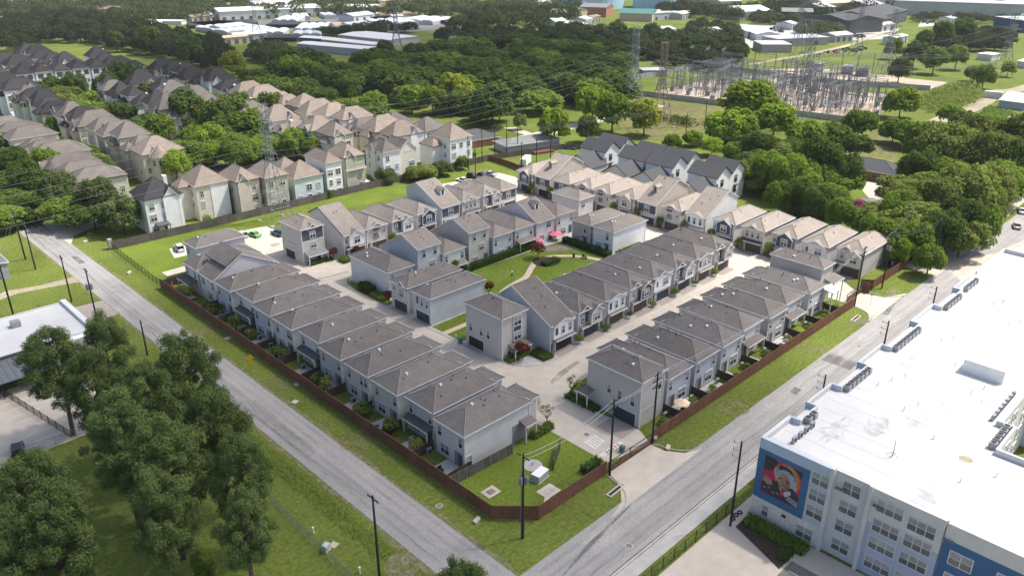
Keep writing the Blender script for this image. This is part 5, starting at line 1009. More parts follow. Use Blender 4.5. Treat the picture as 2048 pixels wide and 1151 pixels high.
def tower(label, xy, ht, bw, tw, arms, rz=0., m='galv', waist=.55, r=.11, group='lattice transmission towers', detail=10):
    root = empty('lattice_tower', (xy[0], xy[1], 0), rz, label, 'tower', group)
    def wd(z): t = z / ht; return bw + (tw - bw) * (t / waist) if t < waist else tw
    L = MB(); q = [(-1, -1), (1, -1), (1, 1), (-1, 1)]
    for a, b in q:
        L.bar((a * bw / 2, b * bw / 2, 0), (a * tw / 2, b * tw / 2, ht * waist), r * 1.3); L.bar((a * tw / 2, b * tw / 2, ht * waist), (a * tw / 2, b * tw / 2, ht), r)
    L.build('leg', m, root)
    B = MB(); z = 0
    zs = [ht * waist * (1 - (1 - i / detail) ** 1.6) for i in range(detail)] + [ht * waist + (ht - ht * waist) * i / detail for i in range(detail + 1)]
    for z0, z1 in zip(zs[:-1], zs[1:]):
        w0, w1 = wd(z0) / 2, wd(z1) / 2
        for i in range(4):
            (a, b), (c, d) = q[i], q[(i + 1) % 4]
            B.bar((a * w0, b * w0, z0), (c * w1, d * w1, z1), r * .6); B.bar((c * w0, d * w0, z0), (a * w1, b * w1, z1), r * .6); B.bar((a * w1, b * w1, z1), (c * w1, d * w1, z1), r * .6)
    B.build('bracing', m, root)
    for z, l in arms:
        A = MB()
        for s in (-1, 1):
            e = (s * l, 0, z)
            for b in (-1, 1): A.bar((s * tw / 2, b * tw / 2, z), e, r * .7); A.bar((s * tw / 2, b * tw / 2, z + 1.3), e, r * .7)
            for k in range(1, 4): t = k / 4; x = s * (tw / 2 + (l - tw / 2) * t); A.bar((x, -tw / 2 * (1 - t), z), (x, tw / 2 * (1 - t), z), r * .5); A.bar((x, 0, z + 1.3 * (1 - t)), (x, tw / 2 * (1 - t), z), r * .5)
        A.build('crossarm', m, root)
        for s in (-1, 1): MB().cyl(s * l, 0, z - 1.4, z, .09, n=6).build('insulator_string', 'steel_dark', root)
    for a, b in q: MB().box(a * bw / 2 - .5, b * bw / 2 - .5, -.2, a * bw / 2 + .5, b * bw / 2 + .5, .35).build('footing', 'concrete_grey', root)
    return root
TW = [('TA', (103.5, 200.8), 33, 7.0, 1.7, [(20, 4.6), (24.5, 4.2), (29, 3.6)], 'lattice tower on the lawn before the older subdivision'), ('TB', (306.8, 232.4), 36, 10, 2.4, [(22, 5), (27, 5), (32, 4)], 'tall grey lattice tower left of the substation'),
      ('TC', (280.9, 198.0), 34, 9, 2.2, [(26, 9), (21, 9)], 'rusty lattice tower with wide arms before the substation wall'), ('TD', (317.8, 154.0), 38, 7, 2.8, [(30, 7), (25, 7), (20, 7)], 'lattice tower with flared top standing in the substation yard edge'),
      ('TE', (482.0, 186.3), 36, 9, 2.2, [(22, 7), (27, 7), (32, 6)], 'lattice tower behind the switchyard'), ('TF', (533.6, 140.8), 34, 8, 2.2, [(20, 7), (25, 7), (30, 6)], 'lattice tower beside the right-hand nursery'), ('TG', (320.7, 433.1), 34, 9, 2.2, [(22, 7), (28, 6)], 'lattice tower among the storage sheds'),
      ('TH', (305.2, 587.9), 32, 8, 2.2, [(20, 6), (26, 6)], 'lattice tower beside the nursery tunnels'), ('TI', (500.0, 251.3), 45, 6, 2.0, [(30, 4), (38, 4)], 'slim lattice mast behind the switchyard'), ('TJ', (549.8, 234.5), 50, 6, 2.0, [(30, 5), (38, 5), (45, 4)], 'slim lattice mast beyond the car park')]
for k, xy, ht, bw, tw, arms, lab in TW:
    tower(lab, xy, ht, bw, tw, arms, R(90) if k == 'TA' else R(60), 'steel_rust' if k == 'TC' else 'galv', r=.07 if k == 'TA' else .12, detail=6 if k in ('TA', 'TB', 'TC', 'TD') else 5)
    if k == 'TD':
        t = [o for o in COL.objects if o.parent is None and o.get('label') == lab][0]; f = MB()
        for a, b in ((-1, -1), (1, -1), (1, 1), (-1, 1)): f.bar((a * 1.4, b * 1.4, 38), (a * 4.5, b * 1.4, 43), .12); f.bar((-a * 1.4, b * 1.4, 38), (a * 4.5, b * 1.4, 43), .1)
        f.bar((-4.5, 1.4, 43), (4.5, 1.4, 43), .12); f.bar((-4.5, -1.4, 43), (4.5, -1.4, 43), .12); f.build('peak_frame', 'galv', t)
GT = 'transmission lines'
def tspan(a, b, zs, offs, sag, r=.035):
    for z in zs:
        for o_ in offs: wire((a[0], a[1] + o_, z), (b[0], b[1] + o_, z), sag, r, 'wire', 'transmission_line', 'long transmission line hanging between lattice towers', GT, 22)
A_ = (103.5, 200.8); tspan(A_, (-160, 205), (19, 23.5, 28), (-4, 4), 5); tspan(A_, (310, 232), (19, 23.5, 28), (-4, 4), 5)
tspan((306.8, 232.4), (317.8, 154.0), (22, 27), (-4, 4), 4, .05); tspan((280.9, 198.0), (533.6, 140.8), (26, 21), (-6, 6), 7, .05); tspan((317.8, 154.0), (640, 60), (25, 30), (-6, 0, 6), 8, .06); tspan((306.8, 232.4), (320.7, 433.1), (22, 28), (-4, 4), 6, .05)

# ---------------------------------------------------------------- substation
def block_wall(label, pts, ht=2.6):
    root = empty('block_wall', (*pts[0], 0), 0, label, 'wall'); b = MB()
    for a, c in zip(pts[:-1], pts[1:]):
        L = math.hypot(c[0] - a[0], c[1] - a[1]); n = max(1, round(L / 5)); rz = math.atan2(c[1] - a[1], c[0] - a[0])
        me = MB().box(.12, -.1, 0, L / n - .12, .1, ht).mesh('panel', 'concrete_grey'); pm = MB().box(-.14, -.18, 0, .14, .18, ht + .1).mesh('post', 'concrete_grey')
        for i in range(n):
            p = (a[0] + (c[0] - a[0]) * i / n - pts[0][0], a[1] + (c[1] - a[1]) * i / n - pts[0][1], 0); link('panel', me, root, p, rz); link('post', pm, root, p, rz)
block_wall('grey panel wall along the near side of the substation', [(324.9, 257.1), (330.6, 245.6), (338.0, 198.4), (341.3, 165.7), (344.1, 147.2), (363.5, 141.6), (393.1, 146.8)]); block_wall('grey panel wall between the two switchyards', [(355.9, 278.8), (417.2, 271.9), (432.1, 257.3), (432.3, 231.1), (433.6, 190.2), (448.7, 149.3)])
SY = [(336.0, 246.3), (345.4, 203.0), (349.2, 169.8), (351.8, 150.8), (373.3, 146.2), (406.6, 152.4), (412.1, 176.0), (427.6, 196.1), (423.3, 219.9), (406.6, 243.6)]
def inside(p, poly):
    c = False; n = len(poly)
    for i in range(n):
        (x1, y1), (x2, y2) = poly[i], poly[i - 1]
        if (y1 > p[1]) != (y2 > p[1]) and p[0] < (x2 - x1) * (p[1] - y1) / (y2 - y1) + x1: c = not c
    return c
def scatter(poly, step, seed, jit=.4):
    r = random.Random(seed); xs_ = [p[0] for p in poly]; ys_ = [p[1] for p in poly]; out = []; y = min(ys_)
    while y < max(ys_):
        x = min(xs_)
        while x < max(xs_):
            q = (x + r.uniform(-jit, jit) * step, y + r.uniform(-jit, jit) * step)
            if inside(q, poly): out.append(q)
            x += step
        y += step
    return out
def gantry(w_, ht):
    r = empty('switchyard_gantry', (0, 0, 0)); 
    for s in (-1, 1):
        b = MB()
        for dx in (-.5, .5): b.bar((s * w_ / 2 + dx, 0, 0), (s * w_ / 2 + dx * .4, 0, ht), .11)
        for k in range(6): b.bar((s * w_ / 2 - .5 + .08 * k, 0, k * ht / 6), (s * w_ / 2 + .42 - .05 * k, 0, (k + 1) * ht / 6), .06)
        b.build('column', 'galv', r)
    b = MB(); 
    for z in (ht - .9, ht): b.bar((-w_ / 2, 0, z), (w_ / 2, 0, z), .09)
    for k in range(10): b.bar((-w_ / 2 + w_ * k / 10, 0, ht - .9 * (k % 2)), (-w_ / 2 + w_ * (k + 1) / 10, 0, ht - .9 * ((k + 1) % 2)), .06)
    b.build('beam', 'galv', r)
    for x in (-.3, 0, .3): MB().cyl(x * w_, 0, ht - 2.3, ht - .9, .1, n=6).build('insulator', 'steel_dark', r)
    return reg(r)
def post_ins():
    r = empty('post_insulator', (0, 0, 0)); MB().cyl(0, 0, 0, 2.6, .1, n=6).build('pedestal', 'galv', r); b = MB()
    for k in range(4): b.cyl(0, 0, 2.6 + k * .45, 2.75 + k * .45, .22, n=8).cyl(0, 0, 2.75 + k * .45, 3.05 + k * .45, .12, n=8)
    b.build('insulator_stack', 'steel_dark', r); return reg(r)
def breaker():
    r = empty('circuit_breaker', (0, 0, 0)); MB().box(-1, -.6, .3, 1, .6, 2.2).build('tank', 'steel_dark', r); MB().box(-1.1, -.7, 0, 1.1, .7, .3).build('plinth', 'concrete_grey', r)
    for x in (-.6, 0, .6): MB().cyl(x, 0, 2.2, 4.4, .16, .1, n=6).build('bushing', 'steel_dark', r)
    return reg(r)
def busbar():
    r = empty('bus_support', (0, 0, 0)); b = MB()
    for x in (-4, 4): MB().bar((x, 0, 0), (x, 0, 4.4), .1).bar((x, -1.6, 4.4), (x, 1.6, 4.4), .1).build('stand', 'galv', r)
    c = MB()
    for y in (-1.4, 0, 1.4): c.bar((-6, y, 5.3), (6, y, 5.3), .07)
    for x in (-4, 4):
        for y in (-1.4, 0, 1.4): c.cyl(x, y, 4.4, 5.3, .12, n=6)
    c.build('bus_tube', 'galv', r); return reg(r)
PR = {'g': gantry(9, 12), 'i': post_ins(), 'b': breaker(), 'u': busbar(), 'G': gantry(12, 18)}; seen = set()
LB = {'g': ('steel portal gantry in the switchyard', 'gantry', 'switchyard gantries'), 'G': ('tall steel portal gantry rising over the switchyard', 'gantry', 'tall switchyard gantries'), 'i': ('slim post insulator on gravel in the switchyard', 'insulator', 'post insulators in the switchyard'), 'b': ('grey circuit breaker tank in the switchyard', 'breaker', 'circuit breakers in the switchyard'), 'u': ('bus tubes on twin steel stands in the switchyard', 'bus support', 'bus supports in the switchyard')}
def put(k, x, y, rz):
    o = PR[k] if k not in seen else copy_tree(PR[k]); seen.add(k); o.location = (x, y, 0); o.rotation_euler.z = rz; tag(o, *LB[k]); return o
r9 = random.Random(3)
for q in scatter(SY, 4.4, 1, .3):
    t = r9.random(); k = 'i' if t < .42 else ('b' if t < .56 else ('u' if t < .78 else 'g'))
    put(k, q[0], q[1], R(90) if r9.random() < .6 else 0)
for q in ((352, 215), (352, 190), (360, 170), (366, 205), (372, 185), (380, 225), (385, 165), (395, 215)): put('G', q[0], q[1], R(90) if q[1] > 180 else 0)
for q in ((467.3, 196.7), (479.2, 192.8), (488.4, 187.7), (486.4, 178.0), (469.0, 206.7), (429.9, 272.1), (428.3, 282.1), (434.0, 263.8)): put('g', q[0], q[1], R(20)); put('u', q[0] + 6, q[1] - 3, R(20))
for i, q in enumerate(((469.9, 194.2), (472.2, 203.6), (468.1, 219.7))):
    r = empty('power_transformer', (*q, 0), R(20), ['dark power transformer with radiators in the rear yard', 'grey power transformer beside the control house', 'pale control house of the substation'][i], 'transformer')
    MB().box(-4, -2.5, .3, 4, 2.5, 4.6).build('tank', ('wh_dark', 'galv', 'wh_grey')[i], r); MB().box(-4.2, -2.7, 0, 4.2, 2.7, .3).build('plinth', 'concrete_grey', r); MB().box(-3.6, 2.5, .6, 3.6, 3.5, 4).build('radiator', 'steel_dark', r)

# ---------------------------------------------------------------- trees
def crown(nm, blobs, n, leaf, seed, up=.45, jit=.55, thin=(.45, .8), rad=(.62, 1.15)):
    r = random.Random(seed); V = []; Fc = []; wt = [b[3] ** 2 for b in blobs]; tot = sum(wt); cum = []; a = 0
    for w_ in wt: a += w_; cum.append(a / tot)
    import bisect
    k = 0; tries = 0
    while k < n and tries < n * 4:
        tries += 1; b = blobs[bisect.bisect(cum, r.random())]
        z = r.uniform(-.75, 1); t = r.uniform(0, 2 * math.pi); s = math.sqrt(max(0, 1 - z * z)); d = Vector((s * math.cos(t), s * math.sin(t), z)); rr_ = b[3] * r.uniform(*rad)
        p = Vector(b[:3]) + d * rr_
        if any((p.x - c[0]) ** 2 + (p.y - c[1]) ** 2 + (p.z - c[2]) ** 2 < (c[3] * .62) ** 2 for c in blobs if c is not b): continue
        nn = (d + Vector((r.gauss(0, jit), r.gauss(0, jit), r.gauss(0, jit) + up))).normalized(); u = nn.orthogonal().normalized(); v = nn.cross(u); c, s2 = math.cos(t * 7), math.sin(t * 7)
        u, v = u * c + v * s2, v * c - u * s2; l = leaf * r.uniform(.55, 1.35); m_ = l * r.uniform(*thin)
        i = len(V); V += [tuple(p - u * l), tuple(p + v * m_ - u * l * .2), tuple(p + u * l), tuple(p - v * m_ + u * l * .1)]; Fc.append((i, i + 1, i + 2, i + 3)); k += 1
    return V, Fc
def mkmesh(nm, V, Fc, m):
    me = bpy.data.meshes.new(nm); me.from_pydata(V, [], Fc); me.materials.append(MATS[m]); me.update(); return me
def broad_blobs(seed, n=26, flat=.75, r0=(.24, .42), reach=.66):
    r = random.Random(seed); B = [(0, 0, .05, .45)]
    for i in range(n):
        t = 2 * math.pi * (i * .618 + r.uniform(-.06, .06)); z = r.uniform(-.45, 1.0); s = math.sqrt(1 - z * z * .85) * r.uniform(.75, 1.1)
        B.append((reach * s * math.cos(t), reach * s * math.sin(t), flat * z * reach * 1.1, r.uniform(*r0)))
    return B
def tall_blobs(seed, n=26):
    r = random.Random(seed); B = []
    for i in range(n):
        z = -1 + 2 * i / n; w_ = math.sqrt(max(.06, 1 - (z * .92 + .12) ** 2)) * .52; t = r.uniform(0, 6.28); B.append((w_ * math.cos(t) * r.uniform(.6, 1.1), w_ * math.sin(t) * r.uniform(.6, 1.1), z * .9, r.uniform(.22, .36)))
    return B
def pine_blobs(seed, n=95):
    r = random.Random(seed); B = []
    for i in range(n):
        z = -1 + 2 * (i + r.random()) / n; w_ = (.3 + .75 * ((1 - z) / 1.1) ** .7 if z > -.1 else 1.05 - .5 * abs(z + .1)) * math.sqrt(r.uniform(.08, 1.0)); t = i * 2.4 + r.uniform(-.6, .6); B.append((w_ * .8 * math.cos(t), w_ * .8 * math.sin(t), z * .9 + .12 * r.uniform(-1, 1), r.uniform(.08, .2)))
    return B
CR = {}
def crown_mesh(shape, var, m, lod):
    k = (shape, var, m, lod)
    if k not in CR:
        kk = (shape, var, lod)
        if kk not in CR:
            n, lf = {0: (10000, .05), 1: (3600, .082), 2: (700, .17)}[lod]
            if shape == 'broad': CR[kk] = crown('c', broad_blobs(var * 13 + 5, 44, .8, (.16, .34), .7), n, lf, var)
            elif shape == 'tall': CR[kk] = crown('c', tall_blobs(var * 11 + 3), n, lf, var)
            elif shape == 'pine': CR[kk] = crown('c', pine_blobs(var * 7 + 1), 30000, .04, var, up=.5, jit=.6, thin=(.16, .3), rad=(.45, 1.22))
            elif shape == 'sparse': CR[kk] = crown('c', broad_blobs(var * 17 + 2, 16, .8, (.12, .24), .72), 420, .07, var)
            else: CR[kk] = crown('c', broad_blobs(var * 19 + 4, 10, .8, (.3, .5), .5), 520, .12, var)
        CR[k] = mkmesh('crown', *CR[kk], m)
    return CR[k]
TK = {}
def trunk_mesh(shape, var):
    k = (shape, var)
    if k not in TK:
        r = random.Random(var + 40); b = MB()
        if shape == 'pine':
            b.bar((0, 0, 0), (.02, .01, .5), .02, .015, n=7); b.bar((.02, .01, .5), (0, 0, .97), .015, .004, n=7)
            for i in range(16): z = .38 + .55 * i / 16; t = i * 2.4; l = .16 * (1.1 - z * .7); b.bar((0, 0, z), (l * math.cos(t), l * math.sin(t), z + .05), .006, .002)
        else:
            b.bar((0, 0, 0), (.01, .02, .42), .028, .02, n=7)
            for i in range(7):
                t = i * .9 + r.uniform(-.3, .3); b.bar((.01, .02, .3 + .02 * i), (.2 * math.cos(t), .2 * math.sin(t), .6 + r.uniform(-.05, .15)), .014, .006, n=5); b.bar((.2 * math.cos(t), .2 * math.sin(t), .6), (.34 * math.cos(t + .3), .34 * math.sin(t + .3), .72), .006, .002)
        TK[k] = b.mesh('trunk', 'bark_pine' if shape == 'pine' else 'bark', True)
    return TK[k]
NT = [0]
KINDS = {'o': ('leaf_oak', 'dark green live oak'), 'm': ('leaf_mid', 'mid green leafy tree'), 'l': ('leaf_lime', 'bright lime green tree'), 'v': ('leaf_olive', 'olive green spreading tree'), 'y': ('leaf_yellow', 'yellow green tree'), 'r': ('leaf_red', 'small red-leaved myrtle'), 'k': ('leaf_pinkbloom', 'pink blossoming myrtle'), 'b': ('leaf_bloom', 'pale-flecked flowering tree'), 'p': ('leaf_pine', 'tall dark pine')}
def tree(x, y, r, h, kind='m', shape='broad', lod=None, place='', group=None, name='tree', low=.1, label=None):
    NT[0] += 1; v = NT[0] % 5; d = math.hypot(x, y); lod = (0 if d < 300 else 1) if lod is None else lod
    lf, nm = KINDS[kind]; root = empty('pine_tree' if kind == 'p' else name, (x, y, 0), NT[0] * 1.7, label or '%s %s' % (nm, place), 'tree', group or '%s %s' % (nm + 's', place))
    ch = h * (1 - low) / 2; c = link('crown', crown_mesh(shape, v, lf, lod), root, (0, 0, h - ch * .98)); c.scale = (r, r, ch * (1.0 if shape != 'broad' else 1.25))
    t = link('trunk', trunk_mesh('pine' if kind == 'p' else 'b', v), root, (0, 0, -.15)); t.scale = (h * .9, h * .9, h * .92) if kind != 'p' else (h, h, h)
    return root
def many(L, place, h=None, shape='broad', low=.06, hf=2.2):
    for (x, y, r), k in L: tree(x, y, max(r, 1.5) * 1.08, h or min(18, max(5, r * hf)), k, shape, None, place, low=low)
many([((278.4,82.6,10.0), 'v'), ((276.9,71.7,8.2), 'v'), ((279.3,65.3,7.8), 'o'), ((293.4,95.3,7.3), 'm'), ((259.4,84.8,5.9), 'o'), ((240.4,107.4,7.5), 'o'), ((223.5,108.5,6.3), 'm'), ((225.5,118.0,5.9), 'm'), ((240.6,99.3,6.1), 'o'), ((303.3,85.6,8.3), 'v'), ((314.4,74.7,8.0), 'v'), ((325.4,84.4,6.5), 'm'), ((244.2,116.0,5.8), 'o')], 'among the bungalows beside the white houses')
many([((235.5,63.2,8.5), 'v'), ((225.2,67.3,6.7), 'v'), ((216.3,73.0,5.3), 'm'), ((234.1,77.3,4.8), 'v'), ((201.2,62.5,4.7), 'm'), ((195.3,64.8,3.4), 'l'), ((207.0,59.3,5.5), 'o'), ((206.8,84.8,4.4), 'm'), ((210.2,92.3,5.0), 'o'), ((212.6,99.5,4.9), 'o'), ((210.7,104.7,4.3), 'm'), ((215.9,58.2,6.1), 'o'), ((235.4,58.5,5.7), 'v'), ((207.1,76.1,3.4), 'm'), ((201.4,71.1,3.6), 'm'), ((194.1,56.8,3.6), 'm'), ((211.2,80.5,3.0), 'm'), ((250.3,61.4,6.5), 'v'), ((224.8,87.5,2.3), 'k')], 'along the wooded edge beside the far gate')
many([((311.4,173.9,11.9), 'l'), ((272.8,161.8,8.1), 'l'), ((291.9,151.6,8.6), 'l'), ((255.3,136.9,7.0), 'o'), ((250.0,143.3,4.6), 'm'), ((281.7,132.6,7.3), 'm'), ((293.7,128.7,6.4), 'm'), ((318.5,129.5,6.7), 'm'), ((368.9,133.2,7.9), 'l'), ((321.4,116.8,5.8), 'm'), ((316.9,109.4,6.4), 'm'), ((287.3,116.4,5.7), 'o'), ((324.8,105.1,5.7), 'm'), ((278.4,158.7,7.7), 'm'), ((254.2,155.1,4.0), 'l'), ((251.5,170.7,3.6), 'm'), ((260.9,168.2,3.8), 'l'), ((260.0,128.0,5.9), 'o'), ((371.4,113.7,5.1), 'm')], 'between the meadow and the substation wall', low=.05, hf=1.6)
many([((261.7,191.5,6.4), 'y'), ((225.2,206.6,6.1), 'l'), ((263.6,220.4,7.2), 'l'), ((257.7,204.7,6.9), 'm'), ((228.4,244.8,9.1), 'o'), ((234.0,234.2,2.9), 'v'), ((238.0,281.3,7.7), 'y'), ((238.7,275.5,5.4), 'v'), ((236.7,199.9,4.6), 'o')], 'on the lots behind the older subdivision')
many([((59.2,266.9,5.7), 'o'), ((62.4,250.9,5.5), 'b'), ((67.4,233.3,5.9), 'b'), ((68.6,220.1,4.9), 'b'), ((61.7,290.6,5.4), 'o'), ((68.2,281.0,5.7), 'm'), ((49.4,250.8,2.8), 'o'), ((69.1,254.6,4.5), 'o'), ((66.5,317.5,5.2), 'o'), ((80.7,273.7,4.2), 'o')], 'by the entry of the older subdivision', low=.05)
many([((131.6,406.1,6.6), 'o'), ((122.9,423.8,6.2), 'o'), ((152.5,424.1,6.5), 'o'), ((140.8,379.7,5.9), 'o'), ((110.8,399.9,4.9), 'v'), ((133.0,320.3,7.6), 'o'), ((135.2,298.9,7.3), 'o'), ((137.4,279.1,7.0), 'm'), ((118.2,271.8,6.3), 'l'), ((99.7,258.4,4.6), 'l'), ((122.8,262.4,5.2), 'm'), ((148.0,278.2,4.6), 'y'), ((141.3,254.2,5.3), 'm'), ((145.2,245.9,4.6), 'm'), ((116.9,311.1,5.3), 'm'), ((131.8,341.9,5.9), 'm'), ((163.2,311.2,6.3), 'o'), ((91.7,348.0,4.3), 'm'), ((92.8,323.9,4.1), 'm'), ((216.7,331.9,5.3), 'o'), ((148.7,304.9,7.2), 'o'), ((152.0,445.7,6.2), 'o')], 'along the shaded boulevard of the older subdivision')
many([((206.3,429.0,7.1), 'y'), ((222.3,396.0,6.9), 'l'), ((190.0,369.1,6.3), 'o'), ((240.1,400.3,6.6), 'o'), ((219.6,360.3,6.0), 'o'), ((304.4,423.5,6.2), 'o'), ((188.7,350.2,5.2), 'm'), ((201.4,346.9,5.3), 'o'), ((212.9,497.2,7.9), 'o'), ((215.1,562.7,8.0), 'o'), ((203.6,592.8,6.1), 'o'), ((182.4,374.9,3.9), 'o')], 'on the street beyond the older subdivision')
many([((148.2,210.1,3.6), 'b'), ((160.1,204.4,4.3), 'v'), ((167.0,203.8,3.7), 'b'), ((176.8,204.8,2.4), 'm'), ((158.2,234.4,2.5), 'o'), ((155.6,205.4,2.9), 'v')], 'along the grey fence of the older subdivision', 4.6, low=.02)
many([((546.7,208.6,5.7), 'v'), ((516.7,184.5,7.1), 'o'), ((503.9,168.4,6.9), 'm'), ((530.3,165.2,6.5), 'm'), ((619.3,205.4,8.3), 'o'), ((649.8,200.8,8.6), 'o'), ((601.7,210.5,6.2), 'o'), ((474.1,132.6,5.7), 'm'), ((494.4,145.0,3.8), 'm'), ((523.9,135.3,3.9), 'y'), ((459.4,170.2,5.9), 'o')], 'in the park behind the switchyard')
# woods: individually placed trees
def wood(poly, step, seed, place, ks='ooom', h=(9, 13), lod=None):
    r = random.Random(seed)
    for x, y in scatter(poly, step, seed): tree(x, y, step * r.uniform(.55, .8), r.uniform(*h), r.choice(ks), 'broad' if r.random() < .8 else 'tall', lod, place)
wood([(244.9, 447.3), (258.5, 394.2), (322.1, 416.3), (397.9, 418.2), (405.8, 318.9), (309.9, 237.8), (283.9, 221.6), (278.3, 243.1), (252.3, 252.6), (254.7, 292.0), (237.6, 308.7), (229.6, 325.7), (216.3, 357.8), (205.7, 378.2)], 16, 11, 'in the dark wood behind the subdivision', 'ooomo', (9, 14), 1)
WL = ([(185.5, 800.3), (250.6, 860.1), (264.8, 751.0), (258.1, 566.8), (243.1, 493.6), (208.4, 456.1), (209.3, 526.8), (208.2, 656.5), (172.1, 671.0), (141.5, 626.0)], 0)
WT = ([(416.6, 511.7), (430.2, 452.1), (495.1, 434.9), (518.2, 365.9), (529.1, 301.3), (455.7, 279.2), (428.0, 312.6), (423.6, 349.8), (390.6, 410.5), (373.5, 453.7)], 0)
wood([(228.9, 128.6), (249.4, 125.7), (251.5, 102.4), (219.2, 87.7), (204.9, 89.5), (211.5, 104.9)], 10, 15, 'packed beside the white houses', 'ommvm', (8, 12))
wood([(242.7, 84.6), (308.3, 91.8), (319.3, 71.2), (275.9, 59.3), (234.0, 55.3), (200.2, 54.4), (190.7, 62.4), (203.3, 74.4)], 11, 16, 'in the grove beside the far gate', 'vvmvm', (8, 13))
wood([(98.6, 256.2), (108.5, 287.4), (125.0, 321.7), (149.4, 338.3), (168.3, 312.6), (153.7, 275.6), (137.8, 258.8), (113.2, 254.7)], 10.5, 17, 'in the shaded gardens of the older subdivision', 'omml', (8, 11))
wood([(73.1, 354.5), (45.0, 243.2), (58.2, 214.0), (66.0, 211.5), (68.4, 248.4), (71.5, 295.5), (74.2, 321.1)], 11, 18, 'screening the subdivision from the side street', 'oomb', (6, 9))
wood([(82.8, 252), (89.5, 252), (89.5, 372), (82.8, 372)], 8, 41, 'between the first two house columns', 'mmob', (5, 8))
wood([(107.5, 300), (121, 300), (121, 452), (107.5, 452)], 11, 42, 'lining the boulevard behind the turreted house', 'oomv', (8, 11))
wood([(151, 300), (162, 250), (162, 400), (151, 400)], 11, 43, 'between the inner houses and the far column', 'omo', (8, 11))
wood([(180, 262), (205, 262), (200, 430), (181, 430)], 12, 44, 'lining the street behind the far column', 'ooml', (9, 13))
wood([(231.3, 324.0), (247.9, 295.1), (248.3, 261.2), (241.2, 238.4), (222.3, 245.9), (222.2, 271.5), (219.2, 296.1)], 12, 45, 'shading the street behind the end house', 'oomv', (9, 13))
# pines in the near left corner
for i, ((x, y, r), h) in enumerate((((33.6,128.1,3.4), 19), ((39.4,110.8,4.4), 20), ((31.3,106.7,4.4), 20), ((25.0,99.1,4.3), 20), ((26.5,88.6,4.5), 21), ((35.0,92.6,4.2), 20), ((33.2,82.5,3.5), 19), ((29.7,74.7,2.8), 17), ((23.4,82.0,3.5), 18), ((25.9,128.7,4.4), 19), ((13.4,93.4,4.3), 20), ((13.0,84.8,3.9), 20), ((8.2,87.3,3.3), 19), ((27.6,116.5,3.7), 19), ((39.5,47.9,2.9), 17.6))):
    tree(x, y, r * 1.4, h, 'p', 'pine', 0, 'in the grove at the side street corner' if i < 16 else '', low=.36, label=None if i < 16 else 'pine top rising alone at the street junction')
tree(*(26.3, 80.9), 1.9, 6.5, 'm', 'tall', 0, '', label='young bright green tree at the foot of the pines')
# small garden trees of the compound
for (x, y, r, h, k, lab) in ((135.8, 129.3, 2.6, 4.4, 'r', 'red-leaved myrtle in the round bed of the park'), (111.3, 121.0, 1.4, 3.9, 'r', 'bronze-leaved myrtle beside the park path'), (95.8, 95.0, 1.7, 4.2, 'r', 'red-leaved myrtle before the open-garage corner house'), (98.6, 164.2, 1.4, 3.6, 'r', 'small myrtle before the slate-gabled house'), (103.6, 162.2, 1.3, 3.4, 'r', 'dark red myrtle beside the metal porch roof'), (115.0, 161.5, 1.5, 4, 'v', 'rounded myrtle before the white bay house'), (92.9, 133.6, 1.5, 3.4, 'r', 'reddish myrtle by the dark garage on the long street'), (138.8, 160.3, 1.5, 3.6, 'v', 'bronze shrub tree beside the dormered house')):
    tree(x, y, r, h, k, 'bush', 1, '', label=lab, group=None, low=.3)
for (x, y, h, lab) in ((92.6, 79.6, 5, 'feathery young tree at the corner of the greige house'), (92.8, 78.0, 4.4, 'slim young tree beside the porch of the greige corner house'), (83.6, 77.0, 3.8, 'thin young tree at the street end of the blank white wall'), (117.4, 137.6, 5.2, 'conical dark evergreen beside the three-storey greige house'), (113.4, 135.0, 4.2, 'bright green shrub tree below the pale house porch')):
    tree(x, y, 1.4 if 'feath' not in lab else 1.2, h, 'l' if 'bright' in lab else 'm', 'tall' if x > 100 else 'sparse', 1, '', label=lab, low=.25)
for i in range(13):
    y = 73.6 + i * 7.95; x = 178.4 - i * .4; tree(x, y, 1.3, 3.6 + .5 * (i % 3), 'v' if i % 2 else 'm', 'bush', 1, 'planted between the garages of the second street', low=.2)
for i in range(8): tree(100.6 + 8.17 * i, 91.9, .8 + .25 * (i % 3), 1.6 + .6 * (i % 2), 'm', 'bush', 1, 'clipped beside the park block garages', low=.02, name='shrub')
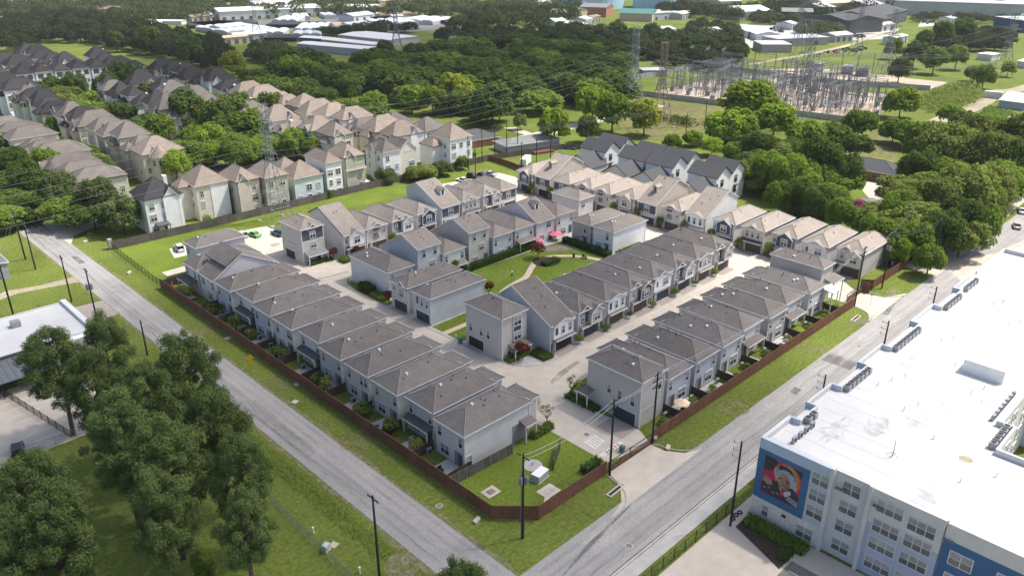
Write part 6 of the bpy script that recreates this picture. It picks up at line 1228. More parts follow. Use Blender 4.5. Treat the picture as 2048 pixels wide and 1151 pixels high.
def leafbox(name, label, cat, x0, y0, x1, y1, h, m='leaf_hedge', group=None, dens=26, leaf=.16, core=True, kind=None):
    r = random.Random(int(x0 * 31 + y0 * 17)); root = empty(name, ((x0 + x1) / 2, (y0 + y1) / 2, 0), 0, label, cat, group); a, b = (x1 - x0) / 2, (y1 - y0) / 2; V = []; Fc = []
    n = int(dens * ((x1 - x0) * (y1 - y0) + 2 * h * (x1 - x0 + y1 - y0)))
    for k in range(n):
        t = r.random() * ((x1 - x0) * (y1 - y0) + h * 2 * (a + b) * 2)
        if t < 4 * a * b: p = Vector((r.uniform(-a, a), r.uniform(-b, b), h)); d = Vector((0, 0, 1))
        elif r.random() < a / (a + b): s = r.choice((-1, 1)); p = Vector((r.uniform(-a, a), s * b, r.uniform(.1, h))); d = Vector((0, s, .3))
        else: s = r.choice((-1, 1)); p = Vector((s * a, r.uniform(-b, b), r.uniform(.1, h))); d = Vector((s, 0, .3))
        p += Vector((r.gauss(0, .09), r.gauss(0, .09), r.gauss(0, .09))); nn = (d + Vector((r.gauss(0, .6), r.gauss(0, .6), r.gauss(0, .6)))).normalized(); u = nn.orthogonal().normalized(); v = nn.cross(u); l = leaf * r.uniform(.6, 1.4)
        i = len(V); V += [tuple(p - u * l), tuple(p + v * l * .7), tuple(p + u * l), tuple(p - v * l * .7)]; Fc.append((i, i + 1, i + 2, i + 3))
    link('foliage', mkmesh('foliage', V, Fc, m), root)
    MB().box(-a + .12, -b + .12, 0, a - .12, b - .12, h - .14).build('inner_branches', 'leaf_hedge', root); return root
leafbox('hedge', 'long clipped hedge between the park lawn and the gabled townhouses', 'hedge', 110.2, 134.6, 141.5, 136.0, 1.7); leafbox('hedge', 'clipped hedge along the park side of the white townhouses', 'hedge', 148.2, 117.0, 149.8, 132.5, 1.6); leafbox('hedge', 'sunlit square-cut hedge running beside the white side wall', 'hedge', 150.4, 115.2, 160, 116.4, 1.6, 'leaf_mid'); leafbox('hedge', 'tall hedge block under the blank lavender wall', 'hedge', 92.3, 140.3, 94.3, 144.8, 1.9, 'leaf_hedge'); leafbox('hedge', 'short hedge beside the blank white end wall', 'hedge', 78.6, 75.0, 83.2, 76.2, 1.1, 'leaf_mid')
leafbox('hedge', 'rounded hedge along the near driveway on the corner lawn', 'hedge', 77.6, 63.2, 81.2, 64.4, 1.2, 'leaf_hedge'); leafbox('hedge', 'low planting around the bed in the park lawn', 'hedge', 133.2, 123.8, 138.2, 126.0, 1.0, 'leaf_hedge'); leafbox('hedge', 'clipped planting in front of the open-garage corner house', 'hedge', 93.2, 95.6, 99.6, 97.2, .8, 'leaf_mid'); leafbox('hedge', 'planting bed between the corner house path and its neighbour', 'hedge', 98.4, 91.6, 101.0, 95.8, .8, 'leaf_hedge'); leafbox('hedge', 'planting in front of the slate-gabled house', 'hedge', 92.4, 164.6, 98.6, 166.2, .8, 'leaf_hedge'); leafbox('hedge', 'bed of shrubs along the lane beside the metal porch', 'hedge', 99.0, 160.2, 100.8, 163.0, 1.0, 'leaf_mid'); leafbox('hedge', 'shrub bed before the dark garage on the long street', 'hedge', 92.1, 135.2, 94.3, 139.6, 1.0, 'leaf_mid'); leafbox('hedge', 'ground planting around the greige corner house by the gate', 'hedge', 91.6, 73.6, 93.2, 80.4, .8, 'leaf_hedge'); leafbox('hedge', 'white-flowering bed at the foot of the portrait wall', 'hedge', 84.6, 32.0, 86.8, 41.0, .9, 'leaf_mid'); leafbox('hedge', 'dark hedge along the apartment forecourt', 'hedge', 82, 33.0, 84.2, 34.2, .9, 'leaf_hedge')
for i, y in enumerate((86.0, 92.5, 100.5, 111.5, 114.8, 127.5, 139.5, 146.0, 155.5, 168)): tree(63.0, y, 1.5 + .3 * (i % 3), 2.6 + .8 * (i % 2), 'o' if i % 3 else 'v', 'bush', 1, 'in the back patios by the side street fence', low=.02, name='shrub')
for i, x in enumerate((97, 106, 112, 123.5, 131, 139.5, 148, 156, 160.5)): tree(x, 63.3, .9, 1.5, 'm', 'bush', 1, 'in the back patios by the main street fence', low=.02, name='shrub')
for i, q in enumerate(((144.3, 214.5), (141.7, 211), (126, 208.9), (166, 209), (88, 211.5), (188, 212))): tree(q[0], q[1], 1.6, 3.2, 'mo'[i % 2], 'bush', 1, 'growing over the grey fence of the older subdivision', low=.02, name='shrub')
# weeds along the verge ditch by the pines, ground cover of the nursery, far woods: uncountable
def cover(name, label, cat, pts, m, hgt, leaf, seed, kind='stuff'):
    r = random.Random(seed); V = []; Fc = []
    for x, y in pts:
        for k in range(1):
            p = Vector((x, y, r.uniform(.05, hgt))); nn = Vector((r.gauss(0, .6), r.gauss(0, .6), 1)).normalized(); u = nn.orthogonal().normalized(); v = nn.cross(u); t = r.uniform(0, 6.28); u, v = u * math.cos(t) + v * math.sin(t), v * math.cos(t) - u * math.sin(t); l = leaf * r.uniform(.5, 1.4)
            i = len(V); V += [tuple(p - u * l), tuple(p + v * l * .6), tuple(p + u * l), tuple(p - v * l * .6)]; Fc.append((i, i + 1, i + 2, i + 3))
    o = link(name, mkmesh(name, V, Fc, m)); tag(o, label, cat, None, kind); return o
wp = [q for q in scatter([(44.6, 70), (47.2, 70), (47.0, 116), (44.0, 116)], .3, 5, .5)]; cover('weeds', 'tangle of tall green weeds in the verge ditch by the pines', 'weeds', wp, 'leaf_mid', .7, .17, 4)
NP = [(404.3, 138.2), (439.9, 147.0), (469.4, 146.3), (477.9, 137.9), (450.6, 123.4), (436.9, 121.1), (405.2, 120.3), (391.4, 123.1), (390.6, 129.2)]
def clump_field(name, label, pts, m, rad, hgt, leaf, n, seed, cat='plants'):
    r = random.Random(seed); V = []; Fc = []
    for x, y in pts:
        R_ = rad * r.uniform(.7, 1.2); H_ = hgt * r.uniform(.7, 1.2)
        for k in range(n):
            z = r.uniform(-.2, 1); t = r.uniform(0, 6.28); s = math.sqrt(max(0, 1 - z * z)); d = Vector((s * math.cos(t), s * math.sin(t), z)); q = r.uniform(.75, 1.05); p = Vector((x + d.x * R_ * q, y + d.y * R_ * q, H_ * .45 + d.z * H_ * .55 * q))
            nn = (d + Vector((r.gauss(0, .6), r.gauss(0, .6), r.gauss(0, .6) + .2))).normalized(); u = nn.orthogonal().normalized(); v = nn.cross(u); l = leaf * r.uniform(.6, 1.4)
            i = len(V); V += [tuple(p - u * l), tuple(p + v * l * .7), tuple(p + u * l), tuple(p - v * l * .7)]; Fc.append((i, i + 1, i + 2, i + 3))
    o = link(name, mkmesh(name, V, Fc, m)); tag(o, label, cat, None, 'stuff'); return o
clump_field('nursery_shrubs', 'dense block of nursery stock beside the dirt road', scatter(NP, 3.0, 6), 'leaf_olive', 1.7, 3.2, .3, 60, 8); clump_field('nursery_shrubs', 'rows of potted nursery plants before the white tunnel', scatter([(382.4, 109.2), (384.9, 99.6), (414.9, 100.1), (428.0, 114.9)], 2.6, 7), 'leaf_mid', 1.1, 1.2, .25, 30, 9); clump_field('nursery_shrubs', 'potted nursery plants along the right-hand track', scatter([(383.6, 96.2), (388.3, 89.3), (409.4, 95.1), (404.1, 97.8)], 2.6, 8), 'leaf_olive', 1.1, 1.2, .25, 30, 10)
clump_field('brush', 'brush growing along the easement before the substation wall', scatter([(285.8, 199.1), (286.2, 182.1), (300.6, 195.6), (296.2, 206.6)], 3, 9), 'leaf_oak', 2.2, 2.2, .35, 60, 11, 'brush')
def far_wood(label, poly, step, seed, m, h=11, n=150):
    return clump_field('far_wood', label, scatter(poly, step, seed), m, step * .62, h, step * .065, int(n * 1.7), seed, 'wood')
far_wood('wood between the white terrace and the nursery', WL[0], 11, 31, 'leaf_far_dark', 12, 420); far_wood('wood before the water tanks', WT[0], 13, 32, 'leaf_far_dark', 12, 380)
far_wood('tree belt between the substation and the charcoal halls', [(435.1, 321.8), (500.8, 349.0), (500.5, 292.0), (457.5, 259.2), (411.1, 257.6), (410.7, 285.0)], 11, 51, 'leaf_far_dark', 10, 380)
far_wood('tree belt beside the long halls', [(628.7, 323.9), (670.1, 314.7), (635.9, 277.9), (600.9, 284.9)], 10, 52, 'leaf_far', 8, 300); far_wood('tree belt in the park by the blue warehouse', [(623.2, 221.0), (722.0, 212.7), (678.0, 175.5), (622.6, 168.8), (588.6, 195.1)], 11, 53, 'leaf_far_dark', 10, 380); far_wood('low trees along the right skyline', [(670.0, 384.0), (697.8, 332.7), (731.2, 349.3), (711.7, 408.5)], 11, 54, 'leaf_far', 8, 300); far_wood('street trees before the white sheds', [(568.6, 382.7), (550.2, 334.6), (587.5, 344.4), (623.8, 405.2)], 11, 55, 'leaf_far_dark', 9, 300); far_wood('tree line among the nursery tunnels', [(356.0, 580.9), (415.1, 575.4), (418.8, 539.7), (361.3, 546.9)], 12, 56, 'leaf_far_dark', 8, 250); far_wood('trees beside the storage sheds', [(256.7, 520.1), (283.5, 515.3), (269.7, 443.2), (239.9, 438.5)], 12, 57, 'leaf_far', 9, 320)
far_wood('distant wood behind the nursery sheds', [(332.7, 764.1), (461.4, 695.4), (488.6, 684.0), (506.9, 621.5), (620.6, 539.5), (693.0, 602.8), (401.5, 916.8)], 16, 21, 'leaf_far'); far_wood('distant wood at the far left', [(202.1, 865.3), (280.0, 815.7), (333.1, 724.2), (417.2, 901.4), (252.0, 1063.2)], 15, 22, 'leaf_far'); far_wood('distant wood beyond the long shed roofs', [(712.8, 419.9), (757.2, 362.2), (869.0, 343.2), (845.0, 304.9), (894.5, 424.3), (771.5, 455.2)], 15, 23, 'leaf_far_dark'); far_wood('distant wood right of the water tanks', [(667.3, 478.9), (678.2, 399.1), (741.0, 436.9), (743.8, 534.6)], 15, 24, 'leaf_far_dark'); far_wood('distant hedge line before the long grey warehouse', [(794.2, 289.7), (825.7, 210.0), (854.6, 217.9), (823.4, 300.9)], 11, 25, 'leaf_far_dark', 8); far_wood('distant dark wood before the tanks', [(442.5, 524.0), (545.4, 479.4), (604.8, 525.6), (558.7, 615.4)], 16, 26, 'leaf_far_dark', 13); far_wood('distant wood on the horizon', [(500, 1300), (1300, 500), (2400, 1200), (1200, 2400)], 42, 27, 'leaf_far', 12); far_wood('distant wood on the left horizon', [(100, 900), (480, 1250), (700, 2200), (0, 2200)], 36, 28, 'leaf_far', 12); far_wood('distant wood on the right horizon', [(1150, 430), (2200, 1000), (2200, 100), (1100, 60)], 44, 29, 'leaf_far', 9)
# ---------------------------------------------------------------- far buildings
def shed(label, p, q, depth, ht, wm, rm, rise=1.2, name='warehouse', cat='building', group=None, doors=0, arch=0, rtype='gable'):
    # near-side base corners p (left) and q (right) on the ground, depth away from the viewer
    L = math.hypot(q[0] - p[0], q[1] - p[1]); rz = math.atan2(q[1] - p[1], q[0] - p[0]); root = empty(name, (*p, 0), rz, label, cat, group)
    if math.cos(rz) * 0 + 1: s = 1
    nx, ny = -math.sin(rz), math.cos(rz)
    if nx * p[0] + ny * p[1] < 0: s = -1
    y1 = s * depth
    MB().box(0, min(0, y1), 0, L, max(0, y1), ht).build('wall', wm, root)
    if arch:
        n = arch; w_ = L / n; b = MB()
        for k in range(n):
            pts = [(k * w_ + w_ / 2 - w_ / 2 * math.cos(math.pi * i / 8), ht + rise * math.sin(math.pi * i / 8)) for i in range(9)]
            V = [(x, 0, z) for x, z in pts] + [(x, y1, z) for x, z in pts]; b.add(V, [(i, i + 1, 10 + i, 9 + i) for i in range(8)] + [tuple(range(9)), tuple(range(17, 8, -1))])
        b.build('arched_roof', rm, root)
    elif rtype == 'flat': MB().box(-.3, min(0, y1) - .3, ht, L + .3, max(0, y1) + .3, ht + .4).build('roof', rm, root)
    else:
        m_ = y1 / 2; b = MB(); o = .5 * s
        b.add([(-.4, -o, ht - .1), (L + .4, -o, ht - .1), (L + .4, m_, ht + rise), (-.4, m_, ht + rise), (L + .4, y1 + o, ht - .1), (-.4, y1 + o, ht - .1)], [(0, 1, 2, 3), (3, 2, 4, 5), (0, 3, 5), (1, 4, 2), (0, 5, 4, 1)]); b.build('roof', rm, root)
    for k in range(doors):
        x = L * (k + .5) / doors; MB().box(x - 1.5, -s * .06 if s > 0 else 0, .1, x + 1.5, 0 if s > 0 else .06, min(3, ht * .7)).build('loading_door', 'wh_dark', root)
    return root
shed('long white warehouse behind the nursery tunnels', (350.8, 742.4), (443.3, 717.6), 40, 8, 'wh_white', 'wh_white', 2, doors=12); shed('white warehouse with dark dock doors', (454.3, 728.0), (489.6, 693.5), 30, 7, 'wh_white', 'wh_white', 1.5, doors=8); shed('white portable office row at the nursery edge', (285.2, 764.8), (310.7, 734.1), 10, 3.2, 'wh_white', 'wh_white', .6)
for i, (a, b, d, n) in enumerate((((297.5, 667.8), (299.3, 623.7), 40, 2), ((299.9, 623.2), (341.5, 624.7), 55, 5), ((303.4, 610.9), (328.9, 590.3), 28, 4), ((369.8, 682.0), (385.3, 666.8), 40, 3), ((346.3, 605.5), (373.0, 584.1), 45, 5), ((326.7, 575.0), (344.4, 561.9), 22, 3), ((374.9, 587.1), (398.1, 579.2), 35, 4), ((399.0, 695.2), (412.4, 688.4), 30, 2), ((427.0, 686.7), (438.1, 682.4), 26, 2), ((419.6, 589.0), (453.0, 577.9), 40, 4), ((454.4, 610.7), (466.5, 575.8), 35, 3))):
    shed('white arched nursery tunnels, block %s' % ['beside the dark trees', 'with domed tan ends', 'nearest the storage sheds', 'behind the dark shade cloth', 'below the round tree', 'beside the parked trailers', 'along the tree line', 'under the long warehouse', 'beside the dock warehouse', 'right of the tree line', 'by the red shed'][i], a, b, d, 3.0, 'wh_tan' if i == 1 else 'wh_grey', 'poly_white', 1.3, 'greenhouse', 'greenhouse', 'nursery tunnels', arch=n)
for i, (a, b, d) in enumerate((((300.7, 694.9), (353.2, 675.7), 34), ((350.3, 656.8), (382.4, 625.4), 26), ((302.8, 573.3), (320.0, 556.5), 24), ((310.7, 717.2), (312.4, 683.4), 30), ((432.5, 662.5), (470.2, 644.5), 14), ((470.7, 594.8), (487.8, 566.4), 20), ((471.2, 560.1), (494.7, 548.2), 16))):
    shed(['wide black shade-cloth canopy left of the tunnels', 'black shade-cloth canopy behind the tunnels', 'black shade canopy beside the parked trailers', 'dark shade canopy at the nursery corner', 'dark shade strip before the dock warehouse', 'dark shade strip beside the white tunnels', 'low dark shade frames by the red shed'][i], a, b, d, 2.6, 'shade_black', 'shade_black', .3, 'shade_canopy', 'canopy', rtype='flat')
for i, (a, b, d, wm) in enumerate((((296.4, 515.3), (312.7, 455.9), 14, 'wh_grey'), ((321.3, 523.8), (329.8, 472.2), 12, 'wh_mauve'), ((345.6, 539.5), (353.0, 485.2), 30, 'wh_grey'), ((315.6, 544.8), (322.8, 526.1), 12, 'wh_dark'))):
    shed(['long grey storage shed with white roof at the meadow', 'long mauve storage shed with white roof', 'wide storage shed with pale metal roof', 'small dark storage shed beside the tunnels'][i], a, b, d, 4.6, wm, 'wh_white', .7, 'storage_shed')
def tank(label, xy, r, ht, rise):
    root = empty('water_tank', (*xy, 0), 0, label, 'tank'); MB().cyl(0, 0, 0, ht, r, n=40).build('shell', 'tank_blue', root, smooth=False)
    b = MB(); n = 40
    b.add([(0, 0, ht + rise)] + [(r * 1.01 * math.cos(2 * math.pi * i / n), r * 1.01 * math.sin(2 * math.pi * i / n), ht) for i in range(n)], [(0, 1 + i, 1 + (i + 1) % n) for i in range(n)]); b.build('roof', 'tank_roof', root)
    MB().cyl(0, 0, ht - .5, ht, r + .25, n=40).build('rim', 'tank_roof', root)
tank('broad pale blue water tank with shallow cone roof', (706, 602), 39, 19, 6); tank('taller pale blue water tank beside the broad one', (757, 547), 27, 23, 1.5)
for i, (a, b, d, ht, wm, rm, ds, rt) in enumerate((((694.0, 407.9), (726.6, 394.9), 36, 8, 'wh_white', 'wh_white', 0, 0), ((711.9, 376.5), (725.9, 353.8), 24, 9, 'wh_dark', 'roof_grey', 0, 0), ((679.5, 323.9), (666.1, 292.3), 34, 10, 'wh_dark', 'roof_charcoal', 0, 0), ((666.1, 292.3), (722.2, 282.2), 40, 9, 'wh_dark', 'roof_charcoal', 4, 0), ((701.7, 286.8), (800.2, 299.2), 42, 10, 'wh_dark', 'roof_charcoal', 3, 0), ((856.5, 334.1), (892.5, 227.7), 90, 13, 'wh_grey', 'wh_grey', 0, 1), ((796.4, 225.3), (770.0, 194.1), 40, 9, 'wh_blue', 'tank_roof', 0, 1), ((515.1, 283.9), (529.6, 269.6), 22, 5, 'wh_mauve', 'wh_grey', 0, 1), ((550.4, 291.9), (588.6, 271.6), 20, 5, 'wh_mauve', 'wh_grey', 2, 1), ((599.1, 350.8), (570.2, 319.7), 18, 5, 'wh_white', 'wh_white', 0, 0),
      ((613.7, 485.0), (627.8, 458.9), 30, 7, 'wh_tan', 'roof_teal', 0, 0), ((634.9, 464.2), (672.0, 459.8), 26, 6, 'wh_grey', 'wh_grey', 3, 1), ((584.5, 532.5), (586.2, 518.2), 24, 8, 'wh_tan', 'roof_grey', 0, 0), ((619.1, 538.5), (629.8, 514.4), 26, 9, 'brick_orange', 'roof_grey', 0, 0), ((523.5, 476.7), (517.8, 452.0), 20, 4.5, 'wh_tan', 'wh_white', 0, 0), ((467.4, 285.9), (474.4, 276.0), 10, 3.5, 'wh_tan', 'wh_white', 0, 0), ((764.9, 516.9), (787.2, 495.0), 60, 9, 'wh_tan', 'wh_white', 0, 0), ((761.7, 471.7), (786.7, 462.9), 60, 10, 'wh_tan', 'wh_white', 2, 0), ((661.8, 585.3), (671.9, 575.4), 40, 8, 'wh_white', 'wh_white', 0, 1),
      ((561.4, 523.9), (574.2, 511.4), 24, 8, 'wh_tan', 'roof_grey', 0, 0), ((501.4, 553.1), (507.3, 541.6), 16, 4.5, 'roof_red', 'roof_red', 0, 0), ((525.1, 644.5), (545.4, 638.8), 18, 5, 'wh_grey', 'roof_charcoal', 3, 0), ((518.4, 725.8), (608.4, 722.2), 60, 9, 'wh_tan', 'wh_tan', 0, 1), ((399.0, 384.3), (402.2, 374.7), 12, 5, 'brick_orange', 'roof_red', 0, 0), ((347.5, 371.4), (372.0, 361.6), 14, 6, 'wh_white', 'roof_taupe', 0, 0), ((279.1, 857.9), (292.0, 838.5), 20, 8, 'wh_tan', 'roof_tan', 0, 0), ((244.2, 750.3), (247.6, 736.6), 12, 5, 'wh_tan', 'roof_dark', 0, 0), ((269.4, 1063.3), (291.2, 1041.9), 60, 8, 'wh_grey', 'wh_white', 0, 1), ((304.4, 1076.2), (325.4, 1055.7), 40, 8, 'tank_blue', 'wh_white', 0, 1), ((318.0, 806.5), (329.2, 776.1), 14, 4, 'wh_tan', 'roof_tan', 0, 0), ((196.0, 669.8), (201.2, 664.8), 10, 4, 'wh_tan', 'roof_tan', 0, 0), ((185.6, 787.3), (189.3, 773.8), 10, 4, 'wh_dark', 'roof_dark', 0, 0),
      ((426.4, 110.7), (426.3, 99.7), 24, 3.6, 'wh_grey', 'poly_white', 0, 0), ((584.9, 170.8), (583.5, 161.7), 12, 3.5, 'wh_white', 'wh_white', 0, 1), ((567.1, 142.6), (564.9, 137.7), 16, 4, 'poly_white', 'poly_white', 0, 0), ((378.4, 280.4), (389.4, 271.6), 10, 3, 'wh_grey', 'wh_grey', 0, 1), ((1046.1, 307.2), (1072.3, 295.4), 60, 16, 'brick_orange', 'wh_tan', 0, 1), ((1047.6, 333.9), (1068.2, 321.0), 50, 10, 'wh_white', 'wh_white', 0, 1), ((930.6, 380.1), (932.7, 365.1), 60, 9, 'wh_white', 'roof_grey', 0, 0))):
    names = ['long white shed left of the pylons', 'dark hall with pale skillion roof', 'dark gabled hall beside the car park', 'long charcoal-roofed hall facing the car park', 'charcoal-roofed hall at the lot end', 'very long grey warehouse on the skyline', 'long blue warehouse at the right edge', 'low mauve flat-roofed block by the easement', 'low flat block beside the car park', 'small white hall among trees', 'tan building with teal roof below the tanks', 'low flat annex beside the teal-roofed building', 'tan two-storey block left of the tanks', 'brick pump house before the tanks', 'low white-roofed shed in the wood', 'tiny tan hut by the easement track', 'far tan sheds right of the tanks', 'far white-roofed barn right of the tanks', 'white flat block left of the tanks', 'tan block among the dark wood', 'rusty red shed in the nursery', 'low dark-roofed nursery office', 'broad tan apartment rows on the skyline', 'brick house with red roof in the wood', 'white house with taupe roofs in the wood', 'tan villa among the left trees', 'cream gabled cottage among the left trees', 'far grey warehouse at the left skyline', 'far blue-white warehouse at the left skyline', 'tan-roofed row house beside the portable offices', 'tan shed behind the dark-roofed houses', 'dark shed at the left edge', 'white nursery tunnel beside the dirt road', 'small white carport by the park', 'white tent beside the park', 'flat grey hut beside the switchyard wall', 'orange block on the right skyline', 'white block on the right skyline', 'pale-roofed hall left of the long warehouse']
    shed(names[i], a, b, d, ht, wm, rm, max(1.2, d * .1) if not rt else 0, 'warehouse' if d > 20 else 'outbuilding', 'building', None, ds, 0, 'flat' if rt else 'gable')
# four narrow white townhomes in the wood
for i in range(5):
    a = (366.4, 426.2); b = (361.6, 395.6); t = i / 5
    x, y = a[0] + (b[0] - a[0]) * t, a[1] + (b[1] - a[1]) * t; h = H('town_home', 'narrow white townhome with slanted pale roof in the dark wood', 'house', 'white townhomes in the wood', x, x + 6, y, y + 9); h.salt('x', 9, 7, .3, 10.5, 'wall_white', 'roof_grey'); h.win('S', .5, 5, 1.2, 1.6); h.win('W', .5, 5, 1.2, 1.6)
# bungalows
h = H('bungalow', 'orange brick bungalow with grey hipped roof beyond the white houses', 'house', None, *(lambda p: (p[0], p[0] + 11, p[1], p[1] + 20))((264.0, 93.8)), 6); h.walls(3, 'brick_orange'); h.hip(3, 'roof_charcoal', .45, .6); h.win('W', .3, 1, 2.4, 1.3, 2, 1, 'trim_dark'); h.win('W', .7, 1.4, 1.8, .8, 2, 1, 'trim_dark')
h = H('bungalow', 'low blue-grey cottage with pale flat-pitched roof on the bright lawn', 'house', None, 203, 226, 206, 216, -14); h.walls(2.9, 'shed_grey'); h.hip(2.9, 'roof_grey', .28, .5); h.vents(3, 0, seed=5)
h = H('bungalow', 'brick bungalow with dark grey roof behind the white end house', 'house', None, 194, 212, 224, 236, -10); h.walls(2.9, 'brick_orange'); h.hip(2.9, 'roof_charcoal', .4, .6)
for i, (q, ln, wd, wm, rm, lab) in enumerate((((269.6, 130.3), 9, 6, 'wall_tan', 'roof_taupe', 'tan garden shed with rusty roof among the oaks'), ((271.6, 87.7), 12, 9, 'wall_tan', 'roof_tan', 'tan bungalow half hidden below the olive trees'), ((280.6, 161.0), 14, 10, 'wall_cream', 'roof_red', 'cream house with red roof behind the lime tree'), ((225.1, 83.1), 9, 6, 'wall_lav', 'roof_grey', 'grey backyard cottage behind the pole wires'), ((346.6, 299.7), 16, 9, 'wh_mauve', 'roof_grey', 'flat grey hall behind the lots'), ((282.5, 136.5), 6, 5, 'wall_pale', 'roof_taupe', 'small pale shed beside the tan garden shed'), ((236.2, 70.7), 14, 10, 'wall_tan', 'roof_taupe', 'bungalow roof showing through the olive canopy'))):
    h = H('bungalow', lab, 'house', None, q[0], q[0] + ln, q[1], q[1] + wd, 5); h.walls(2.8, wm); h.hip(2.8, rm, .4, .5)
for i, (a, c) in enumerate((((325.0, 86.8), (324.9, 86.8)),)): pass
# shade-frame of the nursery: posts and battens
r = empty('slat_house', (*(349.4, 107.5), 0), 0, 'grey slatted shade frame beside the nursery plants', 'frame')
for k in range(16): MB().box(0, -k * 2.4 - .9, 2.6, 22, -k * 2.4, 2.75).build('batten', 'wh_dark' if k % 3 else 'galv', r)
for k in range(8): MB().box(k * 3, -37, 2.76, k * 3 + .2, 0, 2.86).build('rafter', 'galv', r); MB().box(k * 3, -.1, 0, k * 3 + .1, 0, 2.6).build('post', 'galv', r); MB().box(k * 3, -37, 0, k * 3 + .1, -36.9, 2.6).build('post', 'galv', r)
r = empty('water_hopper', (*(450.5, 120.2), 0), R(10), 'white box container standing at the nursery road', 'container'); MB().box(-2, -4, 0, 2, 4, 3).build('body', 'wh_white', r); MB().box(-2.05, -4.05, 3, 2.05, 4.05, 3.12).build('lid', 'wh_grey', r)

# ---------------------------------------------------------------- vehicles
def car_proto(paint, suv=False):
    r = empty('parked_car', (0, 0, 0)); L_, W_, = 2.3, .9; hb = .95 if suv else .8; ht = 1.72 if suv else 1.42
    prof = [(-L_, .35), (-L_ * .98, hb * .82), (-L_ * .72, hb), (L_ * .45, hb), (L_ * .9, hb * .82), (L_, .62), (L_, .35)]; n = len(prof); b = MB()
    for s in (1,):
        b.add([(x, -W_, z) for x, z in prof] + [(x, -W_ * .93 if z > .7 else -W_, z) for x, z in prof] + [], [])
    b = MB(); V = [(x, -W_ * (.94 if z > .7 else 1), z) for x, z in prof] + [(x, W_ * (.94 if z > .7 else 1), z) for x, z in prof]
    b.add(V, [tuple(range(n - 1, -1, -1)), tuple(range(n, 2 * n))] + [(i, (i + 1) % n, n + (i + 1) % n, n + i) for i in range(n)]); b.build('body', paint, r)
    rear = -L_ * (.9 if suv else .62); c = [(rear, hb - .02), (rear + (.15 if suv else .5), ht - .06), (L_ * .08, ht - .06), (L_ * .46, hb - .02)]; b = MB(); m_ = len(c); wv = lambda z: W_ * (.92 if z < 1.1 else .74)
    b.add([(x, -wv(z), z) for x, z in c] + [(x, wv(z), z) for x, z in c], [tuple(range(m_ - 1, -1, -1)), tuple(range(m_, 2 * m_))] + [(i, (i + 1) % m_, m_ + (i + 1) % m_, m_ + i) for i in range(m_)]); b.build('windows', 'car_glass', r)
    x0, x1 = rear + (.17 if suv else .52), L_ * .07; MB().box(x0, -.67, ht - .07, x1, .67, ht).build('roof', paint, r)
    for x in (-1.42, 1.42):
        for y in (-.86, .86):
            wn = MB(); nn = 12; P = [(x + .33 * math.cos(2 * math.pi * i / nn), y - .1, .33 + .33 * math.sin(2 * math.pi * i / nn)) for i in range(nn)]; wn.add(P + [(a, y + .1, z) for a, _, z in P], [tuple(range(nn)), tuple(range(2 * nn - 1, nn - 1, -1))] + [((i + 1) % nn, i, nn + i, nn + (i + 1) % nn) for i in range(nn)]); wn.build('wheel', 'rubber', r)
    for y in (-.62, .62): MB().box(L_ - .09, y - .2, .62, L_ + .015, y + .2, .74).build('headlight', 'chrome', r); MB().box(-L_ - .015, y - .22, .66, -L_ + .1, y + .22, .84).build('taillight', 'lamp_red', r)
    return reg(r)
CARS = {}
def car(paint, suv, x, y, rz, label, group=None, z=0.):
    k = (paint, suv); 
    if k not in CARS: o = CARS[k] = car_proto('paint_' + paint, suv)
    else: o = copy_tree(CARS[k])
    o.location = (x, y, z); o.rotation_euler.z = R(rz); tag(o, label, 'car', group); return o
ZC = .04
car('green', False, *(92.8, 194.2), 100, 'bright green and white sedan in the bay behind the compound', z=ZC); car('silver', True, *(89.9, 196.0), 100, 'silver-blue car beside the green sedan', z=ZC); car('blue', True, *(97.8, 190.4), 95, 'blue pickup-like car beside the three-storey greige house', z=ZC); car('white', True, *(74.0, 198.2), 80, 'white car at the edge of the detention lawn', z=ZC)
car('white', False, *(167.1, 193.9), 100, 'white sedan parked left of the black car', z=ZC); car('black', True, *(172.3, 194.5), -80, 'black off-roader in the back parking bay', z=ZC); car('navy', False, *(175.7, 193.7), -80, 'dark navy sedan between black and silver cars', z=ZC); car('silver', False, *(178.5, 192.6), -80, 'silver sedan at the right end of the back parking bay', z=ZC)
car('grey', False, *(224.6, 198.0), -60, 'dark grey car partly under a teal tarpaulin'); car('black', True, *(18.0, 129.5), 78, 'black off-roader parked beside the pine grove', z=.02); car('white', False, *(262.9, 55.4), 20, 'white car on the concrete street at the right edge', z=.03); car('silver', False, *(247.3, 52.4), 20, 'silver car on the concrete street behind the tall roof', z=.03)
car('black', False, 104.6, 89.2 + 1.6, 90, 'dark car nosed up to the open garage of the white bay house', z=.11) if False else None
b = MB(); b.add([(-2.4, -1.3, .0), (2.2, -1.3, .0), (2.2, 1.3, .0), (-2.4, 1.3, .0), (-1.6, -.8, 1.2), (1.2, -.9, 1.0), (1.0, .8, 1.25), (-1.5, .9, 1.1)], [(3, 2, 1, 0), (4, 5, 6, 7), (0, 1, 5, 4), (1, 2, 6, 5), (2, 3, 7, 6), (3, 0, 4, 7)]); mat('tarp', (.02, .33, .33), var=.3, scale=1.5, rough=.5)
tag(b.build('tarpaulin', 'tarp', None, (*(223.7, 201.4), 0), R(20)), 'teal tarpaulin heaped over goods behind the dark grey car', 'tarpaulin')
fc = []
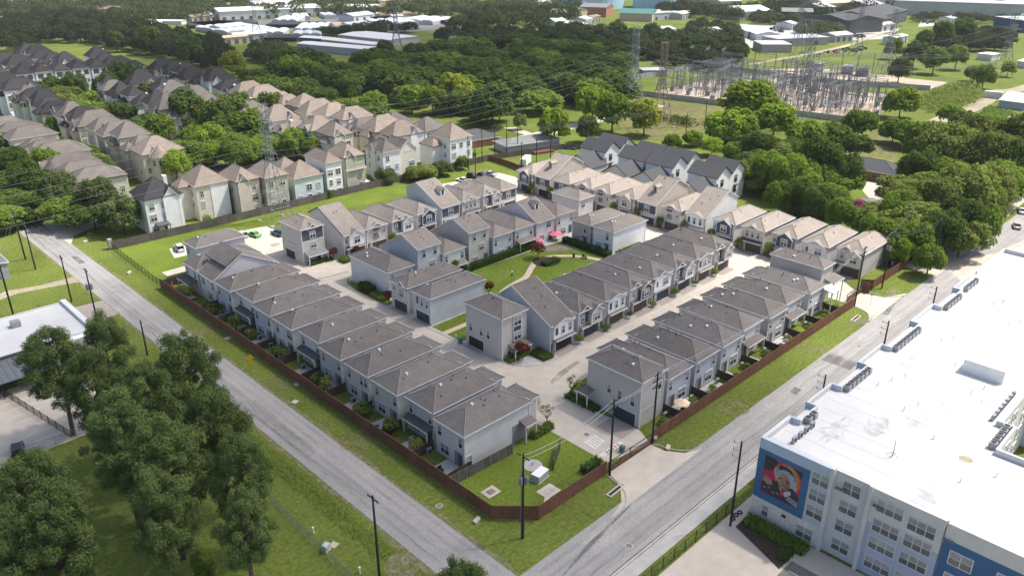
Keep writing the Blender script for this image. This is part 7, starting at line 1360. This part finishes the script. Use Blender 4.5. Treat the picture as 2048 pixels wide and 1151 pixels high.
for pn in ('white', 'silver', 'grey', 'black', 'red', 'navy'):
    b = MB(); b.box(-2.2, -.88, .3, 2.2, .88, .85); b.add([(-1.6, -.8, .85), (1.1, -.8, .85), (1.1, .8, .85), (-1.6, .8, .85), (-1.2, -.65, 1.42), (.5, -.65, 1.42), (.5, .65, 1.42), (-1.2, .65, 1.42)], [(0, 1, 5, 4), (1, 2, 6, 5), (2, 3, 7, 6), (3, 0, 4, 7), (4, 5, 6, 7)], 1)
    for x in (-1.4, 1.4): b.box(x - .3, -.86, 0, x + .3, .86, .34, 2)
    fc.append(b.mesh('far_car', ['paint_' + pn, 'car_glass', 'rubber']))
rc = random.Random(8)
for P, st, gp in (([(608.1, 301.6), (641.8, 268.5), (665.4, 278.9), (650.7, 314.6)], 5.2, 'cars in the lot before the charcoal halls'), ([(628.2, 343.9), (635.4, 329.6), (674.1, 353.1), (667.4, 359.8)], 5.5, 'cars in the lot left of the pylon mast'), ([(523.0, 251.6), (574.2, 236.2), (591.3, 246.3), (567.1, 253.8)], 5, 'vehicles parked along the easement yard'), ([(783.8, 279.4), (798.2, 265.3), (817.8, 272.8), (800.6, 285.1)], 6, 'cars before the long grey warehouse'), ([(490.8, 519.2), (520.4, 523.0), (546.0, 551.3), (525.8, 558.7)], 6.5, 'vans stored behind the nursery')):
    for x, y in scatter(P, st, 3, .2): tag(link('parked_car', rc.choice(fc), None, (x, y, .03), R(20 + 90 * (rc.random() < .2))), 'small car parked among the %s' % gp, 'car', gp)
for q in ((309.7, 452.6), (424.1, 515.3), (305.2, 558.9), (298.1, 603.5), (155.8, 422.3)): tag(link('parked_car', fc[0], None, (*q, .03), R(40)), 'lone white car far off beside sheds and trees', 'car', 'lone white cars far off')
# enclosed trailer and clutter of the trailer lot
r = empty('cargo_trailer', (*(196.4, 193.6), 0), R(28), 'white enclosed cargo trailer behind the brown fence', 'trailer'); MB().box(-3.2, -1.1, .6, 3.2, 1.1, 2.9).build('box_body', 'plastic_white', r)
for x in (-.6, .6):
    for y in (-1.1, 1.1): MB().box(x - .35, y - .1, 0, x + .35, y + .1, .7).build('wheel', 'rubber', r)
MB().bar((3.2, -.6, .6), (4.6, 0, .6), .06).bar((3.2, .6, .6), (4.6, 0, .6), .06).build('drawbar', 'steel_dark', r)
for i in range(9): q = (202.8, 205.5); tag(MB().box(-.6, -.05, 0, .6, .05, 1.3).build('pallet', 'wh_tan', None, (q[0] + i * 1.3, q[1] - i * .9 + 6, 0), R(60 + 9 * i)), 'weathered pallet leaning in the trailer lot', 'pallet', 'pallets in the trailer lot')
tag(MB().box(-4.2, -1.2, 0, 4.2, 1.2, .8).box(-3.8, -.9, .8, 3.8, .9, .9).build('planter_box', 'fence_wood', None, (*(213.1, 201.1), 0), R(-14)), 'long low brown timber box on the lot lawn', 'box')

# ---------------------------------------------------------------- small things
def sign(label, xy, ht, face, m, w_=.75, h_=.75, rz=0., diamond=False, cat='sign', z=0.):
    r = empty('street_sign', (*xy, z), R(rz), label, cat); MB().cyl(0, 0, 0, ht, .035, n=6).build('post', 'galv', r)
    o = MB().box(-w_ / 2, -.02, -h_ / 2, w_ / 2, .02, h_ / 2).build('plate', m, r, (0, -.06, ht - h_ * .4))
    if diamond: o.rotation_euler.y = R(45)
    return r
s = sign('yellow diamond warning sign with plaque on the side street verge', (57.2, 128.2), 2.9, '', 'sign_yellow', 1.05, 1.05, -45, True); MB().box(-.45, -.08, 1.0, .45, -.04, 1.6).build('plaque', 'sign_yellow', s)
sign('red stop sign by the parking bay', (97.4, 178.6), 2.5, '', 'sign_red', .75, .75, -45); sign('green street name blades on a post at the far driveway', (167.6, 58.9), 2.9, '', 'sign_green', 1.1, .25, -20); sign('green street name blades at the subdivision entry', (58.1, 243.4), 2.9, '', 'sign_green', 1.1, .25, -30); sign('small white notice sign on the gate corner', (91.8, 60.9), 1.4, '', 'plastic_white', .5, .6, -45); sign('white sign on the entry lawn', (56.7, 262.1), 2.2, '', 'plastic_white', .5, .5, -30)
def disc(name, label, xy, r_, m, z=.03, cat='manhole', ring=None, group=None):
    o = empty(name, (*xy, 0), 0, label, cat, group); MB().cyl(0, 0, 0, z, r_, n=16).build('cover', m, o)
    MB().cyl(0, 0, 0, z - .01, r_ * 1.35, n=16).build('collar', ring or 'concrete_grey', o); return o
for i, (xy, lab) in enumerate((((57.2, 73.3), 'round manhole on the corner verge'), ((70.1, 49.2), 'dark round manhole in the main street'), ((147.7, 52.6), 'manhole in the main street before the pole'), ((85.8, 70.2), 'manhole inside the near gate'), ((11.7, 100.8), 'manhole on the verge by the pines') , ((189.1, 101.0), 'manhole in the second street'))): disc('manhole', lab, xy, .42, 'stain', .04 if i not in (1, 2) else .045)
for q, w_, d_, lab, rz in (((64.6, 70.4), 2.4, 2.0, 'square drain grate with concrete surround on the corner lawn', 0), ((70.8, 64.6), 2.9, 2.3, 'pale square vault cover on the corner lawn', 0)):
    r = empty('vault_cover', (*q, 0), R(rz), lab, 'cover'); MB().box(-w_ / 2, -d_ / 2, 0, w_ / 2, d_ / 2, .06).build('surround', 'concrete', r); MB().box(-w_ / 4, -d_ / 4, .06, w_ / 4, d_ / 4, .09).build('lid', 'stain' if rz == 0 and w_ < 2.6 else 'concrete_grey', r)
tag(MB().prism([(66.6, 62.0), (69.9, 62.0), (69.6, 64.2)], .02, .07).build('concrete_pad', 'concrete', None), 'triangular concrete pad inside the corner fence', 'pad')
r = disc('pump_cover', 'round concrete pump cover with valves on the corner lawn', (73.5, 70.5), 1.15, 'concrete_grey', .12, 'cover'); MB().bar((-.5, 0, .12), (.6, .2, .35), .06).bar((.1, .3, .12), (.1, .3, .5), .05).build('valve', 'steel_dark', r)
r = empty('pump_box', (*(72.1, 67.6), 0), R(8), 'grey metal pump cabinet on the corner lawn', 'cabinet'); MB().box(-1.25, -.7, .06, 1.25, .7, 1.15).build('body', 'wh_grey', r); MB().box(-1.3, -.75, 1.15, 1.3, .75, 1.22).build('lid', 'plastic_white', r); MB().box(-1.4, -.85, 0, 1.4, .85, .06).build('pad', 'concrete_grey', r)
for q, lab in (((78.0, 57.8), 'open concrete drain box on the gate verge'), ((159.3, 58.4), 'open concrete drain box on the far verge')):
    r = empty('storm_inlet', (*q, 0), R(3), lab, 'drain'); b = MB(); b.box(-1.9, -.45, 0, 1.9, -.25, .14); b.box(-1.9, .25, 0, 1.9, .45, .14); b.box(-1.9, -.25, 0, -1.7, .25, .14); b.box(1.7, -.25, 0, 1.9, .25, .14); b.build('rim', 'concrete', r); MB().box(-1.7, -.25, 0, 1.7, .25, .02).build('opening', 'ac_dark', r)
for q, rz, lab in (((58.8, 67.1), 20, 'pale concrete culvert end on the corner verge'), ((58.7, 191.6), 40, 'broken concrete culvert end by the iron railing'), ((92.1, 58.6), 30, 'white concrete slab edge on the gate verge'), ((58.8, 221.3), 10, 'concrete pipe end on the subdivision lawn')): tag(MB().prism([(-.7, -.3), (.6, -.35), (.8, .25), (-.5, .35)], 0, .35).build('culvert_end', 'concrete', None, (*q, 0), R(rz)), lab, 'culvert')
for q, lab in (((60.4, 117.4), 'flat pale access slab on the verge beside the warning sign'), ((59.8, 143.2), 'flat pale access slab on the upper verge'), ((57.0, 112.4), 'small broken white slab on the verge'), ((42.0, 77.0), 'brown junction lid on the verge by the chain link fence')): tag(MB().prism([(-.55, -.5), (.5, -.55), (.55, .5), (-.5, .5)], 0, .07).build('access_slab', 'concrete', None, (*q, 0), R(20)), lab, 'slab')
r = empty('utility_cabinet', (*(40.7, 76.8), 0), R(20), 'pale green utility cabinet beside the chain link fence', 'cabinet'); MB().box(-.5, -.4, .05, .5, .4, 1.0).build('body', 'hose_box', r); MB().box(-.55, -.45, 0, .55, .45, .05).build('pad', 'concrete', r)
for q, lab in (((41.5, 70.2), 'small white utility pedestal on the verge'), ((41.3, 80.9), 'white marker post on the weedy verge'), ((48.6, 170.0), 'pale marker stone beside the forecourt')): tag(MB().cyl(0, 0, 0, .9, .12, .1, n=8).cyl(0, 0, .9, 1.0, .15, n=8).build('marker_post', 'plastic_white', None, (*q, 0)), lab, 'post')
r = empty('mailbox_cluster', (*(196.2, 64.7), 0), R(-5), 'grey cluster mailboxes in the far gate yard', 'mailbox'); MB().box(-2.4, -.3, .5, 2.4, .3, 1.5).build('boxes', 'wh_grey', r); MB().box(-2.4, -.35, 1.5, 2.4, .35, 1.58).build('cap', 'galv', r); MB().box(-2, -.1, 0, 2, .1, .5).build('plinth', 'concrete_grey', r)
for k in range(14): tag(MB().cyl(0, 0, 0, .85, .09, n=8).cyl(0, 0, .85, .95, .13, n=8).build('meter_pipe', 'galv', None, (64.9 + k * .62, 76.0 - k * .02 - .35, 0)), 'galvanised meter pipe standing in the row beside the blank house wall', 'pipe', 'meter pipes in a row')
# park furniture
r = empty('park_bench', (144.2, 121.2, .13), R(70), 'dark metal bench beside the park path', 'bench'); MB().box(-.9, -.25, .42, .9, .25, .47).build('seat', 'iron', r); MB().box(-.9, .24, .5, .9, .29, .95).build('backrest', 'iron', r)
for x in (-.75, .75): MB().box(x - .04, -.22, 0, x + .04, .27, .42).build('leg', 'iron', r)
tag(MB().cyl(0, 0, 0, .95, .28, .32, n=10).cyl(0, 0, .95, 1.1, .34, .2, n=10).build('litter_bin', 'iron', None, (142.6, 123.4, .13)), 'dark round litter bin beside the park bench', 'bin')
r = empty('pet_waste_station', (122.4, 125.0, .116), 0, 'slim dark pet waste post with white top on the park lawn', 'post'); MB().cyl(0, 0, 0, 1.7, .05, n=6).build('post', 'iron', r); MB().box(-.16, -.1, .5, .16, .1, 1.0).build('bin', 'iron', r); MB().box(-.14, -.06, 1.35, .14, .06, 1.8).build('bag_box', 'plastic_white', r)
def umbrella(label, xy, m, r_=1.5, z=2.4, zb=0.):
    r = empty('parasol', (*xy, zb), 0, label, 'parasol'); n = 8; b = MB(); b.add([(0, 0, z)] + [(r_ * math.cos(2 * math.pi * i / n), r_ * math.sin(2 * math.pi * i / n), z - .6) for i in range(n)], [(0, 1 + i, 1 + (i + 1) % n) for i in range(n)]); b.build('canopy', m, r); MB().cyl(0, 0, 0, z, .03, n=6).build('pole', 'galv', r); MB().cyl(0, 0, 0, .1, .3, n=10).build('base', 'iron', r)
umbrella('larger open pink parasol on the patio above the park hedge', (148.6, 135.2), 'pink', 1.9); umbrella('smaller pink parasol half folded behind the park hedge', (142.4, 135.3), 'pink', 1.4, 2.2); umbrella('cream parasol on the patio beside the greige corner house', (102.6, 63.4), 'cream_cloth', 1.4); umbrella('white parasol on the terrace behind the grey fence', (134.2, 213.5), 'plastic_white', 1.8, 2.6); umbrella('white parasol below the olive house', (141.1, 211.1), 'plastic_white', 1.5, 2.6)
tag(MB().cyl(0, 0, 0, 1.7, .45, .1, n=8).build('folded_parasol', 'pink', None, (62.3, 175.2, 0)), 'folded magenta parasol in the end patio by the side street fence', 'parasol')
tag(MB().box(-1.3, -1.0, .5, 1.3, 1.0, .56).box(-1.2, -.9, 0, -1.1, -.8, .5).box(1.1, .8, 0, 1.2, .9, .5).build('patio_table', 'roof_grey', None, (62.4, 166.5, 0)), 'grey patio table under the dark porch roof', 'table')
for i in range(10):
    y = 79.6 + 8.23 * i; put_ac(c1, 64.2, y + (.8 if i % 2 else 4.6), .02, 0, 'square condenser in a back patio by the side street fence', 'condensers in the side street patios')
    sheet('patio', [(60.9, y - 2.4), (65.3, y - 2.4), (65.3, y + 1.4), (60.9, y + 1.4)], .03, 'concrete_grey')
    if i % 2 == 0: tag(MB().box(-.4, -.35, .35, .4, .35, .45).box(-.4, .3, .45, .4, .38, .95).box(-.36, -.3, 0, -.3, .3, .35).box(.3, -.3, 0, .36, .3, .35).build('patio_chair', 'ac_dark', None, (62.4, y - .4, .03), .5 * i), 'dark patio chair behind the side street fence', 'chair', 'patio chairs by the side street')
for i, x in enumerate([100.0] + xs):
    put_ac(c1, x + (5.9 if i else -.8), 64.3, .02, 0, 'square condenser in a back patio by the main street fence', 'condensers in the main street patios')
    if i: sheet('patio', [(x + .2, 61.7), (x + (6.4 if i in (1, 2, 5) else 2.6), 61.7), (x + (6.4 if i in (1, 2, 5) else 2.6), 65.4), (x + .2, 65.4)], .03, 'concrete_grey'); sheet('patio_lawn', [(x + 2.8, 61.7), (x + 6.2, 61.7), (x + 6.2, 65.0), (x + 2.8, 65.0)], .024, 'lawn')
    if i % 2: tag(MB().box(-.5, -.45, .45, .5, .45, .52).cyl(0, 0, 0, .45, .06, n=6).build('patio_table', 'ac_dark', None, (x + 2, 63.2, .03)), 'small dark patio table behind the main street fence', 'table', 'patio tables by the main street')
for i, (x, y) in enumerate(((92.0, 108.6), (170.4, 72.4), (86.2, 63.2))): tag(MB().box(-.3, -.35, 0, .3, .35, 1.0).box(-.32, -.38, 1.0, .32, .38, 1.08).build('wheelie_bin', 'roof_teal', None, (x, y, .11 if i == 0 else .04)), ['dark wheelie bin beside the open corner garage', 'green wheelie bin by the far gate', 'green keypad box by the near gate'][i], 'bin')
for q, lab in (((93.2, 149.2), 'white round lawn lamp beside the blank lavender wall'), ((92.6, 110.7), 'white round lawn lamp near the open garage')): tag(MB().cyl(0, 0, 0, .5, .06, n=6).cyl(0, 0, .5, .85, .16, .12, n=10).build('lawn_lamp', 'plastic_white', None, (*q, .12)), lab, 'lamp')
# site clutter before the portrait wall
for i, (x, y) in enumerate(((86.6, 42.4), (85.7, 42.5), (84.7, 42.4))):
    n = 14; b = MB()
    for k in range(n):
        a0_, a1_ = 2 * math.pi * k / n, 2 * math.pi * (k + 1) / n; b.bar((.32 * math.cos(a0_), .32 * math.sin(a0_), .1), (.32 * math.cos(a1_), .32 * math.sin(a1_), .1), .09, n=6)
    tag(b.build('tyre', 'rubber', None, (x, y, .03)), 'black tyre lying on the concrete before the portrait wall', 'tyre', 'tyres before the portrait wall')
slab('forecourt_island', [(80.5, 33), (86.9, 33), (86.9, 41.2), (83.6, 41.2)], .03, .17, 'mulch'); sheet('forecourt_asphalt', [(70, 20), (83, 20), (83, 32.6), (70, 32.6)], .05, 'asphalt_dark')
for k in range(4): sheet('parking_line', [(72 + k * 3, 22), (72.14 + k * 3, 22), (72.14 + k * 3, 32), (72 + k * 3, 32)], .056, 'road_paint')

# skyline of pale blocks and sheds far beyond the woods
rk = random.Random(77); sk = [('wh_white', 'wh_white'), ('wh_grey', 'wh_white'), ('wh_tan', 'wh_tan'), ('wh_white', 'wh_grey'), ('wh_tan', 'roof_tan')]
for k in range(110):
    d = rk.uniform(850, 1750) if k < 70 else rk.uniform(640, 860); a = R(rk.uniform(12, 79)); x, y = d * math.cos(a), d * math.sin(a)
    wm, rm = rk.choice(sk); L_, D_, H_ = rk.uniform(18, 70), rk.uniform(14, 40), rk.uniform(5, 11)
    if k >= 70: L_, D_, H_ = L_ * .4, D_ * .5, 5
    r = empty('distant_building', (x, y, 0), rk.uniform(-.3, .3), 'pale low building on the skyline beyond the woods', 'building', 'pale buildings on the skyline'); MB().box(-L_ / 2, -D_ / 2, 0, L_ / 2, D_ / 2, H_).build('wall', wm, r)
    MB().add([(-L_ / 2 - .5, -D_ / 2 - .5, H_), (L_ / 2 + .5, -D_ / 2 - .5, H_), (L_ / 2 + .5, 0, H_ + D_ * .12), (-L_ / 2 - .5, 0, H_ + D_ * .12), (L_ / 2 + .5, D_ / 2 + .5, H_), (-L_ / 2 - .5, D_ / 2 + .5, H_)], [(0, 1, 2, 3), (3, 2, 4, 5), (0, 3, 5), (1, 4, 2), (0, 5, 4, 1)]).build('roof', rm, r)
    for j in range(3): MB().box(-L_ / 2 + L_ * (j + .3) / 3, -D_ / 2 - .1, .2, -L_ / 2 + L_ * (j + .3) / 3 + 3, -D_ / 2 + .1, 3.4).build('dock_door', 'wh_dark', r)
# ---------------------------------------------------------------- broken cloud whose shade lies over the near streets and the far wood
def cloudmat(dens):
    m = bpy.data.materials.new('cloud_vapour'); m.use_nodes = True; n = m.node_tree.nodes; l = m.node_tree.links; n.remove(n['Principled BSDF']); o = n['Material Output']
    t = n.new('ShaderNodeBsdfTransparent'); d = n.new('ShaderNodeBsdfTranslucent'); d.inputs[0].default_value = (.95, .95, .95, 1); mx = n.new('ShaderNodeMixShader')
    geo = n.new('ShaderNodeNewGeometry'); nz = n.new('ShaderNodeTexNoise'); nz.inputs['Scale'].default_value = .012; nz.inputs['Detail'].default_value = 4; l.new(geo.outputs['Position'], nz.inputs['Vector'])
    dt = n.new('ShaderNodeVectorMath'); dt.operation = 'DOT_PRODUCT'; l.new(geo.outputs['Incoming'], dt.inputs[0]); l.new(geo.outputs['Normal'], dt.inputs[1]); ab = n.new('ShaderNodeMath'); ab.operation = 'ABSOLUTE'; l.new(dt.outputs['Value'], ab.inputs[0])
    pw = n.new('ShaderNodeMath'); pw.operation = 'POWER'; pw.inputs[1].default_value = 1.5; l.new(ab.outputs[0], pw.inputs[0])
    mr = n.new('ShaderNodeMapRange'); mr.inputs[1].default_value = .3; mr.inputs[2].default_value = .7; mr.inputs[3].default_value = dens * .7; mr.inputs[4].default_value = dens * 1.2; l.new(nz.outputs[0], mr.inputs[0])
    mu = n.new('ShaderNodeMath'); mu.operation = 'MULTIPLY'; mu.use_clamp = True; l.new(mr.outputs[0], mu.inputs[0]); l.new(pw.outputs[0], mu.inputs[1])
    l.new(mu.outputs[0], mx.inputs[0]); l.new(t.outputs[0], mx.inputs[1]); l.new(d.outputs[0], mx.inputs[2]); l.new(mx.outputs[0], o.inputs[0]); return m
MATS['cloud'] = cloudmat(.64)
def cloud(label, tx, ty, rx, ry, rz, alt, rot):
    c = Vector((tx, ty, 0)) + sd * (alt / sd.z); b = MB(); n, k = 40, 20; V = [(0, 0, -rz)]
    for j in range(1, k):
        a = math.pi * j / k - math.pi / 2
        for i in range(n):
            t = 2 * math.pi * i / n; q = 1 + .1 * math.sin(3 * t + 1) + .06 * math.sin(5 * t); V.append((rx * q * math.cos(a) * math.cos(t), ry * q * math.cos(a) * math.sin(t), rz * math.sin(a)))
    V.append((0, 0, rz)); F_ = [(0, 1 + (i + 1) % n, 1 + i) for i in range(n)]
    for j in range(k - 2): F_ += [(1 + j * n + i, 1 + j * n + (i + 1) % n, 1 + (j + 1) * n + (i + 1) % n, 1 + (j + 1) * n + i) for i in range(n)]
    F_ += [(len(V) - 1, 1 + (k - 2) * n + i, 1 + (k - 2) * n + (i + 1) % n) for i in range(n)]
    b.add(V, F_); o = b.build('cloud', 'cloud', None, c, R(rot), True); tag(o, label, 'cloud', None, 'stuff')
cloud('thin fair-weather cloud shading the near streets', 56, 102, 98, 88, 45, 700, 10)
cloud('thin fair-weather cloud shading the wood behind the subdivision', 310, 440, 170, 160, 60, 750, 40)


# ---------------------------------------------------------------- air
hm = bpy.data.materials.new('haze_air'); hm.use_nodes = True; n = hm.node_tree.nodes; n.remove(n['Principled BSDF']); pv = n.new('ShaderNodeVolumePrincipled'); pv.inputs['Color'].default_value = (.9, .92, .95, 1); pv.inputs['Density'].default_value = .00007; pv.inputs['Anisotropy'].default_value = .1
hm.node_tree.links.new(pv.outputs[0], n['Material Output'].inputs['Volume']); MATS['haze'] = hm
tag(MB().box(-6100, -6100, -1.2, 6100, 6100, 84).build('haze', 'haze'), 'thin summer haze over the whole district', 'haze', None, 'stuff')
